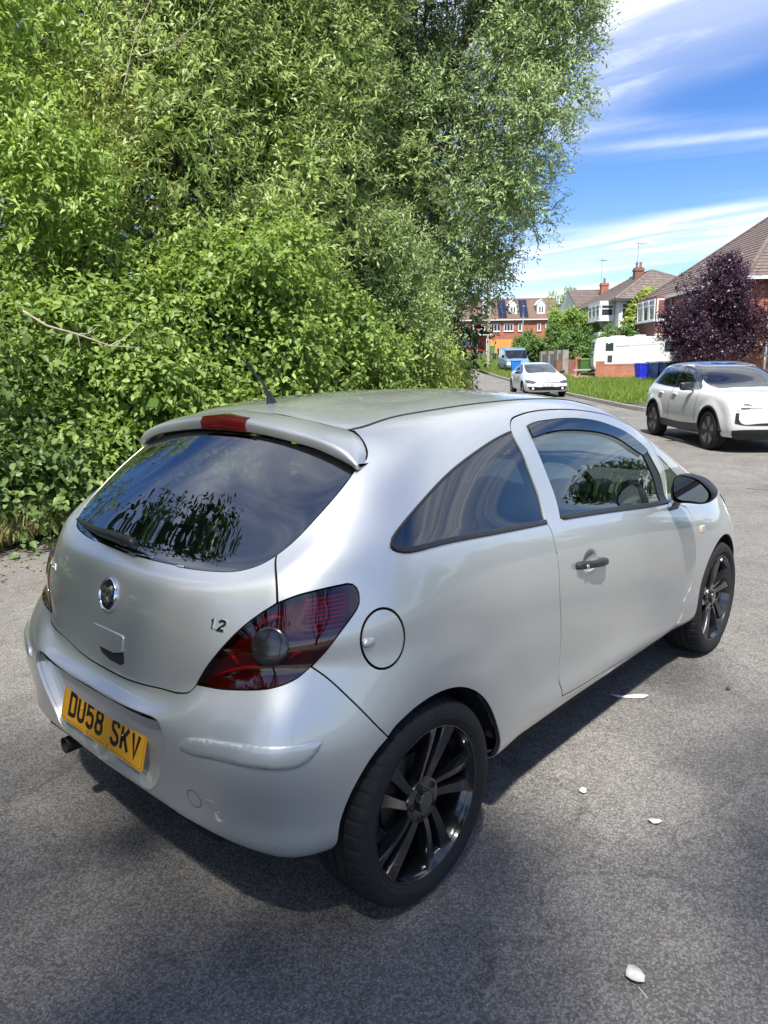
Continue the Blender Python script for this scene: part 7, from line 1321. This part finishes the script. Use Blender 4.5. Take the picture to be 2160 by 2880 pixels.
for s in (-1, 1):
    mm_ = MB().box((1.83, s*1.0, 1.10), (.11, .23, .15)).build('door_mirror', BLK, car2, bevel=.045, seg=3); MB().hexa([(1.78, s*.86, 1.0), (1.88, s*.86, 1.0), (1.88, s*.93, 1.04), (1.78, s*.93, 1.04), (1.80, s*.86, 1.03), (1.87, s*.86, 1.03), (1.87, s*.93, 1.07), (1.80, s*.93, 1.07)]).build('mirror_arm', BLK, mm_)
seats(car2, 1.15, .25, .95); MB().prism([(1.7, .6), (1.72, .92), (2.3, 1.0), (2.3, .6)], 'y', -.68, .68).build('dashboard', CABIN, car2)
tm = MB(); V = []
for i in range(28):
    a = 2*math.pi*i/28
    for k in range(6): b = 2*math.pi*k/6; rr = .17+.014*math.cos(b); V.append((1.66+.014*math.sin(b)+.05*math.sin(a), -.38+rr*math.cos(a), .98+rr*math.sin(a)*.95))
tm.add(V, [[i*6+k, i*6+(k+1) % 6, ((i+1) % 28)*6+(k+1) % 6, ((i+1) % 28)*6+k] for i in range(28) for k in range(6)]); tm.build('steering_wheel', TRIM, car2, smooth=True)
# the driver, seated behind the wheel
def person(c_):
    M_ = c_.matrix_world.copy(); bpy.context.view_layer.update(); M_ = c_.matrix_world.copy()
    J = {'pel': (1.20, -.38, .62), 'bel': (1.17, -.38, .80), 'che': (1.14, -.38, 1.00), 'nek': (1.14, -.38, 1.13), 'hed': (1.17, -.38, 1.22), 'top': (1.17, -.38, 1.34), 'shR': (1.15, -.56, 1.07), 'elR': (1.33, -.60, .90), 'haR': (1.60, -.52, 1.0), 'shL': (1.15, -.20, 1.07), 'elL': (1.33, -.15, .90), 'haL': (1.60, -.24, 1.0), 'knR': (1.62, -.48, .72), 'knL': (1.62, -.28, .72), 'anR': (1.85, -.46, .40), 'anL': (1.85, -.30, .40)}
    rad = {'pel': .15, 'bel': .14, 'che': .15, 'nek': .055, 'hed': .075, 'top': .06, 'shR': .07, 'elR': .045, 'haR': .035, 'shL': .07, 'elL': .045, 'haL': .035, 'knR': .07, 'knL': .07, 'anR': .045, 'anL': .045}
    E = [('pel', 'bel'), ('bel', 'che'), ('che', 'nek'), ('nek', 'hed'), ('hed', 'top'), ('che', 'shR'), ('shR', 'elR'), ('elR', 'haR'), ('che', 'shL'), ('shL', 'elL'), ('elL', 'haL'), ('pel', 'knR'), ('knR', 'anR'), ('pel', 'knL'), ('knL', 'anL')]; ks = list(J)
    me = bpy.data.meshes.new('person'); me.from_pydata([J[k] for k in ks], [(ks.index(a), ks.index(b)) for a, b in E], []); o = bpy.data.objects.new('person', me); COL.objects.link(o); o.matrix_world = M_
    o.modifiers.new('skin', 'SKIN'); sk = me.skin_vertices[0].data
    for i, k in enumerate(ks): sk[i].radius = (rad[k], rad[k]); sk[i].use_root = (k == 'pel')
    sb_ = o.modifiers.new('sub', 'SUBSURF'); sb_.levels = 2; sb_.render_levels = 2; me.materials.append(pmat('pale_top_cloth', (.45, .44, .42), .8)); tag(o, 'driver in a pale top holding the wheel of the white crossover', 'person')
    SK_ = pmat('skin', (.50, .30, .22), .6); f = MB().sphere((1.185, -.38, 1.245), (.085, .072, .105), 16, 12).sphere((1.27, -.38, 1.24), (.018, .015, .022), 8, 6).build('face', SK_, o, smooth=True)
    MB().sphere((1.15, -.38, 1.275), (.098, .09, .105), 16, 12).sphere((1.13, -.38, 1.19), (.07, .085, .10), 12, 8).build('hair', pmat('fair_hair', (.42, .33, .20), .7), o, smooth=True)
    for y in (-.41, -.35): MB().sphere((1.262, y, 1.26), .009, 8, 6).build('eye', INK, o, smooth=True)
    for s, y in ((1, -.52), (-1, -.24)):
        for k in range(5): MB().tube([(1.61, y, 1.0), (1.66, y+.012*(k-2), 1.01+.018*(k-2)), (1.67, y+.012*(k-2)-.0, .995+.018*(k-2)), (1.645, y+.012*(k-2), .985+.018*(k-2))], [.011, .010, .009, .007], 6).build('finger', SK_, o, smooth=True)
person(car2)
# --- white coupe parked at the right kerb, facing the camera
spec = [(-.60, 3.32, .80, .24, .2, .2), (-.72, 3.43, .87, .36, .32, .30), (-.765, 3.475, .895, .56, .52, .46), (-.75, 3.455, .89, .78, .72, .60), (-.70, 3.36, .865, .92, .86, .715), (-.62, 2.95, .81, 1.00, .96, .86), (-.42, 2.35, .735, 1.12, 1.08, .965), (-.05, 1.85, .64, 1.27, 1.27, 1.18), (.25, 1.35, .47, 1.35, 1.37, 1.34)]
sw_ = [[[(-.20, 1.06), (.1, 1.20), (.45, 1.295)], [(.45, 1.295), (.95, 1.32), (1.4, 1.22), (1.95, .99)], [(1.95, .99), (1.9, .945)], [(1.9, .945), (.9, .975), (-.20, 1.06)]]]
car3, sf3, h3 = generic('white_coupe', 'white coupe parked at the kerb facing the camera', 6.8, 33.3, spec, .5, 1.05, WHITE, 2.578, .325, .235, .78, sw_, 0, .045, .02, ws=(6.05, 6.2, 7.6, 6.3, 6.6, 7.7, 7.95), rw=(6., 7.6, 1.9, 2.3), wheelmats=(GBLACK, GBLACK), glass=glassmat('screen_glass', (.4, .47, .5), 1.75))
n3 = sf3.ns-1
for s_ in 'RL':
    panel('headlamp', sf3, [[fp(sf3, [(.86, .70), (.74, .715), (.45, .645)]), fp(sf3, [(.45, .645), (.50, .60), (.70, .585)]), fp(sf3, [(.70, .585), (.84, .62), (.86, .70)])]], [HLD, SEAL], car3, side=s_, res=.05, step=.03, gap=0, off=.006, depth=.01)
    panel('bonnet_slot', sf3, [[fp(sf3, [(.46, .635), (.0, .625)]), fp(sf3, [(.0, .60), (.48, .605)])]], [BLK, SEAL], car3, side=s_, res=.05, step=.03, gap=0, off=.005, depth=0)
    panel('lower_grille', sf3, [[fp(sf3, [(.80, .44), (.70, .455), (.4, .44), (.0, .435)]), fp(sf3, [(.0, .435), (.0, .30)]), fp(sf3, [(.0, .30), (.4, .30), (.68, .32), (.80, .44)])]], [TRIM, SEAL], car3, side=s_, res=.06, step=.04, gap=0, off=.006, depth=.008)
    MB().lathe([(.05, 0), (.045, .01), (.001, .01)], (3.40, -.6 if s_ == 'R' else .6, .38), 'x', 14).build('fog_lamp', HLW, car3)
PLX = 3.505
pl3 = MB().box((PLX, 0, .52), (.02, .52, .111)).build('number_plate', PLW, car3); pl3['label'] = 'white front number plate'
lettering('plate_letter', 'EA10 AZE', .079, .050, .0135, .0095, lambda u, v, h: (PLX+.011+h, -.213+u, .52-.04+v), INK, pl3, space=.62) if False else None
lettering('plate_letter', 'EA10 AZE', .079, .050, .0135, .0095, lambda u, v, h: (PLX+.0105+h, u-.213, .482+v), INK, pl3, space=.62)
disc('emblem', [(.05, 0), (.05, .006), (.042, .008), (.001, .008)], lambda u, v, h: (3.405+h, u, .685+v), CHROME, car3, 20)
for s in (-1, 1): mm_ = MB().box((1.78, s*.97, 1.0), (.11, .2, .13)).build('door_mirror', BLK, car3, bevel=.04, seg=3); MB().box((1.80, s*.87, .95), (.08, .14, .05)).build('mirror_arm', BLK, mm_)
lim3 = (2.2, 8.9, 0, sf3.nt-1.6); sidepoly('door_gap', car3, sf3, [[(.62, .98), (.60, .6), (.66, .33)], [(.66, .33), (.675, .33)], [(.675, .33), (.615, .6), (.635, .98)], [(.635, .98), (.62, .98)]], SEAL, lim3, .002, 0)
seats(car3, 1.1, .3, .85); MB().prism([(1.7, .5), (1.72, .82), (2.3, .9), (2.3, .5)], 'y', -.66, .66).build('dashboard', CABIN, car3)
# --- blue van on the verge
spec = [(-.82, 3.62, .80, .30, .28, .30), (-.89, 3.76, .88, .45, .42, .42), (-.905, 3.79, .905, .75, .7, .62), (-.905, 3.74, .91, 1.0, .95, .80), (-.90, 3.60, .905, 1.12, 1.1, .94), (-.89, 3.30, .885, 1.25, 1.25, 1.10), (-.86, 3.02, .86, 1.5, 1.5, 1.32), (-.82, 2.66, .825, 1.78, 1.78, 1.64), (-.74, 2.42, .68, 1.90, 1.91, 1.84)]
vanw = [[[(-.70, 1.70), (.25, 1.72)], [(.25, 1.72), (.25, 1.22)], [(.25, 1.22), (-.74, 1.22)], [(-.74, 1.22), (-.70, 1.70)]], [[(.42, 1.72), (1.35, 1.72)], [(1.35, 1.72), (1.38, 1.22)], [(1.38, 1.22), (.42, 1.22)], [(.42, 1.22), (.42, 1.72)]], [[(1.52, 1.72), (2.3, 1.68), (2.72, 1.45)], [(2.72, 1.45), (2.95, 1.20)], [(2.95, 1.20), (2.2, 1.17), (1.54, 1.20)], [(1.54, 1.20), (1.52, 1.72)]]]
BLUE = pmat('faded_blue_van_paint', (.115, .19, .27), .4, 0, .6)
car4, sf4, h4 = generic('blue_van', 'faded light blue van parked on the grass verge', 10.35, 59.2, spec, .0, 1.9, BLUE, 2.92, .315, .20, .78, vanw, 0, .05, .01, ws=(5.1, 5.3, 7.7, 5.35, 7.1, 7.25, 7.35), rw=(5.2, 7.2, 1.8, 1.9), wheelmats=(AERO, AERO), cat='van', glass=glassmat('van_screen', (.5, .56, .56), 1.7))
for s_ in 'RL':
    panel('headlamp', sf4, [[fp(sf4, [(.86, .83), (.52, .81)]), fp(sf4, [(.52, .81), (.54, .66)]), fp(sf4, [(.54, .66), (.86, .67)]), fp(sf4, [(.86, .67), (.86, .83)])]], [HLW, SEAL], car4, side=s_, res=.06, step=.04, gap=0, off=.006, depth=.01)
    panel('bumper_cover', sf4, [[fp(sf4, [(.9, .55), (.5, .53), (.0, .53)]), fp(sf4, [(.0, .53), (.0, .33)]), fp(sf4, [(.0, .33), (.5, .33), (.86, .36)]), fp(sf4, [(.86, .36), (.9, .55)])]], [pmat('grey_bumper', (.12, .125, .13), .6) if 'grey_bumper' not in MT else MT['grey_bumper'], SEAL], car4, side=s_, res=.07, step=.05, gap=0, off=.02, depth=.03)
lim4 = (2.2, 8.9, 0, sf4.nt-1.6); sidepoly('side_stripe', car4, sf4, [[(-.5, .86), (1.0, .86), (2.4, .86)], [(2.4, .86), (2.4, .82)], [(2.4, .82), (1.0, .82), (-.5, .82)], [(-.5, .82), (-.5, .86)]], UPVC, lim4, .006, 0)
for s in (-1, 1): MB().box((2.75, s*1.02, 1.28), (.1, .2, .24)).build('door_mirror', BLK, car4, bevel=.03)
seats(car4, 1.9, .7, 1.25); MB().prism([(2.5, .8), (2.5, 1.12), (3.1, 1.15), (3.1, .8)], 'y', -.72, .72).build('dashboard', CABIN, car4)
# blue crate box standing in front of the van
bxr = empty('blue_box', 'bright blue plastic box between the van and the white coupe', 'box', G(9.95, 54.4, .1), SRZ); MB().hexa([(-.28, -.2, 0), (.28, -.2, 0), (.28, .2, 0), (-.28, .2, 0), (-.34, -.26, .85), (.34, -.26, .85), (.34, .26, .85), (-.34, .26, .85)]).build('tub', pmat('blue_tub', (.02, .16, .50), .4), bxr, bevel=.03); MB().box((0, 0, .89), (.74, .58, .07)).build('lid', MT['blue_tub'], bxr, bevel=.02)

# ------------------------------------------------------------------ litter on the road
DRYL = pmat('bleached_leaf', (.62, .60, .53), .8, noise=.15, nscale=60); PAPER = pmat('scrap_paper', (.66, .66, .64), .85, noise=.12, nscale=50); BROWN = pmat('brown_husk', (.12, .05, .03), .7)
def scrap(name, label, x, y, pts, mat, curl=.012, rz=0, stalk=None, cat='litter'):
    n = len(pts); c = np.mean(pts, 0); V = []; F = []; cz, sz = math.cos(rz), math.sin(rz); rot = lambda p: (p[0]*cz-p[1]*sz, p[0]*sz+p[1]*cz)
    rng = np.random.default_rng(int(abs(x*1000))); up_ = lambda p: .006+curl*((p[0]-c[0])**2+(p[1]-c[1])**2)/max(.0004, np.max(np.sum((np.array(pts)-c)**2, 1)))*rng.uniform(.4, 1.3)
    ring = [(*rot(p), up_(p)) for p in pts]; mid = [(*rot((c[0]+(p[0]-c[0])*.5, c[1]+(p[1]-c[1])*.5)), .006+rng.uniform(0, .003)) for p in pts]; V = ring+mid+[(*rot(c), .005)]; 
    V = V+[(a, b, h-.0012) for a, b, h in V]; m_ = 2*n+1
    for o in (0, m_):
        for i in range(n):
            j = (i+1) % n; q = [[o+i, o+j, o+n+j, o+n+i], [o+n+i, o+n+j, o+2*n]]; F += q if o == 0 else [a[::-1] for a in q]
    F += [[i, m_+i, m_+(i+1) % n, (i+1) % n] for i in range(n)]
    o = mesh(name, V, F, mat, None, smooth=True); o.location = (x, y, 0); tag(o, label, cat)
    if stalk: MB().tube([(*rot(stalk[0]), .006), (*rot(stalk[1]), .004)], .0012, 5).build('stalk', mat, o)
    return o
scrap('dry_leaf', 'bleached dry leaf lying alone near the bottom edge of the road', .114, -1.428, [(.0, -.030), (.018, -.022), (.026, -.004), (.020, .015), (.006, .028), (-.008, .027), (-.018, .014), (-.024, -.002), (-.016, -.020)], DRYL, .016, R(-48), ((0, -.03), (.012, -.062)), 'leaf')
scrap('dry_leaf', 'small bleached leaf on the road right of the rear wheel', .79, -1.21, [(.0, -.022), (.013, -.012), (.016, .004), (.008, .02), (-.006, .022), (-.014, .006), (-.012, -.012)], DRYL, .012, R(20), None, 'leaf')
scrap('paper_scrap', 'torn strip of white paper on the road below the door', 1.67, -.73, [(-.095, .0), (-.08, .018), (-.04, .008), (.0, .02), (.05, .022), (.08, .012), (.088, -.01), (.06, -.022), (.02, -.02), (-.03, -.008), (-.06, -.016)], PAPER, .012, R(-46))
scrap('paper_scrap', 'tiny white scrap on the road ahead of the rear wheel', .80, -.93, [(-.016, -.01), (.0, -.014), (.016, -.006), (.014, .01), (-.004, .013), (-.016, .006)], PAPER, .008)
scrap('paper_scrap', 'white scrap at the right edge of the picture', 1.22, -1.63, [(-.03, -.015), (.0, -.02), (.03, -.012), (.026, .014), (-.01, .02), (-.03, .01)], PAPER, .02, .4)
scrap('paper_scrap', 'second white scrap at the right edge, nearer the camera', 1.12, -1.72, [(-.03, -.012), (.01, -.024), (.034, -.006), (.022, .018), (-.016, .016)], PAPER, .02, 1.1)
MB().sphere((0, 0, .010), (.014, .011, .011), 12, 8).build('seed_husk', BROWN, None, smooth=True); o_ = bpy.data.objects['seed_husk']; o_.location = (2.06, -1.06, 0); tag(o_, 'round brown husk on the road beside the door', 'seed')
# dry stalks and loose chippings, too many to count
rng = np.random.default_rng(9); n = 420; d = rng.uniform(1.2, 7, n)**1.0; r = rng.uniform(-2.6, 3.6, n); P = GA(r, d, .004); keep = ~((P[:, 0] > -.5) & (P[:, 0] < 3.3) & (np.abs(P[:, 1]) < .8)); P = P[keep]; n = len(P); a = rng.uniform(0, 2*np.pi, n); A = np.stack([np.cos(a), np.sin(a), rng.uniform(-.02, .06, n)], 1)
o_ = leafmesh('dry_stalks', P, unit(A), np.tile([0, 0, 1.], (n, 1)), rng.uniform(.012, .06, n), rng.uniform(.001, .0022, n), LF_DRY, None, rng.uniform(.4, 1, n), False, 0, .1); tag(o_, 'dry grass stalks scattered over the road', 'stalks', kind='stuff')
n = 2600; d = rng.uniform(.9, 6.5, n); r = rng.uniform(-2.8, 3.6, n); P = GA(r, d, 0); s = rng.exponential(.0022, n)+.0022; T0 = np.array([(1, 0, -.33), (-.5, .87, -.33), (-.5, -.87, -.33), (0, 0, 1.)]); V = P[:, None]+T0[None]*s[:, None, None]*rng.uniform(.6, 1.3, (n, 4, 1))+np.array([0, 0, .001]); F = (np.array([[0, 1, 3], [1, 2, 3], [2, 0, 3]])[None]+(np.arange(n)*4)[:, None, None]).reshape(-1, 3)
o_ = mesh('loose_chippings', V.reshape(-1, 3), F, pmat('stone_chip', (.16, .155, .145), .85, noise=.5, nscale=90)); tag(o_, 'loose stone chippings on the worn road surface', 'gravel', kind='stuff')
